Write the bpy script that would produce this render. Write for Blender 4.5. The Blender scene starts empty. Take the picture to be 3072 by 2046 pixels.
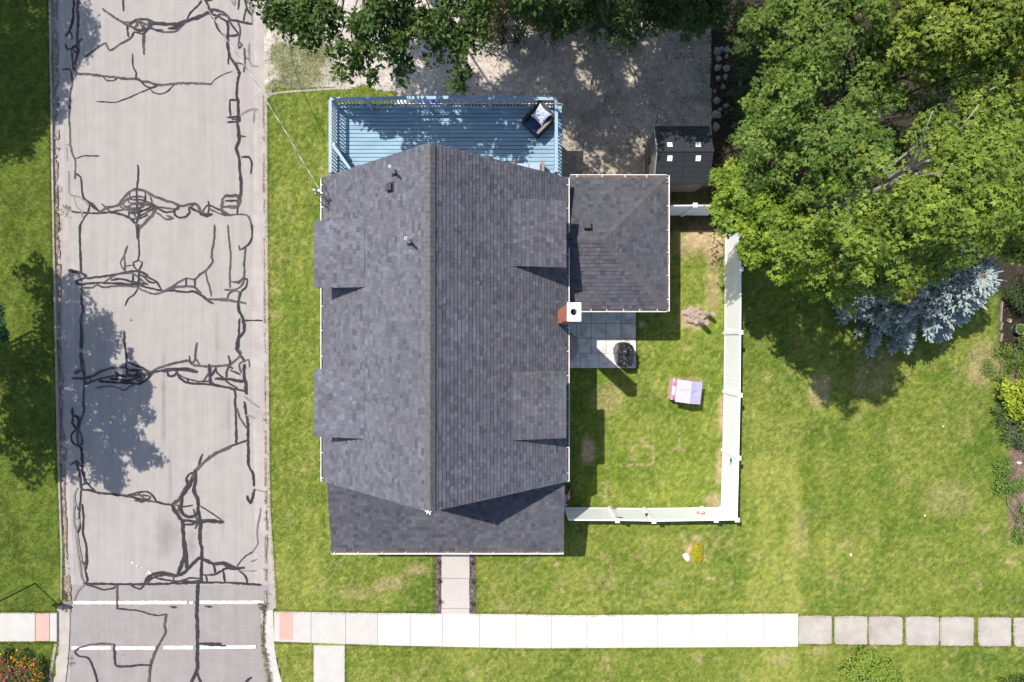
import bpy, bmesh, math, random
import numpy as np
from mathutils import Vector, Matrix

random.seed(7)
RNG = np.random.default_rng(7)
SC = bpy.context.scene
COL = SC.collection
R = math.radians

# ------------------------------------------------------------------ camera, sky, sun, exposure
CAM_H = 25.3                       # drone height over the lawn
PPM = 72.0                         # photograph pixels per metre on the ground
cam_d = bpy.data.cameras.new('camera')
cam_d.sensor_width = 36.0
cam_d.lens = 36.0 * CAM_H / (3072.0 / PPM)
cam_d.clip_end = 400.0
cam = bpy.data.objects.new('camera', cam_d)
cam.location = (0, 0, CAM_H)
COL.objects.link(cam)
SC.camera = cam

SUN = Vector((-0.425, 0.3875, 1.0)).normalized()      # towards the sun
sun_d = bpy.data.lights.new('sun', 'SUN')
sun_d.energy = 4.5
sun_d.angle = R(0.53)
sun_d.color = (1.0, 0.955, 0.88)
sun = bpy.data.objects.new('sun', sun_d)
sun.rotation_euler = SUN.to_track_quat('Z', 'Y').to_euler()
COL.objects.link(sun)

world = bpy.data.worlds.new('World')
SC.world = world
world.use_nodes = True
wn = world.node_tree
bg = wn.nodes['Background']
sky = wn.nodes.new('ShaderNodeTexSky')
sky.sky_type = 'NISHITA'
sky.sun_disc = False
sky.sun_elevation = math.asin(SUN.z)
sky.sun_rotation = math.atan2(SUN.x, SUN.y)
wn.links.new(sky.outputs[0], bg.inputs[0])
bg.inputs[1].default_value = 0.145
SC.view_settings.view_transform = 'Standard'
SC.view_settings.look = 'None'
SC.view_settings.gamma = 1.0
SC.view_settings.use_curve_mapping = False
SC.view_settings.exposure = 0.50
SC.cycles.max_bounces = 6
SC.cycles.transparent_max_bounces = 4

# ------------------------------------------------------------------ helpers
def G(px, py):
    """ground metres of a point of the lawn measured on the survey photograph"""
    return ((px - 1536.0) / PPM, (1023.0 - py) / PPM)

def P(px, py, z=0.0):
    """a point of known height z sighted at (px, py)"""
    k = (CAM_H - z) / CAM_H
    return Vector(((px - 1536.0) / PPM * k, (1023.0 - py) / PPM * k, z))

def tag(o, label=None, cat=None, group=None, kind=None):
    if label: o['label'] = label
    if cat: o['category'] = cat
    if group: o['group'] = group
    if kind: o['kind'] = kind
    return o

def thing(name, label, cat, loc=(0, 0, 0), rz=0.0, group=None):
    o = bpy.data.objects.new(name, None)
    o.empty_display_size = 0.2
    o.location = loc
    o.rotation_euler = (0, 0, rz)
    COL.objects.link(o)
    return tag(o, label, cat, group)

def link(name, me, parent=None):
    o = bpy.data.objects.new(name, me)
    COL.objects.link(o)
    if parent is not None:
        o.parent = parent
    return o

class MB:
    """collects polygons (with an optional colour each) and links them as one mesh object"""
    def __init__(s):
        s.v, s.f, s.c = [], [], []
    def add(s, vs, fs, col=None):
        n = len(s.v)
        s.v.extend([tuple(p) for p in vs])
        for f in fs:
            s.f.append([n + i for i in f]); s.c.append(col)
        return s
    def box(s, x0, y0, z0, x1, y1, z1, col=None, b=0.0):
        if x0 > x1: x0, x1 = x1, x0
        if y0 > y1: y0, y1 = y1, y0
        vs = [(x0, y0, z0), (x1, y0, z0), (x1, y1, z0), (x0, y1, z0)]
        fs = [(3, 2, 1, 0)]
        if b > 0:
            vs += [(x0, y0, z1 - b), (x1, y0, z1 - b), (x1, y1, z1 - b), (x0, y1, z1 - b),
                   (x0 + b, y0 + b, z1), (x1 - b, y0 + b, z1), (x1 - b, y1 - b, z1), (x0 + b, y1 - b, z1)]
            for i in range(4):
                j = (i + 1) % 4
                fs += [(i, j, 4 + j, 4 + i), (4 + i, 4 + j, 8 + j, 8 + i)]
            fs += [(8, 9, 10, 11)]
        else:
            vs += [(x0, y0, z1), (x1, y0, z1), (x1, y1, z1), (x0, y1, z1)]
            for i in range(4):
                j = (i + 1) % 4
                fs += [(i, j, 4 + j, 4 + i)]
            fs += [(4, 5, 6, 7)]
        return s.add(vs, fs, col)
    def bar(s, a, b, w, h, col=None, up=(0, 0, 1)):
        """box of width w and height h from a to b"""
        a, b, up = Vector(a), Vector(b), Vector(up)
        d = (b - a).normalized()
        side = d.cross(up)
        if side.length < 1e-5: side = d.cross(Vector((1, 0, 0)))
        side.normalize(); u = side.cross(d)
        sw, uh = side * w / 2, u * h / 2
        vs = [a - sw - uh, a + sw - uh, a + sw + uh, a - sw + uh, b - sw - uh, b + sw - uh, b + sw + uh, b - sw + uh]
        return s.add(vs, [(0, 1, 2, 3), (7, 6, 5, 4), (0, 4, 5, 1), (1, 5, 6, 2), (2, 6, 7, 3), (3, 7, 4, 0)], col)
    def prism(s, pts, z0, z1, col=None):
        n = len(pts)
        area = sum(pts[i][0] * pts[(i + 1) % n][1] - pts[(i + 1) % n][0] * pts[i][1] for i in range(n))
        if area < 0: pts = list(reversed(pts))
        vs = [(p[0], p[1], z0) for p in pts] + [(p[0], p[1], z1) for p in pts]
        fs = [tuple(range(n - 1, -1, -1)), tuple(range(n, 2 * n))]
        fs += [(i, (i + 1) % n, n + (i + 1) % n, n + i) for i in range(n)]
        return s.add(vs, fs, col)
    def tube(s, pts, rads, n=8, col=None, cap=True):
        pts = [Vector(p) for p in pts]
        if not hasattr(rads, '__len__'): rads = [rads] * len(pts)
        base = len(s.v)
        for i, p in enumerate(pts):
            d = (pts[min(i + 1, len(pts) - 1)] - pts[max(i - 1, 0)]).normalized()
            a = d.cross(Vector((0, 0, 1)))
            if a.length < 1e-3: a = d.cross(Vector((1, 0, 0)))
            a.normalize(); b = d.cross(a)
            for k in range(n):
                t = 2 * math.pi * k / n
                s.v.append(tuple(p + (a * math.cos(t) + b * math.sin(t)) * rads[i]))
        for i in range(len(pts) - 1):
            for k in range(n):
                k2 = (k + 1) % n
                s.f.append([base + i * n + k, base + i * n + k2, base + (i + 1) * n + k2, base + (i + 1) * n + k]); s.c.append(col)
        if cap:
            s.f.append([base + k for k in range(n - 1, -1, -1)]); s.c.append(col)
            m = base + (len(pts) - 1) * n
            s.f.append([m + k for k in range(n)]); s.c.append(col)
        return s
    def mesh(s, name, mat, smooth=False):
        me = bpy.data.meshes.new(name)
        me.from_pydata(s.v, [], s.f)
        if any(c is not None for c in s.c):
            at = me.color_attributes.new('Col', 'FLOAT_COLOR', 'CORNER')
            arr = np.empty((len(me.loops), 4), np.float32)
            i = 0
            for f, c in zip(s.f, s.c):
                cc = c if c is not None else (0.5, 0.5, 0.5)
                arr[i:i + len(f)] = (cc[0], cc[1], cc[2], 1.0)
                i += len(f)
            at.data.foreach_set('color', arr.ravel())
        if mat is not None: me.materials.append(mat)
        if smooth:
            me.polygons.foreach_set('use_smooth', [True] * len(me.polygons))
        me.update()
        return me
    def build(s, name, mat, parent=None, smooth=False):
        return link(name, s.mesh(name, mat, smooth), parent)

def raw_mesh(name, verts, faces, mat, cols=None, smooth=False):
    """numpy mesh: verts (n,3), faces (m,k), one colour per vertex"""
    me = bpy.data.meshes.new(name)
    nv, nf, k = len(verts), len(faces), faces.shape[1]
    me.vertices.add(nv); me.loops.add(nf * k); me.polygons.add(nf)
    me.vertices.foreach_set('co', np.ascontiguousarray(verts, np.float32).ravel())
    me.loops.foreach_set('vertex_index', np.ascontiguousarray(faces, np.int32).ravel())
    me.polygons.foreach_set('loop_start', np.arange(0, nf * k, k, dtype=np.int32))
    me.polygons.foreach_set('loop_total', np.full(nf, k, np.int32))
    if smooth: me.polygons.foreach_set('use_smooth', np.ones(nf, bool))
    if cols is not None:
        at = me.color_attributes.new('Col', 'FLOAT_COLOR', 'POINT')
        c4 = np.ones((nv, 4), np.float32); c4[:, :3] = cols
        at.data.foreach_set('color', c4.ravel())
    me.materials.append(mat)
    me.update(calc_edges=True)
    return me

# numpy value noise
_T = np.random.default_rng(99).random((256, 256)).astype(np.float32)
def vnoise(x, y, s, seed=0):
    x = np.asarray(x) / s + seed * 17.31; y = np.asarray(y) / s + seed * 9.77
    xi, yi = np.floor(x).astype(int), np.floor(y).astype(int)
    fx, fy = x - xi, y - yi
    fx, fy = fx * fx * (3 - 2 * fx), fy * fy * (3 - 2 * fy)
    a, b = _T[xi & 255, yi & 255], _T[(xi + 1) & 255, yi & 255]
    c, d = _T[xi & 255, (yi + 1) & 255], _T[(xi + 1) & 255, (yi + 1) & 255]
    return (a * (1 - fx) + b * fx) * (1 - fy) + (c * (1 - fx) + d * fx) * fy
def fbm(x, y, s, seed=0, o=4):
    t, a, n = 0, 1.0, 0
    for i in range(o):
        t = t + a * vnoise(x, y, s / 2 ** i, seed + i * 3); n += a; a *= 0.55
    return t / n
def sstep(a, b, x):
    t = np.clip((x - a) / (b - a), 0, 1)
    return t * t * (3 - 2 * t)

# ------------------------------------------------------------------ materials
def new_mat(name):
    m = bpy.data.materials.new(name); m.use_nodes = True
    nt = m.node_tree
    return m, nt, nt.nodes['Principled BSDF']
def N(nt, t, **kw):
    n = nt.nodes.new(t)
    for k, v in kw.items():
        if k in n.inputs: n.inputs[k].default_value = v
        else: setattr(n, k, v)
    return n
def mat(name, col=None, var=0.15, scale=6.0, rough=0.8, bump=0.0, bscale=60.0, spec=0.3, metal=0.0,
        fine=0.0, stretch=None, tint=None, streak=0.0, smudges=()):
    """Principled material; col None takes the mesh colour. Colour varies by position noise (grain, wear)."""
    m, nt, bs = new_mat(name)
    L = nt.links.new
    geo = N(nt, 'ShaderNodeNewGeometry')
    pos = geo.outputs['Position']
    if stretch:
        mp = N(nt, 'ShaderNodeMapping'); mp.inputs['Scale'].default_value = stretch
        L(pos, mp.inputs[0]); pos = mp.outputs[0]
    if col is None:
        at = N(nt, 'ShaderNodeVertexColor'); at.layer_name = 'Col'; base = at.outputs[0]
    else:
        rg = N(nt, 'ShaderNodeRGB'); rg.outputs[0].default_value = (*col, 1); base = rg.outputs[0]
    def mul(base, sc, amt, det=4.0):
        nz = N(nt, 'ShaderNodeTexNoise'); nz.inputs['Scale'].default_value = sc; nz.inputs['Detail'].default_value = det
        L(pos, nz.inputs['Vector'])
        mr = N(nt, 'ShaderNodeMapRange'); mr.inputs[1].default_value = 0.3; mr.inputs[2].default_value = 0.7
        mr.inputs[3].default_value = 1 - amt; mr.inputs[4].default_value = 1 + amt
        L(nz.outputs['Fac'], mr.inputs[0])
        mx = N(nt, 'ShaderNodeVectorMath', operation='SCALE')
        L(base, mx.inputs[0]); L(mr.outputs[0], mx.inputs['Scale'])
        return mx.outputs[0]
    out = base
    if tint:
        nz = N(nt, 'ShaderNodeTexNoise'); nz.inputs['Scale'].default_value = scale * 0.45; nz.inputs['Detail'].default_value = 5
        L(pos, nz.inputs['Vector'])
        mr = N(nt, 'ShaderNodeMapRange'); mr.inputs[1].default_value = 0.48; mr.inputs[2].default_value = 0.68
        L(nz.outputs['Fac'], mr.inputs[0])
        mx = N(nt, 'ShaderNodeMix', data_type='RGBA'); L(mr.outputs[0], mx.inputs[0])
        L(out, mx.inputs[6]); mx.inputs[7].default_value = (*tint, 1); out = mx.outputs[2]
    if var: out = mul(out, scale, var)
    if fine: out = mul(out, scale * 14, fine, 2.0)
    if streak:
        mp2 = N(nt, 'ShaderNodeMapping'); mp2.inputs['Scale'].default_value = (5.0, 0.16, 1.0); L(geo.outputs['Position'], mp2.inputs[0]); keep_ = pos; pos = mp2.outputs[0]
        nz = N(nt, 'ShaderNodeTexNoise'); nz.inputs['Scale'].default_value = 1.0; nz.inputs['Detail'].default_value = 5; L(pos, nz.inputs['Vector'])
        mr = N(nt, 'ShaderNodeMapRange'); mr.inputs[1].default_value = 0.35; mr.inputs[2].default_value = 0.65; mr.inputs[3].default_value = 1 - streak; mr.inputs[4].default_value = 1 + streak * .6
        L(nz.outputs['Fac'], mr.inputs[0]); mx = N(nt, 'ShaderNodeVectorMath', operation='SCALE'); L(out, mx.inputs[0]); L(mr.outputs[0], mx.inputs['Scale']); out = mx.outputs[0]; pos = keep_
    for (cx, cy, rx, ry, amt) in smudges:          # worn-in oil and tyre marks: x, y, half widths in metres
        sb = N(nt, 'ShaderNodeVectorMath', operation='SUBTRACT'); sb.inputs[1].default_value = (cx, cy, 0); L(geo.outputs['Position'], sb.inputs[0])
        ml = N(nt, 'ShaderNodeVectorMath', operation='MULTIPLY'); ml.inputs[1].default_value = (1 / rx, 1 / ry, 0); L(sb.outputs[0], ml.inputs[0])
        ln = N(nt, 'ShaderNodeVectorMath', operation='LENGTH'); L(ml.outputs[0], ln.inputs[0])
        nz = N(nt, 'ShaderNodeTexNoise'); nz.inputs['Scale'].default_value = 2.2; nz.inputs['Detail'].default_value = 6; L(geo.outputs['Position'], nz.inputs['Vector'])
        ad = N(nt, 'ShaderNodeMath', operation='ADD'); L(ln.outputs['Value'], ad.inputs[0]); L(nz.outputs['Fac'], ad.inputs[1])
        mr = N(nt, 'ShaderNodeMapRange', interpolation_type='SMOOTHSTEP'); mr.inputs[1].default_value = .45; mr.inputs[2].default_value = 1.5; mr.inputs[3].default_value = 1 - amt; mr.inputs[4].default_value = 1.0
        L(ad.outputs[0], mr.inputs[0]); mx = N(nt, 'ShaderNodeVectorMath', operation='SCALE'); L(out, mx.inputs[0]); L(mr.outputs[0], mx.inputs['Scale']); out = mx.outputs[0]
    L(out, bs.inputs['Base Color'])
    bs.inputs['Roughness'].default_value = rough
    bs.inputs['Specular IOR Level'].default_value = spec
    bs.inputs['Metallic'].default_value = metal
    if bump:
        nz = N(nt, 'ShaderNodeTexNoise'); nz.inputs['Scale'].default_value = bscale; nz.inputs['Detail'].default_value = 3
        L(pos, nz.inputs['Vector'])
        bp = N(nt, 'ShaderNodeBump'); bp.inputs['Strength'].default_value = bump; bp.inputs['Distance'].default_value = 0.02
        L(nz.outputs['Fac'], bp.inputs['Height']); L(bp.outputs[0], bs.inputs['Normal'])
    return m
def leaf_mat(name, trans=0.3, rough=0.45, spec=0.35):
    m, nt, bs = new_mat(name)
    L = nt.links.new
    at = N(nt, 'ShaderNodeVertexColor'); at.layer_name = 'Col'
    L(at.outputs[0], bs.inputs['Base Color'])
    bs.inputs['Roughness'].default_value = rough
    bs.inputs['Specular IOR Level'].default_value = spec
    tr = N(nt, 'ShaderNodeBsdfTranslucent')
    mu = N(nt, 'ShaderNodeVectorMath', operation='MULTIPLY'); mu.inputs[1].default_value = (1.3, 1.25, 0.6)
    L(at.outputs[0], mu.inputs[0]); L(mu.outputs[0], tr.inputs[0])
    mx = N(nt, 'ShaderNodeMixShader'); mx.inputs[0].default_value = trans
    L(bs.outputs[0], mx.inputs[1]); L(tr.outputs[0], mx.inputs[2])
    L(mx.outputs[0], nt.nodes['Material Output'].inputs[0])
    return m

M = {}
M['frame_wood'] = mat('dark_joists', (0.05, 0.06, 0.07), 0.2, 5.0, 0.9)
M['grass'] = leaf_mat('grass_blades', 0.25, 0.6, 0.2)
M['leaf'] = leaf_mat('leaves', 0.20, 0.56, 0.25)
M['needle'] = leaf_mat('needles', 0.08, 0.6, 0.25)
M['soil'] = mat('lawn_soil', None, 0.22, 5.0, 0.95, 0.6, 25.0, 0.1, fine=0.25)
M['gravel'] = mat('gravel', None, 0.2, 3.0, 0.95, 0.9, 38.0, 0.15, fine=0.42)
M['mulch'] = mat('mulch', (0.10, 0.075, 0.065), 0.3, 8, 0.95, 1.0, 45, 0.1, fine=0.6)
M['asphalt'] = mat('road_asphalt', (0.305, 0.277, 0.255), 0.05, 2.0, 0.92, 0.35, 140.0, 0.2, fine=0.09, streak=0.06, smudges=[(*G(495, 1610), .75, 1.5, .28), (*G(570, 1640), .4, 1.1, .22), (*G(487, 1190), .13, 3.2, .30), (*G(507, 1430), .12, 1.8, .22), (*G(648, 1010), .18, 1.9, .20), (*G(682, 1250), .2, 1.8, .18), (*G(664, 1570), .1, 1.3, .15), (*G(300, 1500), 1.2, 2.5, .06), (*G(560, 500), 1.0, 4.0, .05)])
M['asphalt2'] = mat('crossing_asphalt', (0.255, 0.227, 0.215), 0.06, 2.0, 0.92, 0.35, 140.0, 0.2, fine=0.09, streak=0.05)
M['edge_asphalt'] = mat('gutter_pan', (0.345, 0.305, 0.28), 0.08, 2.0, 0.92, 0.3, 90.0, 0.2, tint=(0.30, 0.268, 0.25), fine=0.09, streak=0.07)
M['tar'] = mat('sealant', (0.040, 0.035, 0.039), 0.2, 3.0, 0.85, 0.1, 40.0, 0.08)
M['tar_mid'] = mat('older_sealant', (0.075, 0.066, 0.066), 0.35, 2.0, 0.85, 0.1, 40.0, 0.08, fine=0.2)
M['tar_worn'] = mat('worn_sealant', (0.17, 0.145, 0.14), 0.25, 3.0, 0.7, 0.1, 40.0, 0.3)
M['stain'] = mat('tyre_stain', (0.258, 0.230, 0.224), 0.10, 1.5, 0.9, 0.2, 120.0, 0.2)
M['roadpaint'] = mat('road_paint', (0.55, 0.53, 0.505), 0.16, 9.0, 0.8, 0.1, 80.0, 0.3)
M['conc_white'] = mat('new_concrete', (0.50, 0.475, 0.435), 0.04, 1.3, 0.9, 0.1, 80.0, 0.2, fine=0.03)
M['conc'] = mat('concrete', (0.435, 0.405, 0.37), 0.05, 2.5, 0.9, 0.15, 90.0, 0.2, fine=0.06)
M['conc_old'] = mat('old_concrete', (0.375, 0.335, 0.295), 0.10, 2.0, 0.93, 0.3, 90.0, 0.2, fine=0.14, tint=(0.33, 0.285, 0.245))
M['conc_walk'] = mat('walk_concrete', (0.42, 0.375, 0.335), 0.03, 1.5, 0.9, 0.1, 90.0, 0.2, fine=0.05)
M['kerb'] = mat('kerb_concrete', (0.36, 0.315, 0.275), 0.14, 5.0, 0.9, 0.3, 60.0, 0.2, fine=0.15)
M['dirt'] = mat('kerb_dirt', (0.25, 0.195, 0.16), 0.35, 5.0, 0.95, 0.6, 40.0, 0.1, fine=0.35)
M['tactile'] = mat('red_tactile', (0.50, 0.295, 0.245), 0.06, 4.0, 0.85, 0.1, 60.0, 0.2)
M['slab'] = mat('patio_slab', (0.60, 0.575, 0.54), 0.12, 4.0, 0.9, 0.2, 60.0, 0.2, tint=(0.38, 0.36, 0.31), fine=0.1)
M['slab_joint'] = mat('slab_joint', (0.10, 0.09, 0.07), 0.2, 9.0, 0.95)
M['shingle'] = mat('roof_shingle', None, 0.06, 3.0, 0.9, 0.5, 160.0, 0.25, fine=0.12)
M['ridge'] = mat('ridge_shingle', (0.112, 0.106, 0.110), 0.2, 7.0, 0.9, 0.4, 120.0, 0.2)
M['roofdeck'] = mat('roof_felt', (0.04, 0.04, 0.045), 0.1, 5.0, 0.9)
M['white'] = mat('white_vinyl', (0.91, 0.91, 0.90), 0.02, 2.0, 0.45, 0.0, 50.0, 0.4)
M['whitemetal'] = mat('white_aluminium', (0.78, 0.78, 0.77), 0.05, 6.0, 0.45, 0.0, 50.0, 0.4)
M['debris'] = mat('gutter_debris', (0.17, 0.115, 0.08), 0.4, 14.0, 0.95, 0.8, 60.0, 0.1, fine=0.4)
M['siding'] = mat('pale_siding', (0.62, 0.62, 0.60), 0.03, 2.0, 0.7)
M['glass'] = mat('window_glass', (0.03, 0.04, 0.05), 0.0, 2.0, 0.08, 0.0, 50.0, 0.6)
M['fascia'] = mat('grey_edge', (0.31, 0.30, 0.30), 0.15, 8.0, 0.85, 0.2, 60.0, 0.2)
M['deckblue'] = mat('blue_deck_paint', (0.23, 0.352, 0.44), 0.12, 3.0, 0.72, 0.25, 30.0, 0.3, stretch=(0.35, 2.4, 1), tint=(0.19, 0.29, 0.37), fine=0.1)
M['railblue'] = mat('blue_rail_paint', (0.27, 0.37, 0.46), 0.07, 4.0, 0.6, 0.1, 30.0, 0.3)
M['brick'] = mat('brick', None, 0.15, 12.0, 0.9, 0.4, 90.0, 0.2)
M['mortar'] = mat('mortar', (0.50, 0.43, 0.38), 0.1, 12.0, 0.95, 0.4, 90.0, 0.2)
M['shed_roof'] = mat('shed_roof', (0.022, 0.025, 0.030), 0.18, 9.0, 0.75, 0.3, 26.0, 0.3, stretch=(2.5, 0.5, 1), fine=0.2)
M['shed_wall'] = mat('shed_wall', (0.16, 0.14, 0.135), 0.08, 4.0, 0.7, 0.1, 30.0, 0.3)
M['shed_trim'] = mat('shed_trim', (0.055, 0.052, 0.058), 0.08, 4.0, 0.6)
M['skylight'] = mat('skylight', (0.72, 0.75, 0.80), 0.02, 4.0, 0.3)
M['black'] = mat('black_metal', (0.02, 0.02, 0.022), 0.1, 6.0, 0.45, 0.0, 50.0, 0.4)
M['steel'] = mat('galvanised_steel', (0.45, 0.46, 0.48), 0.1, 8.0, 0.4, 0.0, 50.0, 0.5, metal=0.6)
M['cable'] = mat('cable_white', (0.55, 0.55, 0.55), 0.1, 8.0, 0.5)
M['cover'] = mat('black_cover', (0.022, 0.022, 0.025), 0.1, 9.0, 0.33, 0.0, 50.0, 0.5)
M['tan'] = mat('tan_cover', (0.30, 0.235, 0.20), 0.06, 5.0, 0.8, 0.1, 40.0, 0.2)
M['darkbark'] = mat('dark_bark', (0.07, 0.055, 0.045), 0.35, 9.0, 0.95, 0.8, 30.0, 0.1)
M['bark'] = mat('bark', (0.19, 0.15, 0.125), 0.35, 9.0, 0.95, 0.8, 30.0, 0.1, stretch=(2, 2, 0.5), fine=0.3)
M['palebark'] = mat('pale_bark', (0.36, 0.32, 0.285), 0.25, 7.0, 0.9, 0.6, 30.0, 0.1, stretch=(2, 2, 0.5), fine=0.2)
M['endgrain'] = mat('cut_wood', (0.36, 0.27, 0.22), 0.18, 16.0, 0.9, 0.3, 60.0, 0.1, fine=0.2)
M['rock'] = mat('rock', (0.24, 0.21, 0.185), 0.25, 6.0, 0.95, 0.6, 30.0, 0.1, fine=0.2)
M['palerock'] = mat('pale_rock', (0.62, 0.56, 0.50), 0.1, 6.0, 0.95, 0.5, 30.0, 0.1)
M['lav'] = mat('lavender_plastic', (0.42, 0.38, 0.54), 0.03, 3.0, 0.5)
M['pink'] = mat('pink_plastic', (0.66, 0.40, 0.42), 0.04, 3.0, 0.45)
M['purple'] = mat('magenta_plastic', (0.55, 0.16, 0.42), 0.04, 3.0, 0.45)
M['whiteplastic'] = mat('white_plastic', (0.78, 0.78, 0.78), 0.03, 3.0, 0.45)
M['blueplastic'] = mat('blue_plastic', (0.02, 0.10, 0.42), 0.1, 3.0, 0.45)
M['greyplastic'] = mat('grey_plastic', (0.25, 0.26, 0.27), 0.1, 3.0, 0.5)
M['wicker'] = mat('dark_wicker', (0.05, 0.042, 0.04), 0.3, 30.0, 0.7, 0.6, 70.0, 0.3)
M['navy'] = mat('navy_cushion', (0.035, 0.055, 0.13), 0.1, 5.0, 0.85, 0.1, 30.0, 0.2)
M['paleblue'] = mat('pale_blue_cushion', (0.33, 0.38, 0.50), 0.05, 5.0, 0.85, 0.1, 30.0, 0.2)
M['oldwood'] = mat('weathered_wood', (0.25, 0.20, 0.165), 0.2, 8.0, 0.85, 0.3, 50.0, 0.2, stretch=(3, 0.5, 1))
M['red'] = mat('red_rubber', (0.55, 0.10, 0.08), 0.05, 6.0, 0.5)
M['signred'] = mat('sign_red', (0.50, 0.03, 0.03), 0.02, 6.0, 0.4)
M['rubber'] = mat('tyre_rubber', (0.02, 0.02, 0.02), 0.1, 6.0, 0.8)
# ------------------------------------------------------------------ lawn colours and where grass grows
ZR = -0.10     # road surface, a kerb's height under the lawn
GREEN = np.array([0.128, 0.180, 0.023]); LUSH = np.array([0.080, 0.140, 0.018]); YEL = np.array([0.250, 0.264, 0.058])
TAN = np.array([0.43, 0.315, 0.19]); DEEP = np.array([0.078, 0.112, 0.016]); SOILC = np.array([0.135, 0.10, 0.065])
DARKSOIL = np.array([0.026, 0.022, 0.015])
def blob(px, py, cx, cy, rx, ry, seed=0, soft=0.5):
    d = np.hypot((px - cx) / rx, (py - cy) / ry) + 0.9 * (fbm(px, py, max(rx, ry) * 0.7, seed + 40, 3) - 0.5)
    return 1 - sstep(1 - soft, 1 + soft * 0.3, d)
def lawn_colour(px, py):
    """albedo of the turf at photograph-survey coordinates (numpy arrays)"""
    big = fbm(px, py, 260, 1, 4); mid = fbm(px, py, 70, 5, 4); fine = fbm(px, py, 16, 9, 3); ff = fbm(px, py, 5, 13, 2)
    y = 0.30 + 0 * px
    front = sstep(1560, 1660, py) * (px > 800)
    y = np.where(px > 800, y + 0.16 * front, y)
    right = sstep(2385, 2412, px)
    yard = sstep(1690, 1740, px) * (1 - sstep(2190, 2215, px)) * sstep(560, 600, py) * (1 - sstep(1500, 1530, py))
    y = y - 0.06 * yard - 0.10 * right * sstep(1100, 1600, py) + 0.05 * right
    strip = sstep(2150, 2330, px) * (1 - right) * sstep(1150, 1450, py)
    y = y + 0.34 * strip
    side = (px > 800) * (px < 975) * sstep(540, 640, py)
    y = y + 0.04 * side
    ym = np.clip(y + (big - 0.5) * 0.75 + (mid - 0.5) * 0.8 + (fine - 0.5) * 1.0 + (ff - 0.5) * 0.9, 0, 1)
    lm = np.clip(0.35 + 0.25 * right * sstep(2700, 3000, px) + (fbm(px, py, 110, 21, 4) - 0.5) * 2.2 + (fine - 0.5) * 0.8, 0, 1)
    # mowing lines
    ml = np.zeros_like(px)
    for yy in (1618, 1652, 1708, 1774, 1975, 1812): ml = np.maximum(ml, np.exp(-((py - yy - 0.004 * (px - 1900) ** 1) / 1.8) ** 2) * (px > 1620) * (px < 2390) * 0.22 * (vnoise(px, py, 60, 77) > 0.4))
    for xx in (872, 907, 845): ml = np.maximum(ml, np.exp(-((px - xx - 0.012 * (py - 1000)) / 6.0) ** 2) * (px < 960) * (px > 800) * 0.25)
    for xx in (2295, 2325, 2380): ml = np.maximum(ml, np.exp(-((px - xx) / 7.0) ** 2) * sstep(1250, 1450, py) * 0.30)
    ml = ml + 0.10 * np.sin(px / 17.0 + .4 * np.sin(py / 90)) * (px > 2205) * (px < 2760) * sstep(1120, 1300, py) * (py < 1840) + 0.07 * np.sin(py / 15.0) * (py > 1590) * (py < 1840) * (px > 1500) * (px < 2200) + 0.06 * np.sin(px / 16.0) * (px < 970) * (px > 800)
    ym = np.clip(ym + ml, 0, 1)[..., None]; lm = lm[..., None]
    c = LUSH * lm + GREEN * (1 - lm)
    c = c * (1 - ym) + YEL * ym
    # tan thatch patches
    t = np.clip((fbm(px, py, 45, 31, 4) - 0.60) * 5.0, 0, 1) * np.clip((fine - 0.35) * 3, 0, 1)
    t = t * np.where(px < 800, 0.1, np.where(px < 975, 0.35, np.where(py > 1560, 0.50, 0.30)))
    sp = [(1765, 1350, 26, 46, 0.95), (1925, 970, 13, 15, .8), (2080, 955, 52, 42, .9), (2085, 715, 66, 48, .9), (2140, 715, 50, 75, .85), (2060, 745, 40, 30, .6),
          (2140, 850, 26, 120, .55), (2165, 1250, 14, 70, .8), (2160, 1400, 16, 60, .7), (2140, 1500, 30, 24, .7), (1825, 1200, 70, 45, .35),
          (2060, 1140, 60, 12, .6), (2465, 1170, 40, 55, .55), (2620, 1110, 70, 90, .35), (2960, 1080, 55, 90, .45), (2085, 1655, 34, 34, .95), (2092, 1612, 16, 10, .8),
          (2860, 1500, 90, 60, .2), (1810, 1320, 10, 12, .6), (1925, 1320, 9, 9, .6), (2050, 1350, 12, 8, .5), (1075, 1780, 60, 24, .3), (1170, 1750, 60, 30, .5), (1245, 1710, 40, 18, .5),
          (2400, 1600, 30, 90, .25), (2340, 1980, 40, 20, .4), (2460, 1950, 40, 14, .4), (1670, 1692, 8, 8, .8), (2135, 1735, 14, 6, .7), (830, 1700, 10, 40, .3), (1010, 1690, 12, 8, .5)]
    for i, (cx, cy, rx, ry, a) in enumerate(sp):
        t = np.maximum(t, a * blob(px, py, cx, cy, rx, ry, i))
    # pale outline where a play mat lay
    for (x0, y0, x1, y1) in ((1895, 1338, 1963, 1340), (1895, 1391, 1963, 1394), (1895, 1338, 1898, 1394), (1960, 1320, 1963, 1392), (2014, 1344, 2042, 1347), (2040, 1300, 2043, 1346), (1860, 1395, 1900, 1398), (2015, 1398, 2035, 1400)):
        t = np.maximum(t, 0.55 * (px > x0 - 2) * (px < x1 + 2) * (py > y0 - 2) * (py < y1 + 2) * (ff > 0.35))
    c = c * (1 + .10 * yard + .05 * strip)[..., None]
    t = t[..., None]
    tc = TAN * (0.75 + 0.5 * mid[..., None])
    c = c * (1 - t) + tc * t
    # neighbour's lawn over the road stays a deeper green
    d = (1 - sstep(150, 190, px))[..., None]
    c = c * (1 - d) + (DEEP * (0.8 + 0.5 * mid[..., None]) + YEL * 0.30 * np.clip(fine[..., None] * 1.6 - 0.4, 0, 1)) * d
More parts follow.
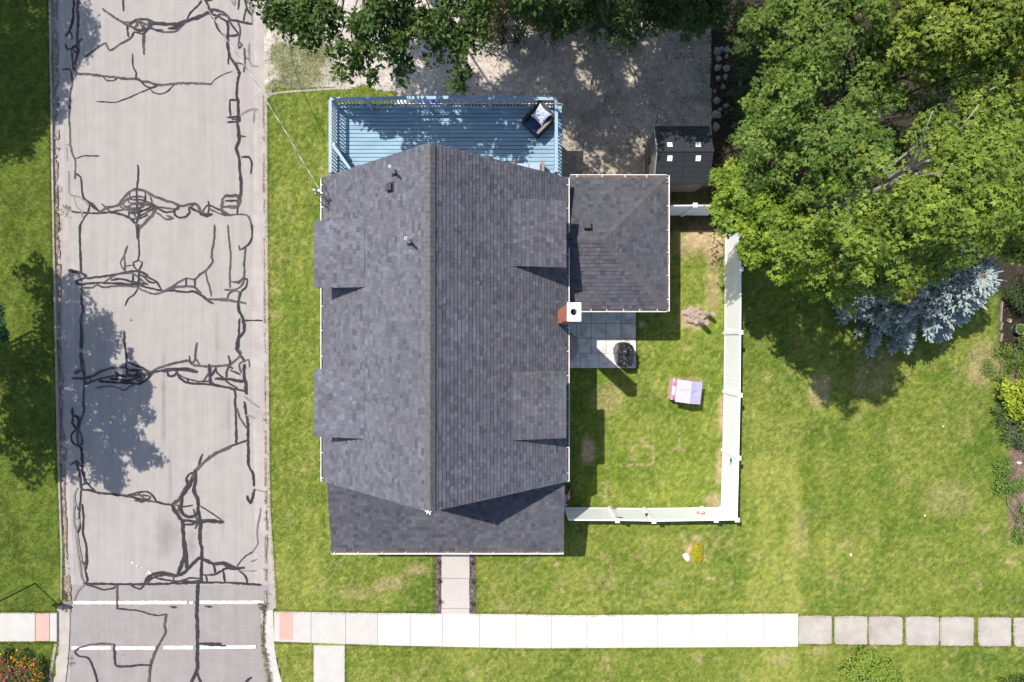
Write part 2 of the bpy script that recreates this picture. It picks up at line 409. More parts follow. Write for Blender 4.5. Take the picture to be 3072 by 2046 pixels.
    # bare woodland floor
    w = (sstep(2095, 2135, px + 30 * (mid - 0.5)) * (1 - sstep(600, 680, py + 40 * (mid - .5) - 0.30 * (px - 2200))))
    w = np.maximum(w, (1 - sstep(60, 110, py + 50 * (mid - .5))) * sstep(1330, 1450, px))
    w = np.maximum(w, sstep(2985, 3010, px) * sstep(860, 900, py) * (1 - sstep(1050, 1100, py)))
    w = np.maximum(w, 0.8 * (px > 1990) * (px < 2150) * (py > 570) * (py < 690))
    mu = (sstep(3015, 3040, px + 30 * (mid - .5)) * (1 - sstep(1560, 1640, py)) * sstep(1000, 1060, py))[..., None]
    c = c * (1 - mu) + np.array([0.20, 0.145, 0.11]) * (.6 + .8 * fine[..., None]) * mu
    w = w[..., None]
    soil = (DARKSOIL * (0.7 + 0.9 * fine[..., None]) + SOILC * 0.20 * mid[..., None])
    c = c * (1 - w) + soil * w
    return c * (0.74 + 0.52 * ff[..., None])

def gravel_amount(px, py, sheet=False, green_only=False):
    lo = np.interp(px, [795, 832, 1025, 1190, 1215, 1700, 2133, 2134], [287, 266, 262, 268, 420, 560, 560, 0])
    n = fbm(px, py, 60, 51, 4) - 0.5
    hi = np.interp(px, [790, 1350, 1500, 2134], [-120, -40, 42, 70]) + 70 * n
    soft = np.interp(px, [1190, 1230], [16, 2])
    g = sstep(-soft, soft, lo - py + n * soft * 2) * sstep(-8, 8, py - hi) * (px > 793) * (px < 2133 + 8 * n)
    green = blob(px, py, 885, 165, 95, 45, 61, 0.9) * .9 + blob(px, py, 860, 262, 70, 28, 62, 0.9) * .8 + blob(px, py, 880, 20, 80, 90, 63, 0.7) + 0.75 * blob(px, py, 905, 215, 130, 70, 64, 0.9)
    gr_ = np.clip(green * 1.3 + 0.38 * (px < 1010) * sstep(0.42, 0.6, fbm(px, py, 34, 72, 3)), 0, 1)
    if sheet: return g
    if green_only: return gr_
    return g * (1 - np.clip(gr_ * 1.25 * (0.2 + 1.6 * fbm(px, py, 9, 71, 3)), 0, 1))

POLY_OUT = []      # (x0, y0, x1, y1) on the ground where no grass grows
for r in ((975, 395, 1690, 1640), (1690, 560, 1965, 960), (1690, 925, 1907, 1104), (1305, 1640, 1427, 1845), (822, 1837, 2395, 1940),
          (940, 1930, 1034, 2400), (-400, 1840, 170, 1921), (1960, 395, 2115, 575)):
    POLY_OUT.append(r)
for (a, b) in ((2397, 2495), (2504, 2602), (2607, 2707), (2718, 2817), (2821, 2921), (2935, 3033), (3042, 3140)):
    POLY_OUT.append((a + 1, 1852, b - 1, 1934))
def road_left(py): return np.interp(py, [-900, 0, 700, 1380, 1780, 1830, 1931, 1984, 2046, 2300], [140, 146, 158, 172, 187, 172, 172, 161, 155, 60])
def road_right(py): return np.interp(py, [-900, 280, 680, 1500, 1825, 1840, 1940, 2046, 2300], [796, 800, 801, 808, 828, 822, 824, 848, 1020])

def grass_ok(px, py):
    ok = ~((px > road_left(py) - 1) & (px < road_right(py) + 1))
    for (x0, y0, x1, y1) in POLY_OUT:
        ok &= ~((px > x0) & (px < x1) & (py > y0) & (py < y1))
    return ok

# ------------------------------------------------------------------ ground sheet
def spaced(lo, hi, step, far):
    fine = np.arange(lo, hi + step, step)
    out = np.geomspace(step * 6, far, 14)
    return np.concatenate([lo - out[::-1], fine, hi + out])
xs, ys = spaced(-22.5, 22.5, 0.11, 160.0), spaced(-15.5, 15.5, 0.11, 160.0)
X, Y = np.meshgrid(xs, ys, indexing='ij')
PX, PY = X * PPM + 1536, 1023 - Y * PPM
onroad = (PX > road_left(PY) + 5) & (PX < road_right(PY) - 5)
Z = 0.02 * (fbm(PX, PY, 200, 3, 3) - 0.5)
Z = np.where(onroad, -0.25, Z)
for (x0, y0, x1, y1) in POLY_OUT:
    Z = np.where((PX > x0) & (PX < x1) & (PY > y0) & (PY < y1), -0.03, Z)
ni, nj = X.shape
ii, jj = np.meshgrid(np.arange(ni - 1), np.arange(nj - 1), indexing='ij')
a = ii * nj + jj
faces = np.stack([a, a + nj, a + nj + 1, a + 1], -1).reshape(-1, 4)
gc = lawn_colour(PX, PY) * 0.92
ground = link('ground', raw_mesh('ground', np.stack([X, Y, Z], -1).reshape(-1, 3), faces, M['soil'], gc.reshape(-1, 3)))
tag(ground, 'lawns and bare earth around the house', kind='structure')

# gravel drive: cells of an uneven outline, a stone's thickness above the soil
def patch_sheet(name, amount, x0, x1, y0, y1, step, colour, m, z0, th=0.5):
    gx, gy = np.arange(x0, x1, step), np.arange(y0, y1, step)
    A, B = np.meshgrid(gx, gy, indexing='ij')
    am = amount(A + step / 2, B + step / 2)
    keep = am[:-1, :-1] > th
    w, h = A.shape
    jx = A + (vnoise(A, B, 5, 91) - .5) * step * .8; jy = B + (vnoise(A, B, 5, 92) - .5) * step * .8
    wx, wy = (jx - 1536) / PPM, (1023 - jy) / PPM
    wz = z0 + 0.012 * fbm(A, B, 40, 93, 3) + 0.006 * vnoise(A, B, step, 94)
    i2, j2 = np.nonzero(keep)
    q = i2 * h + j2
    f = np.stack([q, q + 1, q + h + 1, q + h], -1)
    used, inv = np.unique(f.ravel(), return_inverse=True)
    V = np.stack([wx, wy, wz], -1).reshape(-1, 3)[used]
    C = colour(A, B).reshape(-1, 3)[used]
    return link(name, raw_mesh(name, V, inv.reshape(-1, 4), m, C))
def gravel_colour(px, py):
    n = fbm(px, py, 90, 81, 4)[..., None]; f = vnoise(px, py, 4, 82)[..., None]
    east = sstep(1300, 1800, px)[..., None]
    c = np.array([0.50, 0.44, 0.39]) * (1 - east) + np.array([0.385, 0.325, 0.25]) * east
    moss = (np.clip((fbm(px, py, 50, 83, 4) - 0.45) * 3, 0, 1) * sstep(1500, 1800, px))[..., None]
    c = c * (1 - moss * .5) + np.array([0.15, 0.155, 0.11]) * moss * .5
    g_ = np.clip(gravel_amount(px, py, green_only=True) * 1.25 * (0.2 + 1.6 * fbm(px, py, 9, 71, 3)), 0, 1)[..., None]
    c = c * (1 - g_ * .8) + np.array([0.16, 0.17, 0.06]) * g_ * .8
    return c * (0.68 + 0.5 * n) * (0.78 + 0.4 * f)
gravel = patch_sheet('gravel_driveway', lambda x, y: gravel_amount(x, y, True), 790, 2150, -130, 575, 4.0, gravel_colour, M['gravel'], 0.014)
tag(gravel, 'crushed limestone gravel driveway north of the deck', kind='structure')

# ------------------------------------------------------------------ road
def strip_poly(fl, fr, y0, y1, n=24):
    yy = np.linspace(y0, y1, n)
    return [(fl(v), v) for v in yy], [(fr(v), v) for v in yy]
def sheet(name, left, right, z, m, parent=None):
    """a sheet between two sighted edges"""
    mb = MB()
    vs = [P(x, y, z) for x, y in left] + [P(x, y, z) for x, y in right]
    n = len(left)
    mb.add(vs, [(i, i + 1, n + i + 1, n + i) for i in range(n - 1)])
    return mb.build(name, m, parent)
l, r_ = strip_poly(lambda v: float(road_left(v)) + 3, lambda v: float(road_right(v)) - 2, -900, 2500, 60)
road = sheet('road', l, r_, ZR, M['asphalt'])
tag(road, 'grey asphalt street with many tar sealed cracks', kind='structure')
l, r_ = strip_poly(lambda v: 205 + (v - 1755) * 0.02, lambda v: 806 if v < 1830 else float(np.interp(v, [1830, 1940, 2046, 2500], [786, 790, 812, 1000])), 1755, 2500, 20)
sheet('crossing_pavement', l, r_, ZR + 0.004, M['asphalt2'], road)
# gutter pans of paler asphalt and concrete along both kerbs
pl = [(170, -900), (171, 300), (173, 700), (172, 1100), (178, 1346), (182, 1560), (192, 1752)]
prr = [(205, -900), (208, 200), (204, 420), (212, 640), (236, 760), (238, 1346), (222, 1500), (240, 1752)]
def interp_pts(pts, yy): return float(np.interp(yy, [p[1] for p in pts], [p[0] for p in pts]))
yv = np.linspace(-900, 1752, 60)
wob = lambda y, s: 5 * (vnoise(np.array([y]), np.array([s * 50.0]), 45, s)[0] - .5)
sheet('gutter_pan', [(interp_pts(pl, y) , y) for y in yv], [(interp_pts(prr, y) + wob(y, 3) * 0.8 - 12, y) for y in yv], ZR + 0.004, M['edge_asphalt'], road)
sheet('gutter_pan', [(758 + 6 * math.sin(y / 190) + wob(y, 5) * 1.2, y) for y in yv], [(float(road_right(y)) - 5, y) for y in yv], ZR + 0.004, M['edge_asphalt'], road)
# long faint paving seams and tyre stains
sheet('paving_seam', [(607 + 0.011 * y, y) for y in yv], [(609 + 0.011 * y, y) for y in yv], ZR + 0.0046, M['edge_asphalt'], road)
def stain(pts, w, m):
    L, Rr = [], []
    for i, (x, y) in enumerate(pts):
        t = i / (len(pts) - 1); ww = w * math.sin(math.pi * min(max(t, 0.06), 0.94)) / 2
        ww *= 0.8 + 0.4 * random.random()
        L.append((x - ww, y)); Rr.append((x + ww, y))
    o = sheet('tyre_stain', L, Rr, ZR + 0.0035, m, road)
    return o

# tar seals, traced on the survey photograph tile by tile: (width, points)
TA = (0, 0); TB = (0, 680); TC = (0, 1346); TS = 0.4464
SEALS = []
def S(tile, txt):
    for ln in txt.strip().split('\n'):
        w, pts = ln.split(':')
        nums = [float(v) for v in pts.replace(',', ' ').split()]
        worn = w.strip().endswith('w')
        SEALS.append((float(w.strip().rstrip('w')) * TS, [(tile[0] + nums[i] * TS, tile[1] + nums[i + 1] * TS) for i in range(0, len(nums), 2)], worn))
S(TA, '''20: 530,-40 518,60 525,120 520,200 520,270 525,350 510,400 503,460 520,492
16: 500,-40 492,60 492,120 478,180 462,210 442,240
14: 470,205 485,255 480,262
14: 548,262 520,295 490,320 455,335 440,298
14: 490,310 525,330 520,360 495,335
15: 482,340 487,400 490,440 500,495
18: 503,510 520,497 600,500 700,512 780,520 860,530 930,532 950,545 1000,550 1050,572 1120,568 1200,560 1300,560 1420,565
5: 1420,565 1440,540 1490,505 1560,480
13: 890,365 893,440 915,490 915,530
10: 690,515 715,540 760,542 790,525
12: 945,548 985,580 1020,590 1060,575
9: 1020,590 900,640 860,660 770,688 710,684 650,682
10: 1005,595 1030,620 1075,633 1120,620 1150,590 1170,570
15: 420,468 470,465 485,520 485,560 470,640 470,720 463,780 470,860 470,950 485,1030 505,1080 503,1200
10: 510,1065 560,1048 620,1048 665,1047
8w: 445,970 465,975 475,1000
8w: 450,990 450,1080
13: 505,1165 540,1190 550,1250 558,1320 600,1370 665,1420
12w: 462,1150 463,1300 478,1312 530,1325 570,1350 600,1385
14: 600,1385 590,1430 560,1470 540,1510 537,1580
14: 480,1420 550,1430 650,1432 740,1425 830,1410 900,1405 960,1412
9w: 460,1385 480,1420
9w: 500,1330 510,1380 540,1410 550,1430 555,1480
14: 560,1335 620,1370 665,1422
14: 685,1370 730,1415
20: 665,1430 720,1395 790,1380 830,1330 870,1290 915,1270 960,1280 1020,1310 1100,1345 1160,1360 1210,1385 1270,1375 1310,1370 1340,1400 1350,1430 1390,1440
14: 925,1110 930,1170 918,1270
16: 805,1380 870,1330 930,1320 975,1330 960,1390 870,1400 820,1370
12: 870,1300 880,1340 960,1345 1010,1365 1050,1385
14: 915,1270 920,1320 920,1390 930,1450 915,1500
14: 830,1400 900,1370 1000,1380 1060,1390 1130,1400 1200,1405
12: 870,1390 865,1450 900,1500
12: 900,1400 910,1460 960,1440 1000,1420 1050,1385
14: 800,1380 830,1405 900,1418 1000,1412
14: 860,1330 870,1365 960,1362 1040,1395
12: 975,1300 975,1350 940,1400 940,1470
12: 1010,1320 1020,1370 980,1440
16: 870,1432 930,1425 1000,1400 1040,1380
12: 880,1470 930,1470 990,1445
16: 730,1425 810,1440 870,1465 915,1505 925,1580
22: 1050,1400 1020,1450 960,1510 930,1530 910,1500
14: 1060,1400 1110,1425 1160,1420 1200,1400
14: 1050,1430 1080,1445 1110,1475 1165,1465 1120,1450
14: 1210,1385 1175,1410 1175,1445 1210,1465 1250,1455 1275,1425 1270,1390 1330,1420 1350,1440
14: 1310,1370 1280,1400 1330,1425
24: 1350,1440 1390,1452 1420,1440
14: 1395,1440 1405,1400 1400,1355
13: 1360,1425 1390,1380 1430,1385 1450,1400 1490,1415 1545,1445
13: 1400,1400 1430,1415 1500,1445 1550,1445 1600,1440 1660,1445 1680,1480 1697,1568
22: 1510,1320 1495,1340 1490,1400 1500,1430 1540,1445
22: 1510,1318 1580,1312 1610,1330 1600,1385 1500,1390
14: 1515,1350 1590,1347
26: 1612,1325 1605,1360 1600,1385
22: 1610,1330 1620,1260 1612,1150 1605,1050 1590,1000 1605,940 1600,850 1590,815
13: 1600,1390 1590,1440
14: 1625,1055 1670,1055 1690,1090 1685,1165
11: 1610,915 1650,917
20: 1590,820 1600,760 1600,690 1590,640 1595,560 1608,490 1580,430 1545,380 1530,300 1530,140
14: 1600,675 1545,675 1548,780
14: 1530,790 1610,785 1610,815 1530,820
14: 1560,800 1590,802
14w: 1620,770 1670,740 1730,730 1710,750 1705,820
12: 1535,300 1535,430
12: 1570,420 1630,430
15: 1640,325 1645,400 1638,480
14w: 1675,290 1672,400 1690,440 1730,445
10: 1650,390 1672,395
16: 690,60 760,110 830,155 900,185 920,170 930,130 980,130 1030,155
14: 830,150 880,150 930,145 1000,170 1040,200 1110,215 1180,210 1220,175 1250,140
25: 1000,155 1100,160 1190,160 1260,140 1330,115 1410,80 1430,65
14: 870,165 915,130 990,130 1040,150
14: 855,170 860,240 880,255 900,215 930,220 965,230 990,200 1020,170
13: 880,255 800,300 735,340 708,290 640,330 600,360 570,380
18: 965,165 965,240 966,360
14: 825,-30 828,70
20: 1135,190 1180,185 1230,160
13: 1255,140 1270,95 1330,35 1380,-30
12: 940,150 960,190 1000,190 1050,200 1090,200
22: 905,195 935,205 985,195 1010,170
14: 1370,-20 1400,40 1410,90 1440,130 1460,190 1510,240 1535,270
17: 1420,60 1480,75 1530,105 1540,130 1620,145 1690,160
14: 1400,90 1460,105 1500,130 1530,150
14: 1440,130 1480,95 1540,115
14: 1540,140 1600,230 1560,240 1535,240
12: 1600,150 1615,200 1605,280 1625,300 1605,325 1600,290
13w: 1695,150 1690,60 1680,30 1650,-20
12w: 1545,-20 1575,35 1580,-20
12: 1610,-20 1600,60
14: 1640,-20 1660,60 1690,100
12: 1655,50 1635,140
12: 1430,-5 1380,10''')
S(TB, '''14: 535,-10 535,100 540,200 545,300 570,340 510,365 515,385 560,385 640,378 700,375 800,385 880,385 960,400 1060,425 1110,430 1170,430 1240,440 1300,435 1350,460 1400,490
22: 465,292 545,312
14: 545,312 580,325 575,345 650,340 740,325 830,308 930,298 1000,340 1050,370 1080,415
13: 550,405 560,412 620,408 655,388 690,408 760,400 850,398 920,405 960,430 1040,452 1110,430 1180,385 1250,348 1310,352 1340,320 1380,295 1430,235 1420,200 1440,60 1440,-10
16: 550,405 545,480 555,560 540,620 545,720 540,830 545,930 565,1010 565,1060
10: 560,560 545,640 555,740 550,850 560,920 570,1000
12: 855,130 835,190 840,250 840,300
9: 835,190 808,240 815,270 840,295
22: 927,-10 925,78
10: 930,80 935,150 928,225 895,240 900,270 930,295 955,240 928,225
9: 845,265 890,258
12: 690,380 740,345 790,318 880,310 930,340 990,390
17: 750,358 820,352 900,375 985,385
12: 700,382 800,378 900,392 960,400
15: 935,290 928,400
13: 895,320 885,400
12: 950,300 990,320 980,340 930,320
12: 960,330 1000,370 1045,375
9: 925,410 905,450 860,485 840,530
17: 1110,427 1200,402 1300,402 1330,430 1350,458
12: 1250,350 1250,398
12: 1310,352 1308,402
12: 1380,300 1390,350 1410,410 1418,465
19: 1390,485 1500,490 1590,505 1648,515
14: 1350,455 1390,495 1430,515
12: 1530,-10 1540,100 1550,200 1543,300 1545,410
12: 1697,-10 1690,80 1670,120 1610,155 1605,130
13: 1650,130 1640,240 1640,330 1600,370 1555,370
13: 1600,380 1630,350 1660,350 1655,400 1620,440 1600,510
13: 1510,423 1570,425 1620,400 1640,360
13: 1525,490 1535,450 1570,430 1610,440 1600,480
19: 1600,515 1605,560 1630,620 1640,700 1600,750 1590,820 1620,870 1640,905
15: 1610,620 1605,720 1600,820
11: 1630,630 1760,630
17: 490,1018 560,1020 630,1000 680,970 760,950 840,945
16: 840,945 870,965 900,970 960,960 1010,978 1060,950 1140,925 1200,910 1270,900 1290,925 1340,935 1400,940 1470,935 1540,930 1590,890
13: 832,702 838,800 850,900 840,950
14: 850,905 890,925 960,950 1010,980
14: 565,1058 620,1040 680,1020 740,1005 830,1000 900,1010 950,985 1020,985
12: 600,1010 615,1040
16: 670,1040 760,1045 850,1050 930,1055 980,1030 1020,990
15: 740,1022 800,1030 880,1030 960,1000 1010,990
14: 850,950 855,990 900,1000 930,970 880,960
12: 770,970 800,1000 850,1010
14: 780,1015 830,1040 880,1040
14: 900,1010 930,1040 970,1010
8: 640,1085 730,1070 790,1080 835,1100 870,1075 930,1050
26: 1090,968 1140,960 1200,958 1260,960 1320,975
14: 1010,985 1060,970 1110,962
15: 1120,960 1130,1000 1170,1000 1190,970 1150,960
17: 1190,980 1210,1020 1260,1050 1330,1055 1400,1060 1470,1070 1550,1085 1640,1105
11: 1190,990 1250,1020 1330,1040 1400,1040 1450,1060
12: 1265,1020 1255,1050
14: 1365,1035 1400,985
22: 1405,930 1412,1050
12: 1322,780 1310,850 1310,890 1290,920
12: 1310,880 1340,925
12: 1270,870 1275,900
14: 1450,940 1450,970 1500,1020 1550,1060 1590,1080
14: 1535,870 1545,920 1520,980 1520,1020
20: 1450,1022 1540,1025 1620,1040 1640,1040
14: 1420,1000 1450,950
16: 1535,930 1560,952
14: 1550,965 1610,992
14: 1590,890 1620,850 1600,825
14: 1640,900 1605,925 1620,980
12: 1640,900 1670,895 1675,940
24: 1640,930 1640,1000 1650,1060 1655,1120
13: 565,1060 560,1150 562,1240 540,1300 525,1360 545,1400 550,1460 530,1475 520,1440 520,1370
16: 485,1220 490,1270 525,1280 525,1350
12: 490,1275 485,1320 510,1360 475,1400 485,1450 520,1475
14: 530,1475 548,1510 550,1580
24: 505,980 552,960
15: 1560,1090 1580,1110 1580,1200 1585,1300 1587,1455
12: 1590,1220 1610,1280 1660,1360
17: 1640,1180 1650,1250 1665,1330 1665,1430 1670,1580
10w: 1640,1140 1690,1180 1740,1215
12w: 1650,1265 1710,1285
13: 1665,1435 1590,1460 1500,1495 1440,1530 1390,1568
12: 1360,1530 1335,1590''')
S(TC, '''14: 545,-10 553,80 550,140 560,180 570,235 545,245
15: 475,105 515,85 540,120
16: 515,85 525,140 540,200 545,270 600,280 650,295 740,305 850,318 920,335 1000,350 1060,362 1150,378
12: 545,140 575,220 640,290
12: 850,318 920,295 990,290 1030,320 1050,355
12: 870,322 930,310 965,330 940,355 905,350
12: 930,300 980,340 1040,355
12: 900,330 950,360 1010,325 960,310
13w: 520,265 500,310 497,400 495,500 510,560 515,650 530,750 545,850 565,905
12: 545,275 535,370 530,450 535,530 520,570
12w: 520,570 530,650 545,750 570,820
12: 550,375 560,470 555,560 575,640 580,720 570,780 550,760
12: 570,820 585,880 575,905
9w: 500,350 520,410
11w: 500,470 530,480 530,520 510,560
12: 580,700 585,760 570,820
16: 565,908 700,908 860,912 1000,910 1200,905 1350,900 1500,900 1600,905 1750,915
11: 580,915 640,930 700,948 760,938 785,920
12: 870,905 900,930 940,945 965,920 980,890
22: 975,895 1010,855 1070,835 1130,838 1180,855 1240,830 1290,780 1340,735 1380,750 1440,775 1500,770 1550,790 1590,805 1635,800
14: 990,905 1020,870 1100,850 1170,860
13: 1050,870 1120,885 1200,892 1270,870 1345,875
10: 1160,850 1165,880
16: 1210,890 1280,895 1345,890
22: 1225,480 1230,600 1235,720 1210,800 1190,850
22: 1238,620 1250,720 1255,810
21: 1325,400 1345,500 1340,600 1355,680 1355,740 1350,850 1345,900
21: 1150,378 1200,340 1240,270 1290,200 1310,150 1370,90 1440,35 1545,-10
22: 1310,150 1310,220 1300,280 1330,350 1330,390
15: 1250,200 1270,170 1310,160
18: 1250,200 1260,250 1225,310 1215,400 1230,440
16: 1290,200 1270,260 1210,330
12: 1350,50 1335,110
26: 1155,380 1190,440 1220,480
20: 1220,480 1280,485 1340,490
26: 1340,490 1420,485 1495,492
8: 1495,492 1460,460 1345,385
12: 1180,380 1230,390 1290,380
22: 1215,430 1270,460 1320,440 1330,400
15: 1300,410 1310,450 1330,500 1310,535
14: 1240,510 1290,508 1340,490
13: 1210,370 1195,420
24: 1205,395 1225,430
15: 1670,-10 1665,100 1700,170 1705,250
18: 1710,275 1690,340 1680,370 1660,320
10w: 1720,275 1780,290
13: 1350,740 1430,780 1445,840
12: 1380,850 1390,890
15: 1345,845 1390,850 1440,845 1490,820 1520,805 1590,810
13: 1500,830 1510,895
10: 1590,800 1610,760 1650,720 1700,690
10w: 1700,690 1730,640 1725,550 1745,440 1750,400
8w: 1610,820 1720,822
13: 1610,825 1650,860 1660,900
11w: 1685,758 1720,745
20: 1490,775 1560,800 1600,812
22: 1328,910 1325,1000 1320,1100 1325,1200 1325,1310 1325,1400 1320,1490 1275,1590
12: 1320,1500 1350,1580
13: 785,920 785,1000 785,1075
11: 785,1075 850,1080 930,1090 1000,1110 1060,1122 1115,1112
14: 1115,1112 1105,1180 1108,1240 1075,1300
18: 1075,1300 1040,1370 1010,1460 1000,1580
13w: 560,920 520,960 495,1020
13: 540,1335 600,1318 680,1310 765,1318
15: 765,1318 768,1360 775,1455 850,1465 930,1455 1010,1455
11: 540,1335 500,1365 530,1395 580,1400 610,1440 640,1520 655,1580
20: 1340,1310 1420,1313 1480,1312
9: 1400,1325 1520,1325
18: 1640,1580 1685,1540''')

def densify(pts, step):
    out = []
    for i in range(len(pts) - 1):
        p0 = pts[max(i - 1, 0)]; p1 = pts[i]; p2 = pts[i + 1]; p3 = pts[min(i + 2, len(pts) - 1)]
        n = max(1, int(math.hypot(p2[0] - p1[0], p2[1] - p1[1]) / step))
        for k in range(n):
            t = k / n
            f = lambda a, b, c, d: b + 0.5 * 0.7 * t * (c - a + t * (2 * a - 5 * b + 4 * c - d + t * (3 * (b - c) + d - a))) + 0.3 * t * (c - b)
            out.append((f(p0[0], p1[0], p2[0], p3[0]), f(p0[1], p1[1], p2[1], p3[1])))
    out.append(pts[-1])
    return out
for si, (w, pts, worn) in enumerate(SEALS):
    pts = densify(pts, 7.0)
    n = len(pts)
    mb = MB(); vs = []
    zz = ZR + 0.006 + 0.00012 * si
    rr = random.Random(si)
    w = max(w, 3.4) * 0.95
    for i, (x, y) in enumerate(pts):
        a_, b_ = pts[max(i - 1, 0)], pts[min(i + 1, n - 1)]
        dx, dy = b_[0] - a_[0], b_[1] - a_[1]
        d = math.hypot(dx, dy) or 1
        nx, ny = -dy / d, dx / d
        tap = 0.62 if i in (0, n - 1) else 1.0
        wl, wr = w / 2 * tap * rr.uniform(0.62, 1.35), w / 2 * tap * rr.uniform(0.62, 1.35)
        x += rr.uniform(-.5, .5); y += rr.uniform(-.5, .5)
        z = zz + 0.0011 * i / max(n, 1)
        vs.append(P(x + nx * wl, y + ny * wl, z)); vs.append(P(x - nx * wr, y - ny * wr, z))
    mb.add(vs, [(2 * i, 2 * i + 1, 2 * i + 3, 2 * i + 2) for i in range(n - 1)])
    # rounded ends
    for e, s in ((0, -1), (n - 1, 1)):
        x, y = pts[e]; cs = [P(x + w * 0.42 * math.cos(t * math.pi / 3), y + w * 0.42 * math.sin(t * math.pi / 3), zz + 0.0012 + 0.00004 * (s + 1)) for t in range(6)]
        mb.add(cs, [(0, 1, 2, 3, 4, 5)])
    mb.build('tar_seal', M['tar_worn'] if worn else (M['tar_mid'] if rr.random() < .35 else M['tar']), road)
# crossing lines
def ragged_line(y0, y1, x0, x1, slope):
    L, Rr = [], []
    xs_ = np.arange(x0, x1 + 1, 6.0)
    mb = MB(); vs = []
    for x in xs_:
        vs.append(P(x, y0 + slope * (x - x0) + random.uniform(-.9, .9), ZR + 0.028)); vs.append(P(x, y1 + slope * (x - x0) + random.uniform(-.9, .9), ZR + 0.028))
    mb.add(vs, [(2 * i, 2 * i + 1, 2 * i + 3, 2 * i + 2) for i in range(len(xs_) - 1)])
    return mb.build('crossing_line', M['roadpaint'], road)
SEAL_TOP = True
ragged_line(1803, 1813, 219, 566, -0.002); ragged_line(1803, 1812, 568, 582, 0); ragged_line(1802, 1812, 599, 792, -0.002)
ragged_line(1939, 1949, 214, 338, -0.002); ragged_line(1939, 1949, 346, 470, 0); ragged_line(1937, 1948, 490, 583, 0); ragged_line(1937, 1947, 600, 772, -0.008)
ragged_line(1937, 1944, 785, 805, 0)
for (x, y, r) in ((396, 1688, 4.5), (411, 1697, 3), (418, 1692, 2), (427, 1703, 2.5), (433, 1708, 2), (448, 1718, 6), (440, 1722, 2.5)):
    mb = MB(); mb.add([P(x + r * random.uniform(.7, 1.2) * math.cos(t), y + r * random.uniform(.6, 1.1) * math.sin(t), ZR + 0.03) for t in [k * math.pi / 4 for k in range(8)]], [tuple(range(8))])
    mb.build('paint_spill', M['roadpaint'], road)
for (x, y, r) in ((522, 1822, 7), (512, 1820, 4), (628, 1820, 6), (618, 1819, 4), (466, 1162, 3), (370, 1965, 2), (392, 960, 3)):
    mb = MB(); mb.add([P(x + r * random.uniform(.8, 1.4) * math.cos(t), y + r * random.uniform(.4, .7) * math.sin(t), ZR + 0.0302) for t in [k * math.pi / 4 for k in range(8)]], [tuple(range(8))])
    mb.build('tar_spot', M['tar'], road)

# ------------------------------------------------------------------ kerbs
def kerb(name, edge, w, z1, m, label, z0=-0.24, jit=0.0):
    """kerb stones along a sighted line, w photo pixels wide (positive: to the east)"""
    root = thing(name, None, None); root['kind'] = 'structure'; root['label'] = label
    pts = edge
    for i in range(len(pts) - 1):
        (xa, ya), (xb, yb) = pts[i], pts[i + 1]
        a0, b0 = P(xa, ya, z1), P(xb, yb, z1)
        d = (b0 - a0).normalized(); g = d * 0.006
        a0 += g; b0 -= g
        nrm = Vector((-d.y, d.x, 0))
        if nrm.x < 0: nrm = -nrm
        nrm = nrm * (w / PPM)
        up = Vector((0, 0, random.uniform(-.004, .004)))
        c = [a0 + up, b0 + up, b0 + nrm + up, a0 + nrm + up]
        lo = [Vector((p.x, p.y, z0)) for p in c]
        bev = 0.012
        ctr = sum(c, Vector()) / 4
        hi = [p + (ctr - p).normalized() * bev for p in c]
        mid = [p - Vector((0, 0, bev)) for p in c]
        mb = MB(); mb.add(lo + mid + hi, [(i2, (i2 + 1) % 4, 4 + (i2 + 1) % 4, 4 + i2) for i2 in range(4)] + [(4 + i2, 4 + (i2 + 1) % 4, 8 + (i2 + 1) % 4, 8 + i2) for i2 in range(4)] + [(8, 9, 10, 11)])
        mb.build('kerb_stone', m, root)
    return root
yk = list(range(-900, 1801, 150))
kerb('kerb', [(float(road_left(y)) - 1, y) for y in yk], 5, 0.012, M['kerb'], 'thin concrete kerb along the neighbouring lawn')
yk2 = [287] + list(range(400, 1801, 140)) + [1826]
kerb('kerb', [(float(road_right(y)) - 6, y) for y in yk2], 8, 0.014, M['kerb'], 'thin concrete kerb along the lawn beside the house')
kerb('kerb', [(799, 290), (806, 284), (816, 279), (835, 275), (890, 270), (950, 266), (1026, 261)], 6, 0.02, M['kerb'], 'curved concrete edging between gravel driveway and lawn', z0=-0.1)
# concrete ramp kerbs at the crossing
kerb('kerb', [(806, 1830), (808, 1880), (810, 1935), (815, 1975), (823, 2015), (833, 2050), (870, 2120), (930, 2190), (1030, 2260)], 13, 0.012, M['conc'], 'new concrete corner kerb where the sidewalk meets the street')
kerb('kerb', [(163, 1931), (158, 1955), (153, 1984), (148, 2015), (146, 2050), (120, 2120), (60, 2190)], 8, 0.012, M['kerb'], 'concrete corner kerb beside the flower bed')
sheet('concrete_pan', [(783, 1832), (785, 1880), (787, 1935), (795, 1990), (814, 2050), (860, 2150)], [(808, 1832), (810, 1880), (812, 1935), (821, 1990), (838, 2050), (880, 2150)], ZR + 0.033, M['conc'], road)
sheet('concrete_pan', [(171, 1815), (171, 1880), (171, 1935), (163, 1990), (156, 2050), (150, 2150)], [(209, 1815), (209, 1880), (207, 1935), (203, 1990), (196, 2050), (190, 2150)], ZR + 0.033, M['conc_old'], road)
mb = MB(); mb.box(*P(171, 1832, 0)[:2], ZR - .1, *P(186, 1818, 0)[:2], 0.012, b=0.01); mb.build('kerb_end', M['kerb'], road)
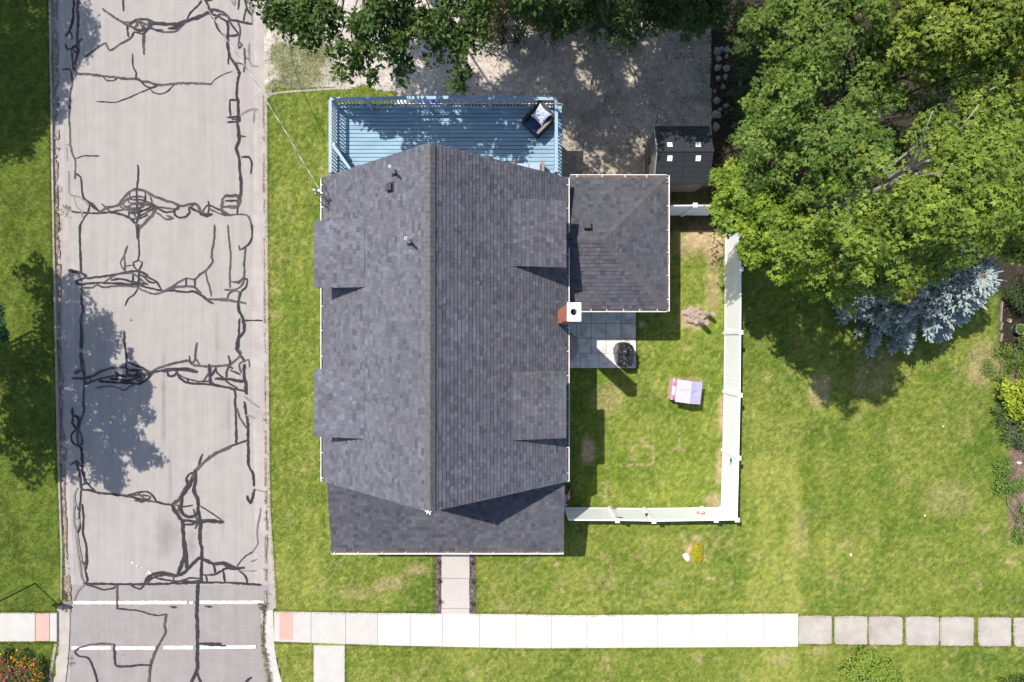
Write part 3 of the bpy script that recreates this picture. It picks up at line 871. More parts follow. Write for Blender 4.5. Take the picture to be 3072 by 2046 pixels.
# blown soil in the gutters
def dirt_am(x0f, w, seed, lim=0.5):
    def f(px, py):
        c = x0f(py)
        n = fbm(px, py, 26, seed, 4)
        along = fbm(px * 0 + 3, py, 90, seed + 7, 3)
        return (np.abs(px - c) < w * (0.35 + 1.6 * (along - 0.35))) * (n > 0.40) * 1.0
    return f
dcol = lambda A, B: (np.array([0.26, 0.20, 0.16]) * (0.45 + 0.9 * vnoise(A, B, 5, 3))[..., None])
def dirt_sheet(x0f, w, seed, xa, xb, ya, yb):
    o = patch_sheet('gutter_soil', dirt_am(x0f, w, seed), xa, xb, ya, yb, 3.0, dcol, M['gravel'], ZR + 0.034)
    o.parent = road; o['kind'] = 'stuff'
    return o
dirt_sheet(lambda y: np.interp(y, [-50, 0, 700, 1346, 1600, 1760, 1830], [156, 160, 167, 180, 192, 198, 200]), 12, 301, 140, 225, -60, 1840)
dirt_sheet(lambda y: np.interp(y, [280, 1600, 1820, 1930, 2060], [792, 797, 793, 786, 805]), 7, 311, 765, 822, 285, 2060)

# ------------------------------------------------------------------ pavements
def slab_quad(pts, z0, z1, m, name, parent, gap=0.008, bev=0.006, label=None):
    c4 = [P(x, y, z1) for x, y in pts]
    ctr = sum(c4, Vector()) / 4
    c = [p + (ctr - p).normalized() * gap for p in c4]
    hi = [p + (ctr - p).normalized() * bev for p in c]
    mid = [p - Vector((0, 0, bev)) for p in c]
    lo = [Vector((p.x, p.y, z0)) for p in c]
    mb = MB(); mb.add(lo + mid + hi, [(i, (i + 1) % 4, 4 + (i + 1) % 4, 4 + i) for i in range(4)] + [(4 + i, 4 + (i + 1) % 4, 8 + (i + 1) % 4, 8 + i) for i in range(4)] + [(8, 9, 10, 11)])
    # make the winding face up
    o = mb.build(name, m, parent)
    if label: o['label'] = label
    return o
side = thing('sidewalk', 'concrete sidewalk across the front of the lot', None); side['kind'] = 'structure'; del_cat = side.pop('category', None)
ytop = lambda x: float(np.interp(x, [822, 1135, 1580, 1700, 2340, 2395], [1834, 1839, 1843, 1846, 1841, 1841]))
ybot = lambda x: float(np.interp(x, [822, 1135, 1580, 2360, 2395], [1925, 1936, 1946, 1941, 1941]))
js = [822, 933, 1037, 1133, 1232, 1328, 1439, 1548, 1654, 1761, 1867, 1973, 2079, 2184, 2291, 2395]
for i in range(len(js) - 1):
    a_, b_ = js[i], js[i + 1]
    m = M['conc'] if i < 3 else M['conc_white']
    slab_quad([(a_, ybot(a_)), (b_, ybot(b_)), (b_, ytop(b_)), (a_, ytop(a_))], -0.1, 0.022 + random.uniform(-.002, .002), m, 'slab', side, 0.006, 0.008)
mb = MB()
for x in (838,):
    c = [P(838, 1919, .026), P(879, 1920, .026), P(879, 1836.5, .026), P(838, 1836.5, .026)]
    mb.add(c + [Vector((p.x, p.y, 0.0)) for p in c], [(0, 1, 2, 3), (0, 4, 5, 1), (1, 5, 6, 2), (2, 6, 7, 3), (3, 7, 4, 0)])
    for iy in range(19):
        for ix in range(9):
            q = P(841 + ix * 4.4, 1839 + iy * 4.3, .026)
            mb.box(q.x - .011, q.y - .011, .024, q.x + .011, q.y + .011, .031)
mb.build('tactile_plate', M['tactile'], side)
soft = lambda a_, b_, t_, bb: [(a_ + 8, bb), (b_ - 8, bb), (b_, bb - 9), (b_ + .5, t_ + 9), (b_ - 8, t_), (a_ + 8, t_), (a_ - .5, t_ + 9), (a_, bb - 9)]
for i, (a_, b_) in enumerate(((2397, 2495), (2504, 2602), (2607, 2707), (2718, 2817), (2821, 2921), (2935, 3033), (3042, 3140), (3148, 3245))):
    t_, bb = 1848 + i * 0.9, 1932 + i * 1.3
    ring = []
    for (x, y) in densify(soft(a_, b_, t_, bb) + [soft(a_, b_, t_, bb)[0]], 6)[:-1]:
        ring.append(P(x + random.uniform(-1.2, 1.2), y + random.uniform(-1.2, 1.2), 0.02))
    n = len(ring); ctr = sum(ring, Vector()) / n
    hi = [p + (ctr - p).normalized() * 0.03 + Vector((0, 0, 0.008)) for p in ring]
    lo = [Vector((p.x, p.y, -.1)) for p in ring]
    mb = MB(); mb.add(lo + ring + hi, [(k, (k + 1) % n, n + (k + 1) % n, n + k) for k in range(n)] + [(n + k, n + (k + 1) % n, 2 * n + (k + 1) % n, 2 * n + k) for k in range(n)] + [tuple(range(2 * n, 3 * n))])
    mb.build('slab', M['conc_old'], side)
sw = thing('sidewalk', 'concrete strip walk running south from the sidewalk', None); sw['kind'] = 'structure'
for (a_, b_) in ((1936, 2060), (2061, 2170), (2171, 2280)):
    slab_quad([(940, b_), (1035, b_), (1035, a_ + 1), (940, a_)], -0.1, 0.02, M['conc'], 'slab', sw)
sl = thing('sidewalk', 'short concrete sidewalk over the street with a red tactile plate', None); sl['kind'] = 'structure'
for (a_, b_) in ((-230, -112), (-111, -10), (-9, 105), (149, 170)):
    slab_quad([(a_, 1925), (b_, 1925), (b_, 1838), (a_, 1838)], -0.1, 0.02, M['conc'], 'slab', sl)
slab_quad([(106, 1924), (148, 1924), (148, 1839), (106, 1839)], -0.1, 0.022, M['tactile'], 'tactile_plate', sl)
fw = thing('front_path', 'pale concrete path from sidewalk to the front porch', None); fw['kind'] = 'structure'
for (a_, b_) in ((1600, 1735), (1736, 1825), (1826, 1842)):
    slab_quad([(1324.5, b_), (1409, b_), (1407.5, a_), (1323.5, a_)], -0.1, 0.024, M['conc_walk'], 'slab', fw, 0.003)
for (a_, b_, lb) in ((1305, 1323, 'narrow mulch bed west of the front path'), (1409, 1427, 'narrow mulch bed east of the front path')):
    f = lambda px, py, a_=a_, b_=b_: ((px > a_ + 1.5 * (vnoise(px, py, 8, 5) - .5)) & (px < b_ + 1.5 * (vnoise(px, py, 8, 6) - .5))) * 1.0
    o = patch_sheet('mulch_bed', f, a_ - 6, b_ + 6, 1655, 1841, 2.2, lambda A, B: (np.array([0.135, 0.105, 0.095]) * (0.3 + 1.3 * vnoise(A, B, 3, 8) ** 1.5)[..., None]), M['gravel'], 0.006)
    tag(o, lb, kind='stuff')
mb = MB()
for (a_, b_) in ((-400, 1),):
    pass
# patio
pat = thing('patio', 'grey square slab patio behind the house', None); pat['kind'] = 'structure'
mb = MB(); q0, q1 = P(1650, 1104.5, 0), P(1908, 925, 0); mb.box(q0.x, q0.y, -.05, q1.x, q1.y, 0.012); mb.build('sand_bed', M['slab_joint'], pat)
rows = [(925, 970), (970, 1014), (1014, 1060), (1060, 1104.5)]
for ri, (y0, y1) in enumerate(rows):
    cx = [1685, 1730, 1774.3, 1818.5, 1863.4, 1908] if ri < 3 else [1685, 1740.7, 1796, 1851.5, 1908]
    for i in range(len(cx) - 1):
        slab_quad([(cx[i], y1), (cx[i + 1], y1), (cx[i + 1], y0), (cx[i], y0)], 0.0, 0.035 + random.uniform(-.003, .003), M['slab'], 'slab', pat, 0.010, 0.006)
# ------------------------------------------------------------------ house
XR, ZRIDGE, ZE = -2.43, 7.34, 3.50         # ridge line, ridge height, eave height
XW, XE = -6.76, 1.95                       # eave edges
YN, YS = 5.86, -5.04                       # rakes
SL = (ZRIDGE - ZE) / (XE - XR)
house = thing('house', 'story and a half house with a dark grey shingle gable roof and four shed dormers', 'house', (XR, 0.4, 0))
def hp(o):
    o.parent = house; o.matrix_parent_inverse = Matrix.Translation((-house.location[0], -house.location[1], 0)); return o
roof = hp(MB().add([], []).build('roof', M['roofdeck']))      # filled below
TS_SCALE = [1.0]  # shingle tone factor; paints in how each roof pitch takes the light
TONES = [(.082, .084, .094), (.098, .101, .111), (.108, .111, .122), (.116, .119, .130), (.132, .134, .145), (.112, .107, .119), (.104, .105, .117), (.122, .125, .136)]
_srng = random.Random(5)
def shingle_tabs(origin, U, V, Nn, ulen, vlen, clip=None, expo=0.143, tmin=0.13, tmax=0.30, course0=0, uphill_ext=0.012, thick=0.024):
    """list of shingle tabs: each (corner points, tone); clip(u, v) gives the allowed u range of a course"""
    out = []
    nc = int(math.ceil(vlen / expo))
    for j in range(nc):
        v0, v1 = j * expo, min((j + 1) * expo + uphill_ext, vlen)
        lo, hi = (0, ulen) if clip is None else clip(0.5 * (v0 + v1))
        if hi - lo < 0.05: continue
        u = lo - _srng.uniform(0, tmax)
        while u < hi:
            w = _srng.choice((0.13, 0.15, 0.15, 0.18, 0.22))
            a, b = max(u, lo), min(u + w, hi)
            u += w
            if b - a < 0.02: continue
            t = list(_srng.choice(TONES)); k = _srng.uniform(0.9, 1.1) * (0.86 + 0.3 * float(fbm(np.array([(a + origin[0]) * 60.]), np.array([(v0 + origin[1]) * 60.]), 90, 7)[0])); t = [c * k for c in t]; hue = float(fbm(np.array([(b + origin[0]) * 50. + 300]), np.array([(v0 + origin[1]) * 50.]), 60, 11)[0]) - .5; t = [t[0] * (1 + .12 * hue) * .98, t[1] * (1 - .04 * hue) * .97, t[2] * .98]; t = [t[0], t[1] * .985, t[2] * 1.03]
            th = thick * _srng.choice((0.7, 1.0, 1.0))
            out.append((origin, U, V, Nn, a + .002, b - .002, v0 + _srng.uniform(-.004, .004), v1, th, t))
    return out
def tab_into(mb, tab, local=None):
    o, U, V, Nn, a, b, v0, v1, th, t = tab
    c = [o + U * a + V * v0, o + U * b + V * v0, o + U * b + V * v1 - Nn * .002, o + U * a + V * v1 - Nn * .002]
    top = [c[0] + Nn * th, c[1] + Nn * th, c[2] + Nn * .003, c[3] + Nn * .003]
    vs = c[:2] + top + c[2:]
    if local is not None: vs = [p - local for p in vs]
    flip = U.cross(V).dot(Nn) < 0
    fs = [(2, 3, 4, 5), (0, 1, 3, 2), (0, 2, 5, 7), (1, 6, 4, 3)]
    if flip: fs = [tuple(reversed(f)) for f in fs]
    mb.add(vs, fs, [q * TS_SCALE[0] for q in t])
nW = Vector((-math.sin(math.atan(SL)), 0, math.cos(math.atan(SL)))); nE = Vector((-nW.x, 0, nW.z))
slopelen = math.hypot(XE - XR, ZRIDGE - ZE)
vW = Vector((XR - XW, 0, ZRIDGE - ZE)).normalized(); vE = Vector((XR - XE, 0, ZRIDGE - ZE)).normalized()
Uy = Vector((0, 1, 0))
TH = 0.16
# solid roof deck of the two main planes
mb = MB()
for (xe, nn) in ((XW, nW), (XE, nE)):
    a0, a1 = Vector((xe, YS, ZE)), Vector((xe, YN, ZE)); b0, b1 = Vector((XR, YS, ZRIDGE)), Vector((XR, YN, ZRIDGE))
    d = -nn * 0.012; e = Vector((0, 0, -TH))
    vs = [a0 + d, a1 + d, b1 + d, b0 + d, a0 + d + e, a1 + d + e, b1 + d + e, b0 + d + e]
    fs = [(0, 1, 2, 3), (7, 6, 5, 4), (0, 4, 5, 1), (1, 5, 6, 2), (3, 7, 4, 0)]
    mb.add(vs, fs)
roof.data = mb.mesh('roof', M['roofdeck'])
field = MB(); singles = []
tabsW = shingle_tabs(Vector((XW - 0.02, YS - .02, ZE - 0.02)), Uy, vW, nW, YN - YS + .04, slopelen + .02)
tabsE = shingle_tabs(Vector((XE + 0.02, YS - .02, ZE - 0.02)), Uy, vE, nE, YN - YS + .04, slopelen + .02)
allt = tabsW + tabsE
# the 300 nearest the lens (highest on the slopes) are parts of their own
order = sorted(range(len(allt)), key=lambda i: -(allt[i][6]) + 0.0)
single_ids = set(order[:300])
SH_MESH = {}
for i, t in enumerate(allt):
    if i in single_ids:
        o, U, V, Nn, a, b, v0, v1, th, tone = t
        key = (round(b - a, 2), V.x > 0, round(th, 4), TONES.index(min(TONES, key=lambda q: sum((q[k] - tone[k]) ** 2 for k in range(3)))))
        base = o + U * a + V * v0
        if key not in SH_MESH:
            m_ = MB(); tab_into(m_, (Vector((0, 0, 0)), U, V, Nn, 0, key[0], 0, v1 - v0, th, TONES[key[3]])); SH_MESH[key] = m_.mesh('shingle', M['shingle'])
        q = link('shingle', SH_MESH[key], roof); q.location = base
    else:
        tab_into(field, t)
fo = field.build('shingle_field', M['shingle'], roof); fo['kind'] = 'stuff'
# ridge vent with bent cap shingles
for i in range(int((YN - YS) / 0.145)):
    y0 = YS + i * 0.145; y1 = y0 + 0.150
    if y0 > YN: break
    mb = MB(); zz = 0.060
    prof = [(-0.165, -0.165 * SL + .012), (-0.155, -0.155 * SL + zz), (-0.02, zz + .008 - .02 * SL), (0.02, zz + .008 - .02 * SL), (0.155, -0.155 * SL + zz), (0.165, -0.165 * SL + .012)]
    w1, w2 = 0.0, 0.012
    vs = [(XR + x, y0, ZRIDGE + z + w2) for x, z in prof] + [(XR + x, y1 + .01, ZRIDGE + z + w1) for x, z in prof]
    n = len(prof)
    mb.add(vs, [(k, k + 1, n + k + 1, n + k) for k in range(n - 1)] + [(5, 4, 3, 2, 1, 0)])
    if i == 0: ridge_me = mb.mesh('ridge_cap', M['ridge'])
    q = link('ridge_cap', ridge_me, hp(link('ridge', None)) if False else roof)
    q.location = (0, i * 0.145, 0); q.data = ridge_me
# dormers: low sheds on each slope
def dormer(side_, y0, y1):
    s = 1 if side_ == 'E' else -1
    xj = XR + s * 2.46; zj = ZRIDGE - SL * 2.46 + .012
    xd = XR + s * 4.24; zd = 4.76
    d = hp(link('dormer', None)); d.empty_display_size = .2
    V = Vector((xj - xd, 0, zj - zd)); vl = V.length; V.normalize()
    Nn = Vector((-V.z, 0, V.x)) if V.x > 0 else Vector((V.z, 0, -V.x))
    if Nn.z < 0: Nn = -Nn
    mb = MB()
    A = [Vector((xd, y0, zd)), Vector((xd, y1, zd)), Vector((xj, y1, zj)), Vector((xj, y0, zj))]
    up = [p - Nn * .012 for p in A]; dn = [p - Vector((0, 0, .11)) for p in A]
    mb.add(up + dn, [(0, 1, 2, 3), (7, 6, 5, 4), (0, 4, 5, 1), (1, 5, 6, 2), (2, 6, 7, 3), (3, 7, 4, 0)])
    mb.build('dormer_roof', M['roofdeck'], d)
    f2 = MB(); TS_SCALE[0] = .80 if side_ == 'E' else 1.10  # east dormers painted darker, west paler, for the light on their pitch
    for t in shingle_tabs(Vector((xd + s * .02, y0 - .015, zd - .004)), Uy, V, Nn, y1 - y0 + .03, vl + .05): tab_into(f2, t)
    q = f2.build('shingle_field', M['shingle'], d); q['kind'] = 'stuff'; TS_SCALE[0] = 1.0
    # walls
    w = MB(); xf = XR + s * 4.0; zf = ZRIDGE - SL * 4.0
    zt = lambda x: zd + (zj - zd) * (x - xd) / (xj - xd) - .11
    for (ya, yb) in ((y0 + .12, y0 + .2), (y1 - .2, y1 - .12)):
        pr = [(xf, zf - .1), (xf, zt(xf)), (XR + s * 2.5, zt(XR + s * 2.5)), (XR + s * 2.5, zj - .1 - .1)]
        vs = [(x, ya, z) for x, z in pr] + [(x, yb, z) for x, z in pr]
        w.add(vs, [(0, 1, 2, 3), (7, 6, 5, 4)] + [(k, 4 + k, 4 + (k + 1) % 4, (k + 1) % 4) for k in range(4)])
    w.box(xf - .04, y0 + .2, zf - .1, xf + .04, y1 - .2, zt(xf))
    w.build('dormer_wall', M['siding'], d)
    wn_ = MB(); ym = (y0 + y1) / 2; wn_.box(xf + s * .04, ym - .4, zf + .25, xf + s * .07, ym + .4, zt(xf) - .12)
    wn_.build('window', M['glass'], d)
    b = 0.0
    fb = MB(); fb.bar((xd + s * .012, y0, zd - .06), (xd + s * .012, y1, zd - .06), .02, .10); fb.build('fascia_board', M['white'], d)
    return d
dormer('E', 2.50, 4.72); dormer('E', -3.27, -1.03)
dormer('W', 1.80, 4.05); dormer('W', -3.22, -0.95)
# body walls
w = MB()
ww, we, wn2, ws = XW + .40, XE - .35, YN - .35, YS + .38
zt = ZE + .25
for (x0, y0, x1, y1) in ((ww, ws, ww + .15, wn2), (we - .15, ws, we, wn2)):
    w.box(x0, y0, -0.3, x1, y1, zt)
for yy in (ws, wn2 - .15):
    pr = [(ww, -.3), (we, -.3), (we, zt), (XR, ZRIDGE - .35), (ww, zt)]
    vs = [(x, yy, z) for x, z in pr] + [(x, yy + .15, z) for x, z in pr]
    w.add(vs, [(0, 1, 2, 3, 4), (9, 8, 7, 6, 5)] + [(k, 5 + k, 5 + (k + 1) % 5, (k + 1) % 5) for k in range(5)])
hp(w.build('wall', M['siding']))
def window(x0, y0, z0, x1, y1, z1):
    f = MB(); f.box(x0, y0, z0, x1, y1, z1); fr = hp(f.build('window', M['white']))
    g = MB()
    if abs(x1 - x0) < abs(y1 - y0): g.box(x0 - .015, y0 + .07, z0 + .07, x1 + .015, y1 - .07, z1 - .07)
    else: g.box(x0 + .07, y0 - .015, z0 + .07, x1 - .07, y1 + .015, z1 - .07)
    g.build('pane', M['glass'], fr)
for yc in (-3.4, -0.6, 2.4, 4.6):
    window(ww - .03, yc - .45, 1.0, ww + .02, yc + .45, 2.3)
for yc in (-3.6, -1.2):
    window(we - .02, yc - .45, 1.0, we + .03, yc + .45, 2.3)
for xc in (-5.3, -0.2): window(xc - .45, ws - .03, 1.0, xc + .45, ws + .02, 2.3)
window(XR - .4, ws - .03, 4.6, XR + .4, ws + .02, 5.8); window(XR + 1.6, wn2 - .02, 4.0, XR + 2.4, wn2 + .03, 4.9)
d = MB(); d.box(-2.75, ws - .05, 0.25, -1.75, ws + .02, 2.3); dd = hp(d.build('door', M['oldwood'])); k_ = MB(); k_.box(-1.9, ws - .10, 1.2, -1.84, ws - .05, 1.26); k_.build('handle', M['black'], dd)

# gutters: open troughs with white lip, hangers and leaf litter
def gutter(a, b, out, name='gutter', par=None, z_in=0.0, hang=0.86, first=0.25, w=0.115, h=0.10):
    """from a to b along an eave, opening to the side 'out' (unit vector)"""
    a, b, out = Vector(a), Vector(b), Vector(out)
    d = (b - a).normalized(); L = (b - a).length
    prof = [(0.0, 0.0), (0.0, -h), (w * .85, -h), (w, -.03), (w, 0.0), (w - .022, 0.0), (w - .022, -.01), (w - .014, -.035), (w * .85 - .01, -h + .01), (0.008, -h + .01), (0.008, 0.0)]
    mb = MB(); n = len(prof)
    vs = [a + out * x + Vector((0, 0, z)) for x, z in prof] + [b + out * x + Vector((0, 0, z)) for x, z in prof]
    mb.add(vs, [(k, (k + 1) % n, n + (k + 1) % n, n + k) for k in range(n)])
    for p in (a, b):
        e = d * (.006 if p is b else -.006)
        mb.add([p + e, p + e + out * w, p + e + out * w * .85 - Vector((0, 0, h)), p + e - Vector((0, 0, h)), p, p + out * w, p + out * w * .85 - Vector((0, 0, h)), p - Vector((0, 0, h))],
               [(0, 1, 2, 3), (7, 6, 5, 4), (0, 4, 5, 1), (1, 5, 6, 2), (2, 6, 7, 3)])
    g = mb.build(name, M['whitemetal'], par)
    if par is house: g.matrix_parent_inverse = Matrix.Translation((-house.location[0], -house.location[1], 0))
    li = MB(); t = 0.0
    while t < L - .05:
        t2 = min(t + random.uniform(.15, .5), L - .02)
        hh = -h + .012 + random.uniform(.012, .045)
        li.add([a + d * t + out * .012 + Vector((0, 0, hh)), a + d * t2 + out * .012 + Vector((0, 0, hh)), a + d * t2 + out * (w * .85 - .012) + Vector((0, 0, hh + .004)), a + d * t + out * (w * .85 - .012) + Vector((0, 0, hh - .004))], [(0, 1, 2, 3)])
        t = t2
    q = li.build('leaf_litter', M['debris'], g); q['kind'] = 'stuff'
    t = first
    while t < L - .05:
        hb = MB(); p = a + d * t
        hb.bar(p + out * .0, p + out * (w - .005), .022, .012)
        o = hb.build('hanger', M['whitemetal'], g); o.location = (0, 0, .004)
        t += hang * random.uniform(.92, 1.08)
    return g
WEST, EAST, NORTH, SOUTH = (-1, 0, 0), (1, 0, 0), (0, 1, 0), (0, -1, 0)
# the western eave gutter shows between the dormers, the eastern one runs on
gutter((XW, YN, ZE - .01), (XW, YS, ZE - .01), WEST, par=house)
gutter((XE, YN, ZE - .01), (XE, YS, ZE - .01), EAST, par=house)

# roof vents and pipes
def on_roof(px, py):
    """point of the west slope seen at (px, py)"""
    z = 5.0
    for _ in range(20):
        p = P(px, py, z); z = ZRIDGE - SL * abs(p.x - XR)
    return P(px, py, z)
def on_east(px, py):
    return on_roof(px, py)
for (bx, by, tz) in ((1184, 520, .78), (1231, 728, .82)):
    p = on_roof(bx, by)
    r = thing('vent_pipe', 'white plumbing vent pipe nearer the deck end of the roof' if by < 600 else 'white plumbing vent pipe nearer the middle of the roof', 'pipe', p, group=None)
    mb = MB(); mb.tube([(0, 0, -.05), (0, 0, tz)], .042, 14, cap=False); mb.tube([(0, 0, tz), (0, 0, tz - .15)], .034, 14, cap=False)
    mb.add([(.042 * math.cos(t * math.pi / 7), .042 * math.sin(t * math.pi / 7), tz) for t in range(14)] + [(.034 * math.cos(t * math.pi / 7), .034 * math.sin(t * math.pi / 7), tz) for t in range(14)], [(t, (t + 1) % 14, 14 + (t + 1) % 14, 14 + t) for t in range(14)])
    mb.build('pipe', M['white'], r, True)
    mb = MB(); mb.tube([(0, 0, -.06), (0, 0, .05), (0, 0, .09)], [.10, .075, .05], 14); mb.build('rubber_boot', M['black'], r, True)
    mb = MB(); s = .10
    mb.add([Vector((x * s, y * s, 0)) + nW * .02 + Vector((0, 0, 0)) for x, y in ((-1, -1), (1, -1), (1, 1), (-1, 1))], [(0, 1, 2, 3)])
    for v in range(4):
        q = mb.v[v]; mb.v[v] = (q[0], q[1], q[0] * SL + .02)
    mb.build('flashing', M['roofdeck'], r)
def box_vent(p, nn, name, label, sx=.24, sy=.24, hh=.13):
    r = thing(name, label, 'vent', p)
    mb = MB(); mb.box(-sx / 2, -sy / 2, hh - .05, sx / 2, sy / 2, hh, b=.02); mb.box(-sx * .4, -sy * .4, -.2, sx * .4, sy * .4, hh - .05)
    o = mb.build('hood', M['shed_trim'], r)
    mb = MB(); mb.box(-sx * .7, -sy * .7, .012, sx * .7, sy * .7, .016); mb.build('flashing', M['roofdeck'], r)
    r.rotation_euler = Vector((0, 0, 1)).rotation_difference(nn).to_euler()
    return r
box_vent(on_roof(1173, 562), nW, 'roof_vent', 'square dark vent hood below the first vent pipe on the west slope')

# chimney
chx0, chx1, chy0, chy1 = 1.62, 2.0, 0.60, 1.09
ch = hp(link('chimney', None))
mb = MB(); mb.box(chx0 + .012, chy0 + .012, -.2, chx1 - .012 + .05, chy1 - .012, 7.02); mb.build('mortar_core', M['mortar'], ch)
BR = [(.36, .13, .075), (.40, .16, .09), (.33, .11, .07), (.44, .19, .11)]
BRM = {}
def brick(cx, cy, cz, lx, ly, rot=0):
    key = (round(lx, 3), round(ly, 3), random.randrange(4))
    if key not in BRM:
        m_ = MB(); m_.box(-key[0] / 2, -key[1] / 2, -.034, key[0] / 2, key[1] / 2, .034, col=BR[key[2]], b=.004); BRM[key] = m_.mesh('brick', M['brick'])
    o = link('brick', BRM[key], ch); o.location = (cx, cy, cz)
cz = 3.62; row = 0
while cz < 7.36:
    # west face carries single stretchers, the other faces are seen only from the side
    ly = (chy1 - chy0); n = 2.5
    L_ = .188
    y = chy0 - (.1 if row % 2 else 0)
    while y < chy1 - .02:
        a_, b_ = max(y, chy0), min(y + L_, chy1)
        if b_ - a_ > .03: brick(chx0 + .02, (a_ + b_) / 2, cz, .052, b_ - a_ - .010)
        y += L_ + .002
    if row % 1 == 0 and cz > 3.7:
        for yy in (chy0 + .018, chy1 - .018):
            brick((chx0 + .06 + chx1) / 2 + .02, yy, cz, chx1 - chx0 - .08, .052)
    cz += .0775; row += 1
mb = MB(); zc = 7.40
c0, c1 = P(1701.5, 964, zc + .1), P(1743.5, 907.5, zc + .1)
cxm, cym = (c0.x + c1.x) / 2, (c0.y + c1.y) / 2
ring = [(cxm - .01 + .100 * math.cos(t * math.pi / 12), cym - .0 + .100 * math.sin(t * math.pi / 12)) for t in range(24)]
sq = []
for t in range(24):
    an = t * math.pi / 12; c, s = math.cos(an), math.sin(an); k = 1 / max(abs(c), abs(s))
    sq.append((cxm + (c1.x - c0.x) / 2 * c * k, cym + (c1.y - c0.y) / 2 * s * k))
mb.add([(x, y, zc + .1) for x, y in sq] + [(x, y, zc + .1) for x, y in ring] + [(x, y, zc) for x, y in sq] + [(x, y, zc - .3) for x, y in ring],
       [(t, (t + 1) % 24, 24 + (t + 1) % 24, 24 + t) for t in range(24)] + [(48 + t, 48 + (t + 1) % 24, (t + 1) % 24, t) for t in range(24)] + [(24 + t, 24 + (t + 1) % 24, 72 + (t + 1) % 24, 72 + t) for t in range(24)])
mb.build('chimney_cap', M['whitemetal'], ch)
mb = MB(); mb.tube([(ring[0][0] - .100, cym, zc - .3), (ring[0][0] - .100, cym, zc + .115)], .103, 24, cap=False); mb.build('flue', M['debris'], ch, True)
mb = MB(); mb.box(chx0 + .06, chy0 + .06, 7.02, chx1 - .02, chy1 - .06, 7.10); mb.build('flue_shade', M['black'], ch)  # black block added for the darkness down the flue

# ------------------------------------------------------------------ wing with a hip roof
hx0, hx1 = XE + .02, 5.72
yn, ys = P(0, 534, 2.76).y, P(0, 925, 2.76).y
hze, hslope = 2.76, .333
hy = (yn + ys) / 2; hw = (yn - ys) / 2; hzr = hze + hw * hslope; hxa = hx1 - hw
wing = hp(link('wing_roof', None))
mb = MB()
A, B_, C_, D_ = Vector((hx0 - .3, yn, hze)), Vector((hx1, yn, hze)), Vector((hx1, ys, hze)), Vector((hx0 - .3, ys, hze)); E_, F_ = Vector((hxa, hy, hzr)), Vector((hx0 - .3, hy, hzr))
top = [p - Vector((0, 0, .012)) for p in (A, B_, C_, D_, E_, F_)]; bot = [p - Vector((0, 0, .15)) for p in (A, B_, C_, D_)]
mb.add(top + bot, [(0, 5, 4, 1), (1, 4, 2), (2, 4, 5, 3), (0, 1, 7, 6), (1, 2, 8, 7), (2, 3, 9, 8), (3, 0, 6, 9), (6, 7, 8, 9)])
mb.build('roof_boards', M['roofdeck'], wing)
TS_SCALE[0] = .70  # wing shingles painted darker to stand for the light on a low pitch
f3 = MB(); sl3 = hw * math.sqrt(1 + hslope ** 2)
vl = lambda v: v / sl3
Vn = Vector((0, -hw, hw * hslope)).normalized(); Nn_ = Vector((0, hslope, 1)).normalized()
for t in shingle_tabs(Vector((hx0 - .1, yn + .02, hze - .006)), Vector((1, 0, 0)), Vn, Nn_, hx1 - hx0 + .1, sl3, clip=lambda v: (0, (hx1 - hx0 + .1) - hw * vl(v)), tmax=.25): tab_into(f3, t)
Vs = Vector((0, hw, hw * hslope)).normalized(); Ns_ = Vector((0, -hslope, 1)).normalized()
for t in shingle_tabs(Vector((hx0 - .1, ys - .02, hze - .006)), Vector((1, 0, 0)), Vs, Ns_, hx1 - hx0 + .1, sl3, clip=lambda v: (0, (hx1 - hx0 + .1) - hw * vl(v)), tmax=.25): tab_into(f3, t)
Ve = Vector((-hw, 0, hw * hslope)).normalized(); Ne_ = Vector((hslope, 0, 1)).normalized()
for t in shingle_tabs(Vector((hx1 + .02, ys, hze - .006)), Uy, Ve, Ne_, 2 * hw, sl3, clip=lambda v: (hw * vl(v), 2 * hw - hw * vl(v)), tmax=.25): tab_into(f3, t)
q = f3.build('shingle_field', M['shingle'], wing); q['kind'] = 'stuff'
mbr = MB()
def ridge_strip(mb, a, b, wd, lift=.030, step=.145):
    a, b = Vector(a), Vector(b); d = (b - a).normalized(); L = (b - a).length; s = Vector((-d.y, d.x, 0)).normalized()
    n = int(L / step)
    for i in range(n):
        p, q = a + d * i * step, a + d * ((i + 1) * step + .01)
        c = _srng.choice([(.088, .083, .088), (.096, .091, .095), (.080, .076, .080)])
        dr = -wd * (hslope * .72)
        mb.add([p + s * wd + Vector((0, 0, dr + lift * .5)), p + Vector((0, 0, lift)), p - s * wd + Vector((0, 0, dr + lift * .5)), q + s * wd + Vector((0, 0, dr + lift * .5 - .008)), q + Vector((0, 0, lift - .008)), q - s * wd + Vector((0, 0, dr + lift * .5 - .008))],
               [(0, 1, 4, 3), (1, 2, 5, 4)], c)
ridge_strip(mbr, B_, E_, .17); ridge_strip(mbr, C_, E_, .17); ridge_strip(mbr, E_ + Vector((.05, 0, .006)), (XE + .12, hy, hzr + .006), .13)
q = mbr.build('hip_cap', M['shingle'], wing); q['kind'] = 'stuff'
w = MB()
wx1, wyn, wys = hx1 - .38, yn - .38, ys + .38
w.box(wx1 - .12, wys, -.3, wx1, wyn, hze - .03); w.box(XE - .3, wyn - .12, -.3, wx1 - .12, wyn, hze - .03); w.box(XE - .3, wys, -.3, wx1 - .12, wys + .12, hze - .03)
hp(w.build('wing_wall', M['siding']))
window(wx1 - .02, hy - .6, .9, wx1 + .03, hy + .6, 2.1)
dd = MB(); dd.box(3.2, wys - .03, .1, 4.8, wys + .02, 2.15); dd = hp(dd.build('patio_door', M['glass']))
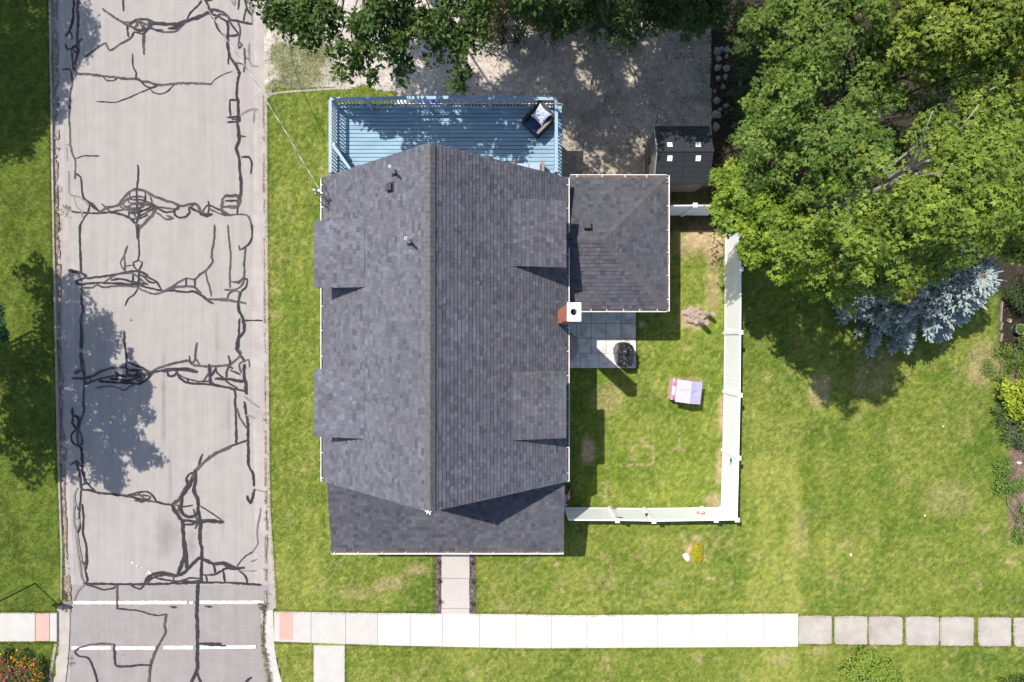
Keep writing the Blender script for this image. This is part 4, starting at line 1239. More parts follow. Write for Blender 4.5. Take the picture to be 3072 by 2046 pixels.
gutter((XE + .22, yn + .02, hze - .01), (hx1 + .02, yn + .02, hze - .01), NORTH, par=house, hang=.86)
gutter((hx1 + .02, yn + .10, hze - .01), (hx1 + .02, ys - .10, hze - .01), EAST, par=house, hang=.86)
gutter((2.05, ys - .02, hze - .01), (hx1 + .02, ys - .02, hze - .01), SOUTH, par=house, hang=.6)
v_ = box_vent(P(1760, 683, hze + .62) , Nn_, 'roof_vent', 'square black vent hood on the hip roofed wing', .27, .30, .26)

# ------------------------------------------------------------------ porch roof
porch = hp(link('porch_roof', None))
pz0, pz1 = 2.70, 3.36
q0, q1 = P(996, 1650, pz0), P(1690, 1655, pz0); pys = (q0.y + q1.y) / 2
px0, px1 = P(995, 1640, pz0).x, P(1690, 1640, pz0).x; pyn = ws + .02
vp = Vector((0, pyn - pys, pz1 - pz0)); pl_ = vp.length; vp.normalize(); npn = Vector((0, -vp.z, vp.y))
mb = MB(); A = [Vector((px0, pys, pz0)), Vector((px1, pys, pz0)), Vector((px1, pyn, pz1)), Vector((px0, pyn, pz1))]
mb.add([p - npn * .012 for p in A] + [p - Vector((0, 0, .14)) for p in A], [(0, 1, 2, 3), (7, 6, 5, 4), (0, 4, 5, 1), (1, 5, 6, 2), (2, 6, 7, 3), (3, 7, 4, 0)])
mb.build('roof_boards', M['roofdeck'], porch)
f4 = MB(); TS_SCALE[0] = .68  # porch shingles toned down too, duller light put into their colour
for t in shingle_tabs(Vector((px0 - .01, pys - .02, pz0 - .006)), Vector((1, 0, 0)), vp, npn, px1 - px0 + .02, pl_ + .02): tab_into(f4, t)
q = f4.build('shingle_field', M['shingle'], porch); q['kind'] = 'stuff'
gutter((px0, pys - .02, pz0 - .01), (px1, pys - .02, pz0 - .01), SOUTH, par=house, hang=.83, first=.1)
mb = MB(); mb.box(px0 + .35, pys + .3, -.1, px1 - .35, ws - .01, .22); hp(mb.build('porch_floor', M['conc']))
for xx in (px0 + .45, px0 + 2.6, -1.3 + .3, px1 - .45 - 0):
    mb = MB(); mb.box(xx - .07, pys + .38, .22, xx + .07, pys + .52, pz0 - .1); hp(mb.build('porch_post', M['white']))
mb = MB(); mb.box(-2.95, pys - .02, -.1, -1.78, pys + .3, .12); hp(mb.build('step', M['conc']))
for (bx, by, rz) in ((1281, 1534, .3), (1289, 1537, 2.4)):
    p = P(bx, by, ZRIDGE + .05)
    mb = MB()
    for k in range(3):
        a = rz + k * 2.1; c, s_ = math.cos(a), math.sin(a)
        mb.add([p, p + Vector((c * .07, s_ * .07, .02)), p + Vector((c * .05 - s_ * .03, s_ * .05 + c * .03, .035)), p + Vector((-s_ * .02, c * .02, .01))], [(0, 1, 2, 3)])
    hp(mb.build('torn_flashing', M['white']))

# ------------------------------------------------------------------ roof deck over the garage
DZ = 2.65
dk = thing('roof_deck', 'blue painted deck with railing behind the gable over the garage', 'deck', (-2.4, 7.2, 0))
def dp(o):
    o.parent = dk; o.matrix_parent_inverse = Matrix.Translation((2.4, -7.2, 0)); return o
dx0, dx1 = -6.56, 1.86
dy1 = P(0, 318, DZ).y; dy0 = YN - .30
pitch = .1478; y = dy1; row = 0
BW = {}
while y > dy0:
    joints = [dx0] + ([P(1344.5, 0, DZ).x] if True else []) + [dx1]
    for i in range(len(joints) - 1):
        a_, b_ = joints[i] + .003, joints[i + 1] - .003
        mb = MB(); mb.box(a_, y - pitch + .019, DZ - .03, b_, y, DZ + random.uniform(-.003, .003), b=.004)
        dp(mb.build('deck_board', M['deckblue']))
    y -= pitch; row += 1
mb = MB(); mb.box(dx0 - .02, dy0, DZ - .30, dx1 + .01, dy1 + .012, DZ - .032); dp(mb.build('rim_joist', M['frame_wood']))
mb = MB(); mb.box(dx0 - .27, dy0, DZ - .06, dx0 - .025, dy1 + .0, DZ - .03); dp(mb.build('side_ledge', M['fascia']))
mb = MB(); mb.box(dx0 + .05, YN - .36, -.3, dx1 - .35, dy1 - .12, DZ - .31); hp(mb.build('garage_wall', M['siding']))
mb = MB(); mb.box(-5.6, dy1 - .13, -.05, -3.2, dy1 - .10, 2.1); hp(mb.build('garage_door', M['white']))
gt = gutter((dx0 + .1, dy1 + .014, DZ - .06), (dx1 + .02, dy1 + .014, DZ - .06), NORTH, par=None, hang=.62); dp(gt)
RZ = DZ + .90
rn = P(0, 296.5, RZ).y; rw = P(991, 0, RZ).x; re = P(1669, 0, RZ).x; rs = P(0, 518, RZ).y
rse = P(0, 516, RZ).y
def rail(a, b, w_=.11, z=RZ):
    mb = MB(); a, b = Vector((*a, z)), Vector((*b, z)); mb.bar(a, b, w_, .038); dp(mb.build('handrail', M['railblue']))
    mb = MB(); o = Vector((0, 0, -.09)); mb.bar(a + o, b + o, .038, .08); dp(mb.build('top_rail', M['railblue']))
    o = Vector((0, 0, -.82)); mb = MB(); mb.bar(a + o, b + o, .038, .08); dp(mb.build('bottom_rail', M['railblue']))
    L = (b - a).length; d = (b - a).normalized(); n = int(L / .128)
    for i in range(1, n):
        q = link('baluster', BAL, None); q.location = a + d * (L * i / n) + Vector((0, 0, -.455)); q.rotation_euler = (0, 0, math.atan2(d.y, d.x)); dp(q)
mb = MB(); mb.box(-.018, -.018, -.335, .018, .018, .335); BAL = mb.mesh('baluster', M['railblue'])
mid = P(1345, 290.5, RZ); mid2 = P(1478, 290.5, RZ)
rail((rw, rn), (mid.x, P(0, 292.5, RZ).y)); rail((mid.x, P(0, 292.5, RZ).y), (re, P(0, 296.5, RZ).y))
rail((rw, rn - .055), (rw, rs)); rail((re, rn - .055), (re, rse))
ga, gb = P(996, 430, RZ), P(1052, 510, RZ)
rail((ga.x, ga.y), (gb.x, gb.y), .10, RZ - .012)
mb = MB(); mb.box(-.055, -.055, -.92, .055, .055, -.02); POST = mb.mesh('rail_post', M['railblue'])
for (x, y) in ((rw + .02, rn - .02), (P(1100, 0, RZ).x, rn - .02), (P(1277, 0, RZ).x, P(0, 293, RZ).y), (P(1469, 0, RZ).x, P(0, 293.5, RZ).y), (re - .02, rn - .02), (rw + .02, rs + .04), (re - .02, rse + .04), (ga.x + .05, ga.y - .02)):
    q = link('rail_post', POST, None); q.location = (x, y, RZ); dp(q)

# service mast and cable
mast = thing('service_mast', 'grey electric service mast with looped wires at the west eave', 'mast', (*P(972, 592, 3.5).to_2d(), 2.2))
mx, my = mast.location.x, mast.location.y
mb = MB(); mb.tube([(0, 0, 0), (0, 0, 2.15)], .028, 10); mb.tube([(0, 0, 2.15), (-.02, .02, 2.22), (-.07, .05, 2.23), (-.10, .07, 2.17)], [.05, .055, .05, .03], 10); mb.build('mast_pipe', M['steel'], mast, True)
top = Vector((0, 0, 2.15))
mb = MB()
for k in range(3):
    pts = []
    for i in range(13):
        t = i / 12; an = t * math.pi * 1.5 + k * .4
        pts.append((.05 + .38 * t - .10 * k + .16 * math.sin(an), -.08 - .34 * t + .14 * math.cos(an + .7 * k) - .05, 2.12 - .55 * math.sin(t * math.pi) - .45 * t))
    mb.tube(pts, .011, 5)
mb.build('looped_wire', M['black'], mast)
bp_ = Vector((mx, my, 4.35))
pts = []
for (x, y, z) in ((963, 575, 4.33), (900, 470, 4.28), (860, 400, 4.28), (815, 328, 4.32), (759, 232, 4.42), (679, 116, 4.62), (607, 0, 4.90), (520, -140, 5.4), (400, -340, 6.3), (250, -620, 7.6)):
    pts.append(P(x, y, z))
dense = []
for i in range(len(pts) - 1):
    for k in range(14): dense.append(pts[i].lerp(pts[i + 1], k / 14))
dense.append(pts[-1])
cab = thing('power_cable', 'twisted black and white service cable slung from the house over the street', 'cable', pts[0])
for j, (m_, rr_) in enumerate((('cable', .009), ('black', .008), ('cable', .007))):
    mb = MB(); pp = []; s = 0
    fine_ = []
    for i in range(len(dense) - 1):
        for k in range(4): fine_.append(dense[i].lerp(dense[i + 1], k / 4))
    for i, p in enumerate(fine_):
        if i: s += (p - fine_[i - 1]).length
        an = s * 2 * math.pi / .55 + j * 2.1
        pp.append(p - pts[0] + Vector((.018 * math.cos(an) * .8, .018 * math.cos(an) * -.6, .018 * math.sin(an))))
    mb.tube(pp, rr_, 5); mb.build('strand', M[m_], cab, True)
ins = thing('insulator', 'white wedge insulator at the end of the service cable', 'insulator', P(957, 572, 4.34))
b_ = bmesh.new(); bmesh.ops.create_icosphere(b_, subdivisions=2, radius=.055); me = bpy.data.meshes.new('body'); b_.to_mesh(me); b_.free(); me.materials.append(M['whiteplastic']); link('body', me, ins)
mb = MB(); mb.tube([(0, 0, 0), (-.13, -.10, .02)], .018, 6); mb.tube([(0, 0, 0), (.12, -.09, 0)], .02, 6); mb.build('clamp', M['steel'], ins)
# ------------------------------------------------------------------ shed
SX0, SX1 = 5.52, 7.64
se_s, se_n = P(0, 552, 1.75).y, P(0, 378, 1.75).y
srid = P(0, 450.6, 2.25).y
shed = thing('shed', 'small dark resin storage shed with four square skylights behind the wing', 'shed', ((SX0 + SX1) / 2, srid, 0))
def spn(o): o.parent = shed; o.matrix_parent_inverse = Matrix.Translation((-(SX0 + SX1) / 2, -srid, 0)); return o
mb = MB(); mb.box(SX0 + .05, se_s + .12, 0, SX1 - .05, se_n - .12, 1.72)
for xx in (SX0 + .04, SX1 - .10):
    vs = [(xx, se_s + .12, 1.7), (xx, se_n - .12, 1.7), (xx, srid, 2.20)]; vs += [(x + .06, y, z) for x, y, z in vs]
    mb.add(vs, [(0, 1, 2), (5, 4, 3), (0, 3, 4, 1), (1, 4, 5, 2), (2, 5, 3, 0)])
spn(mb.build('wall', M['shed_wall']))
for s_, ye in ((-1, se_s), (1, se_n)):
    for k, (xa, xb) in enumerate(((SX0 - .02, (SX0 + SX1) / 2 - .006), ((SX0 + SX1) / 2 + .006, SX1 + .02))):
        mb = MB(); A = [Vector((xa, ye, 1.75)), Vector((xb, ye, 1.75)), Vector((xb, srid + s_ * .012, 2.25)), Vector((xa, srid + s_ * .012, 2.25))]
        if s_ > 0: A = [A[1], A[0], A[3], A[2]]
        mb.add(A + [p - Vector((0, 0, .05)) for p in A], [(0, 1, 2, 3), (7, 6, 5, 4), (0, 4, 5, 1), (1, 5, 6, 2), (2, 6, 7, 3), (3, 7, 4, 0)])
        # moulded shakes, rows of raised ribs
        V = (A[3] - A[0]); U = (A[1] - A[0]); nn = U.cross(V).normalized()
        for r_i in range(6):
            for c_i in range(14):
                a_, b_ = c_i / 14 + random.uniform(.003, .012), (c_i + 1) / 14 - random.uniform(.003, .012); v0, v1 = r_i / 6 + .02 + random.uniform(0, .03), (r_i + 1) / 6 - .01
                q = [A[0] + U * a_ + V * v0, A[0] + U * b_ + V * v0, A[0] + U * b_ + V * v1, A[0] + U * a_ + V * v1]
                h_ = [.010, .010, .003, .003]
                mb.add(q + [p + nn * h for p, h in zip(q, h_)], [(4, 5, 6, 7), (0, 1, 5, 4), (1, 2, 6, 5), (3, 0, 4, 7)])
        spn(mb.build('roof_panel', M['shed_roof']))
mb = MB(); mb.bar((SX0 - .03, srid, 2.258), (SX1 + .03, srid, 2.258), .12, .03); spn(mb.build('ridge_cap', M['shed_roof']))
for (x0, x1, y0, y1) in ((2001.5, 2017, 428.5, 440), (2086, 2102, 428.7, 440), (2001.5, 2017, 468, 482.5), (2086.5, 2102.5, 468, 482.5)):
    xm, ym = (x0 + x1) / 2, (y0 + y1) / 2
    z = 2.1
    for _ in range(5):
        p = P(xm, ym, z); z = 2.25 - .5 * abs(p.y - srid) / (se_n - srid if p.y > srid else srid - se_s) + .02
    p = P(xm, ym, z); sl = (-.5 / (se_n - srid)) if p.y > srid else (.5 / (srid - se_s))
    mb = MB(); h = .095
    vs = [(sx * h, sy * h, sy * h * sl + zz) for zz in (0, .02) for sx, sy in ((-1, -1), (1, -1), (1, 1), (-1, 1))]
    mb.add([(p.x + a, p.y + b, p.z + c) for a, b, c in vs], [(4, 5, 6, 7), (0, 1, 5, 4), (1, 2, 6, 5), (2, 3, 7, 6), (3, 0, 4, 7)])
    spn(mb.build('skylight', M['skylight']))
for (ya, yb) in ((se_s + .35, srid - .01), (srid + .01, se_n - .35)):
    mb = MB(); mb.box(SX0 + .015, ya, .05, SX0 + .048, yb, 1.66); d_ = spn(mb.build('door', M['shed_wall']))
    mb = MB()
    for f in (.12, .5, .88): mb.box(SX0 + .005, ya + .05, .1 + f * 1.4 - .03, SX0 + .014, yb - .05, .1 + f * 1.4 + .03)
    mb.build('door_batten', M['shed_trim'], d_)
    mb = MB(); yy = yb - .06 if ya < srid - .5 else ya + .06; mb.box(SX0 - .03, yy - .02, .85, SX0 + .01, yy + .02, 1.05); mb.build('handle', M['black'], d_)
mb = MB(); mb.bar((SX0 - .02, se_s, 1.73), (SX0 - .02, srid, 2.23), .03, .08); mb.bar((SX0 - .02, srid, 2.23), (SX0 - .02, se_n, 1.73), .03, .08); spn(mb.build('barge_board', M['greyplastic']))

# ------------------------------------------------------------------ white vinyl fences
FZ = 1.83
BRD = {}
def fence(name, label, pts, boards=True, group=None, skip=()):
    """pts: sighted post caps (px, py) in order"""
    W = [P(x, y, FZ + .06) for x, y in pts]
    base = Vector((W[0].x, W[0].y, 0))
    root = thing(name, label, 'fence', base, 0, group)
    for i, p in enumerate(W):
        if i in skip: continue
        q = p - base; q.z = 0
        mb = MB(); mb.box(-.063, -.063, -.2, .063, .063, FZ + .0); o = mb.build('post', M['white'], root); o.location = q
        mb = MB(); z = FZ + .0
        vs = [(-.085, -.085, z), (.085, -.085, z), (.085, .085, z), (-.085, .085, z), (-.085, -.085, z + .03), (.085, -.085, z + .03), (.085, .085, z + .03), (-.085, .085, z + .03), (0, 0, z + .075)]
        mb.add(vs, [(3, 2, 1, 0), (0, 1, 5, 4), (1, 2, 6, 5), (2, 3, 7, 6), (3, 0, 4, 7), (4, 5, 8), (5, 6, 8), (6, 7, 8), (7, 4, 8)])
        mb.build('post_cap', M['white'], o)
    for i in range(len(W) - 1):
        bay(root, W[i] - base, W[i + 1] - base)
    return root
def bay(root, a, b, ztop=FZ - .03, zbot=.06, inset=.065, name='rail'):
    a, b = Vector((a.x, a.y, 0)), Vector((b.x, b.y, 0)); d = (b - a).normalized(); a = a + d * inset; b = b - d * inset; L = (b - a).length
    for z in (ztop - .07, zbot + .06):
        mb = MB(); mb.bar(a + Vector((0, 0, z)), b + Vector((0, 0, z)), .045, .14); mb.build(name, M['white'], root)
    n = max(1, round(L / .152)); w = L / n
    ang = math.atan2(d.y, d.x)
    key = round(w, 3)
    if key not in BRD:
        m_ = MB(); h0, h1 = zbot + .10, ztop - .12; t = .011
        m_.add([(-w / 2 + .0005, -t + .002, h0), (-w / 2 + .004, -t, h0), (w / 2 - .004, -t, h0), (w / 2 - .0005, -t + .002, h0), (w / 2 - .0005, t - .002, h0), (w / 2 - .004, t, h0), (-w / 2 + .004, t, h0), (-w / 2 + .0005, t - .002, h0)]
               + [(-w / 2 + .0005, -t + .002, h1), (-w / 2 + .004, -t, h1), (w / 2 - .004, -t, h1), (w / 2 - .0005, -t + .002, h1), (w / 2 - .0005, t - .002, h1), (w / 2 - .004, t, h1), (-w / 2 + .004, t, h1), (-w / 2 + .0005, t - .002, h1)],
               [(k, (k + 1) % 8, 8 + (k + 1) % 8, 8 + k) for k in range(8)] + [tuple(range(8, 16))])
        BRD[key] = m_.mesh('board', M['white'])
    for k in range(n):
        p = a + d * (w * (k + .5)); o = link('board', BRD[key], root); o.location = p; o.rotation_euler = (0, 0, ang)
east_caps = [(2228, 616), (2225, 807), (2224, 997), (2222, 1186), (2218, 1375), (2213, 1561)]
fe = fence('fence', 'long white vinyl fence along the east side of the yard', east_caps)
fs_ = fence('fence', 'white vinyl fence between the gate and the southeast corner', [(1963, 1565), (2150, 1562)])
W2 = P(2150, 1562, FZ + .06) - Vector((fs_.location.x, fs_.location.y, 0)); W3 = P(2213, 1561, FZ + .06) - Vector((fs_.location.x, fs_.location.y, 0)); bay(fs_, W2, W3)
fw_ = fence('fence', 'short white vinyl fence joining the porch corner to the gate', [(1853, 1563), (1700, 1562)], skip=(1,))
fn_ = fence('fence', 'white vinyl fence along the north side of the yard beside the shed', [(1998, 615.5), (2087, 614.6), (2228, 616)], skip=(0, 2))
g0, g1 = P(1853, 1563, FZ + .06), P(1963, 1565, FZ + .06)
gate = thing('gate', 'white vinyl gate with black hinges in the south fence', 'gate', (g0.x, g0.y, 0))
gd = (g1 - g0); gd.z = 0; gl = gd.length; gd.normalize()
bay(gate, Vector((0, 0, 0)) + gd * .03, gd * (gl - .03), ztop=FZ - .06, inset=.115, name='gate_rail')
for s_ in (.10, gl - .10):
    mb = MB(); p = gd * s_; mb.box(-.03, -.03, .08, .03, .03, FZ - .06); o = mb.build('gate_stile', M['white'], gate); o.location = p
for z in (.30, FZ - .22):
    mb = MB(); mb.bar(Vector((.02, .055, z)), Vector((.24, .05, z - .04)), .02, .04); mb.bar(Vector((-.03, .07, z - .05)), Vector((.10, .055, z + .05)), .02, .035); mb.build('hinge', M['black'], gate)
mb = MB(); p = gd * (gl - .12); mb.box(p.x - .05, p.y + .032, 1.05, p.x + .03, p.y + .09, 1.16); mb.box(p.x - .08, p.y + .04, 1.25, p.x - .04, p.y + .07, 1.33); mb.build('latch', M['black'], gate)
# things hung on the inner faces
def torus(R0, r0, m, name, par, nseg=28, ns=10):
    v, f = [], []
    for i in range(nseg):
        for j in range(ns):
            a, b = i / nseg * 2 * math.pi, j / ns * 2 * math.pi
            v.append(((R0 + r0 * math.cos(b)) * math.cos(a), (R0 + r0 * math.cos(b)) * math.sin(a), r0 * math.sin(b)))
            f.append((i * ns + j, ((i + 1) % nseg) * ns + j, ((i + 1) % nseg) * ns + (j + 1) % ns, i * ns + (j + 1) % ns))
    mb = MB(); mb.add(v, f); return mb.build(name, m, par, True)
rg = thing('life_ring', 'red and white ring hung on the inner face of the south fence', 'ring', P(2103, 1543.5, 1.0) + Vector((0, .07, 0)), 0)
rg.rotation_euler = (R(90), 0, 0)
o = torus(.155, .022, M['red'], 'rim', rg); o2 = torus(.125, .012, M['white'], 'inner_rim', rg); 
mb = MB()
for k in range(4):
    a = k * math.pi / 2 + .5; mb.bar((.10 * math.cos(a), .10 * math.sin(a), .012), (.185 * math.cos(a), .185 * math.sin(a), .012), .04, .03)
mb.build('band', M['white'], rg)
hk = thing('hose_bracket', 'small blue and black bracket fixed to the inner face of the east fence', 'bracket', P(2195, 1381, 1.05) - Vector((0.0, 0, 0)))
mb = MB(); mb.box(-.03, -.08, -.10, .015, .08, .10); mb.build('plate', M['blueplastic'], hk); mb = MB(); mb.tube([(0, -.06, .02), (-.06, -.12, .05), (-.05, -.17, -.05)], .012, 6); mb.build('hook', M['black'], hk)

# ------------------------------------------------------------------ playhouse
ph = thing('playhouse', 'toy playhouse with lavender roof and pink front on the back lawn', 'playhouse', (*G(2047, 1170), 0), R(-6.5))
w2, d2 = .46, .40
mb = MB(); mb.box(-w2 - .03, -d2 + .02, 0, w2 - .05, d2 - .02, .88); mb.add([(-w2 - .03, -d2 + .02, .88), (w2 - .05, -d2 + .02, .88), (0, -d2 + .02, 1.16), (-w2 - .03, d2 - .02, .88), (w2 - .05, d2 - .02, .88), (0, d2 - .02, 1.16)], [(0, 1, 2), (5, 4, 3)])
mb.build('wall', M['pink'], ph)
mb = MB(); mb.box(-w2 - .13, -d2 - .02, 0, -w2 - .03, d2 + .06, .62, b=.03); mb.build('front_counter', M['pink'], ph)
mb = MB(); mb.box(-w2 - .115, -.18, .62, -w2 - .035, .14, .64); 
mb.build('tray', M['whiteplastic'], ph)
for yy in (.24, -.30):
    mb = MB(); mb.box(-w2 - .12, yy - .06, .62, -w2 - .035, yy + .08, .66); mb.build('pot', M['purple'], ph)
    mb = MB(); mb.box(-w2 - .075, yy - .015, .661, -w2 - .04, yy + .02, .70); mb.build('knob', M['black'], ph)
for s_ in (-1, 1):
    mb = MB(); xe = s_ * (w2 + .05); A = []
    ny = 9
    for j in range(ny):
        y = -d2 - .05 + (2 * d2 + .10) * j / (ny - 1); t = abs(j - (ny - 1) / 2) / ((ny - 1) / 2)
        dip = .035 if t < .2 else 0
        A.append((xe, y, .93 - dip * .6 + (0.015 if t < .2 else 0))); A.append((s_ * .22, y, 1.075 - dip)); A.append((0, y, 1.20))
    f = []
    for j in range(ny - 1):
        for k in range(2):
            q = (3 * j + k, 3 * j + k + 1, 3 * (j + 1) + k + 1, 3 * (j + 1) + k); f.append(q if s_ < 0 else tuple(reversed(q)))
    n0 = len(A); A2 = [(x, y, z - .03) for x, y, z in A]; f2 = [tuple(n0 + i for i in reversed(q)) for q in f]
    rim = [3 * j for j in range(ny)]; f3_ = [(rim[i], rim[i + 1], n0 + rim[i + 1], n0 + rim[i]) for i in range(ny - 1)]
    mb.add(A + A2, f + f2 + f3_ + [(0, 1, n0 + 1, n0), (1, 2, n0 + 2, n0 + 1), (3 * ny - 3, 3 * ny - 2, n0 + 3 * ny - 2, n0 + 3 * ny - 3), (3 * ny - 2, 3 * ny - 1, n0 + 3 * ny - 1, n0 + 3 * ny - 2)])
    mb.build('roof_panel', M['lav'], ph)

# ------------------------------------------------------------------ stump and two upright logs
st = thing('tree_stump', 'low weathered tree stump with splayed roots in the back lawn', 'stump', (*G(2083, 950), 0))
mb = MB(); nn = 28; rings = []
for (h, rs) in ((-.03, 1.5), (.03, 1.18), (.10, 1.0), (.16, .95), (.165, .80), (.13, .5), (.14, .2)):
    rings.append([((.30 * rs * (1 + (.22 if h < .12 else .08) * math.sin(a * 5 + 1) + .1 * math.sin(a * 9 + 2 * rs))) * math.cos(a) * 1.1, (.27 * rs * (1 + (.2 if h < .12 else .07) * math.sin(a * 4) + .08 * math.sin(a * 11))) * math.sin(a), h + .02 * math.sin(a * 6 + h * 20)) for a in [k / nn * 2 * math.pi for k in range(nn)]])
rings = [[(x * 1.15, y * 1.15, z * 1.3) for x, y, z in r] for r in rings]
vs = [p for r in rings for p in r]
mb.add(vs, [(i * nn + k, i * nn + (k + 1) % nn, (i + 1) * nn + (k + 1) % nn, (i + 1) * nn + k) for i in range(len(rings) - 1) for k in range(nn)] + [tuple(range(6 * nn, 7 * nn))])
mb.build('wood', M['endgrain'], st)
for (a, b, rr_) in (((.0, -.22, .05), (.30, -.34, .02), .07), ((-.1, -.15, .06), (-.36, -.26, .0), .06), ((.1, .2, .05), (.3, .3, 0), .05), ((-.2, .1, .04), (-.42, .14, .0), .05), ((-.28, -.14, .08), (.28, -.22, .09), .055), ((-.26, -.04, .1), (.2, -.12, .12), .045)):
    mb = MB(); mb.tube([a, [(a[i] + b[i]) / 2 + (.02 if i == 2 else 0) for i in range(3)], b], [rr_, rr_ * .9, rr_ * .5], 8); mb.build('root', M['bark'], st)
def log(tx, ty, bx, by, h, r, label):
    t, b = P(tx, ty, h), P(bx, by, 0)
    o = thing('log', label, 'log', b, group=None)
    q = t - b; mb = MB(); mb.tube([(0, 0, -.02), q * .33, q * .66, q], [r * 1.05, r, r * .96, r], 18, cap=False); mb.build('bark', M['palebark'], o, False)
    d = q.normalized(); a = d.cross(Vector((0, 0, 1))).normalized() if d.cross(Vector((0, 0, 1))).length > .01 else Vector((1, 0, 0)); c = d.cross(a)
    mb = MB(); mb.add([q + d * .002 + (a * math.cos(k * math.pi / 9) + c * math.sin(k * math.pi / 9)) * r * .97 for k in range(18)], [tuple(range(18))]); mb.add([], []); mb.build('cut_end', M['endgrain'], o)
log(2120, 968, 2094, 962, .95, .105, 'upright cut log standing just south of the stump')
log(2139, 941, 2116, 944, .78, .09, 'upright cut log standing just east of the stump')

# ------------------------------------------------------------------ covered grill and covered table
def lump(name, label, cat, loc, rx, ry, h, m, seed, rz=0, folds=1.0, part='cover', n1=56, n2=26, power=2.6):
    o = thing(name, label, cat, loc, rz)
    v = []
    for j in range(n2 + 1):
        t = j / n2
        for i in range(n1):
            a = i / n1 * 2 * math.pi
            if t < .62: rr, z = 1.0 - .10 * (t / .62) ** 2, h * .86 * (t / .62)
            else:
                u = (t - .62) / .38; rr, z = (1 - u ** 1.15) * .90, h * (.86 + .14 * math.sin(u * math.pi / 2))
            c, s = math.cos(a), math.sin(a); k = (abs(c) ** power + abs(s) ** power) ** (-1 / power)
            x, y = rx * rr * c * k, ry * rr * s * k
            wv = vnoise(np.array([a * 60.]), np.array([t * 22.]), 9, seed)[0] + .6 * vnoise(np.array([x * 90.]), np.array([y * 90.]), 8, seed + 5)[0] + .5 * vnoise(np.array([x * 90.]), np.array([y * 60 + z * 60]), 16, seed + 8)[0] - 1.05
            wv = wv * folds; f = 1 + wv * .10
            v.append((x * f, y * f, max(z + wv * .085 * (t > .1), 0.005)))
    f = [(j * n1 + i, j * n1 + (i + 1) % n1, (j + 1) * n1 + (i + 1) % n1, (j + 1) * n1 + i) for j in range(n2) for i in range(n1)]
    mb = MB(); mb.add(v, f); mb.build(part, m, o, folds < .6)
    return o
gpos = P(1874, 1064, .6)
gr = lump('covered_grill', 'barbecue grill under a wrinkled black cover on the sunny patio corner', 'grill', (gpos.x, gpos.y, .03), .36, .52, 1.05, M['cover'], 3, R(4), 1.25)
mb = MB(); mb.tube([(-.10, .22, .97), (-.12, -.1, 1.04), (-.08, -.38, .92)], .007, 5); mb.tube([(-.1, .24, .98), (.05, .25, 1.0), (.09, .22, .98)], .006, 5); mb.build('piping', M['greyplastic'], gr)
tp = P(1696, 1040, .4)
lump('covered_table', 'round patio table under a tan cover beside the house wall', 'table', (tp.x - .05, tp.y, .03), .62, .66, .68, M['tan'], 9, 0, .35, power=2.05)

# ------------------------------------------------------------------ on the deck: armchair, pillow, sofa
def deckspot(px, py, z): return P(px, py, z)
ac = thing('armchair', 'dark wicker armchair with navy seat cushion in the deck corner', 'armchair', (*deckspot(1613, 362, DZ + .4).to_2d(), DZ), R(-45))
def softbox(name, m, par, x0, y0, z0, x1, y1, z1, b=.03, puff=.02, n=7):
    vs = []; mb = MB()
    mb.box(x0, y0, z0, x1, y1, z1 - puff, b=b)
    gx = [(i / (n - 1)) for i in range(n)]
    v = [(x0 + b + (x1 - x0 - 2 * b) * s, y0 + b + (y1 - y0 - 2 * b) * t, z1 - puff + puff * (math.sin(math.pi * min(max(s, 0), 1)) * math.sin(math.pi * t)) ** .5 + .0005) for s in gx for t in gx]
    mb.add(v, [(i * n + j, (i + 1) * n + j, (i + 1) * n + j + 1, i * n + j + 1) for i in range(n - 1) for j in range(n - 1)])
    return mb.build(name, m, par)
mb = MB(); mb.box(-.41, -.40, .06, .41, .40, .30, b=.02); mb.build('base', M['wicker'], ac)
for s_ in (-1, 1):
    mb = MB(); mb.box(s_ * .41, -.40, .06, s_ * .31, .40, .60, b=.015); mb.build('arm', M['wicker'], ac)
mb = MB(); mb.add([(-.41, .28, .1), (.41, .28, .1), (.41, .44, .1), (-.41, .44, .1), (-.41, .38, .80), (.41, .38, .80), (.41, .48, .80), (-.41, .48, .80)], [(0, 1, 5, 4), (1, 2, 6, 5), (2, 3, 7, 6), (3, 0, 4, 7), (4, 5, 6, 7)]); mb.build('backrest', M['wicker'], ac)
mb = MB(); mb.box(.315, -.39, .602, .405, .38, .618); mb.build('arm_top', M['oldwood'], ac)
softbox('seat_cushion', M['navy'], ac, -.30, -.40, .30, .30, .27, .43, .03, .03)
for sx in (-.36, .36):
    for sy in (-.35, .35):
        mb = MB(); mb.box(sx - .02, sy - .02, 0, sx + .02, sy + .02, .06); mb.build('leg', M['wicker'], ac)
pm, nt, bs = new_mat('pillow_print')
L = nt.links.new
tc = N(nt, 'ShaderNodeTexCoord'); vo = N(nt, 'ShaderNodeTexVoronoi'); vo.inputs['Scale'].default_value = 4.5; L(tc.outputs['Object'], vo.inputs['Vector'])
mt = N(nt, 'ShaderNodeMath', operation='MULTIPLY'); mt.inputs[1].default_value = 34.0; L(vo.outputs['Distance'], mt.inputs[0])
sn = N(nt, 'ShaderNodeMath', operation='SINE'); L(mt.outputs[0], sn.inputs[0])
v2 = N(nt, 'ShaderNodeTexVoronoi'); v2.inputs['Scale'].default_value = 26.0; L(tc.outputs['Object'], v2.inputs['Vector'])
ad = N(nt, 'ShaderNodeMath', operation='SUBTRACT'); L(sn.outputs[0], ad.inputs[0]); L(v2.outputs['Distance'], ad.inputs[1])
cr = N(nt, 'ShaderNodeValToRGB'); cr.color_ramp.elements[0].position = .35; cr.color_ramp.elements[0].color = (.62, .63, .68, 1); cr.color_ramp.elements[1].position = .62; cr.color_ramp.elements[1].color = (.14, .16, .38, 1)
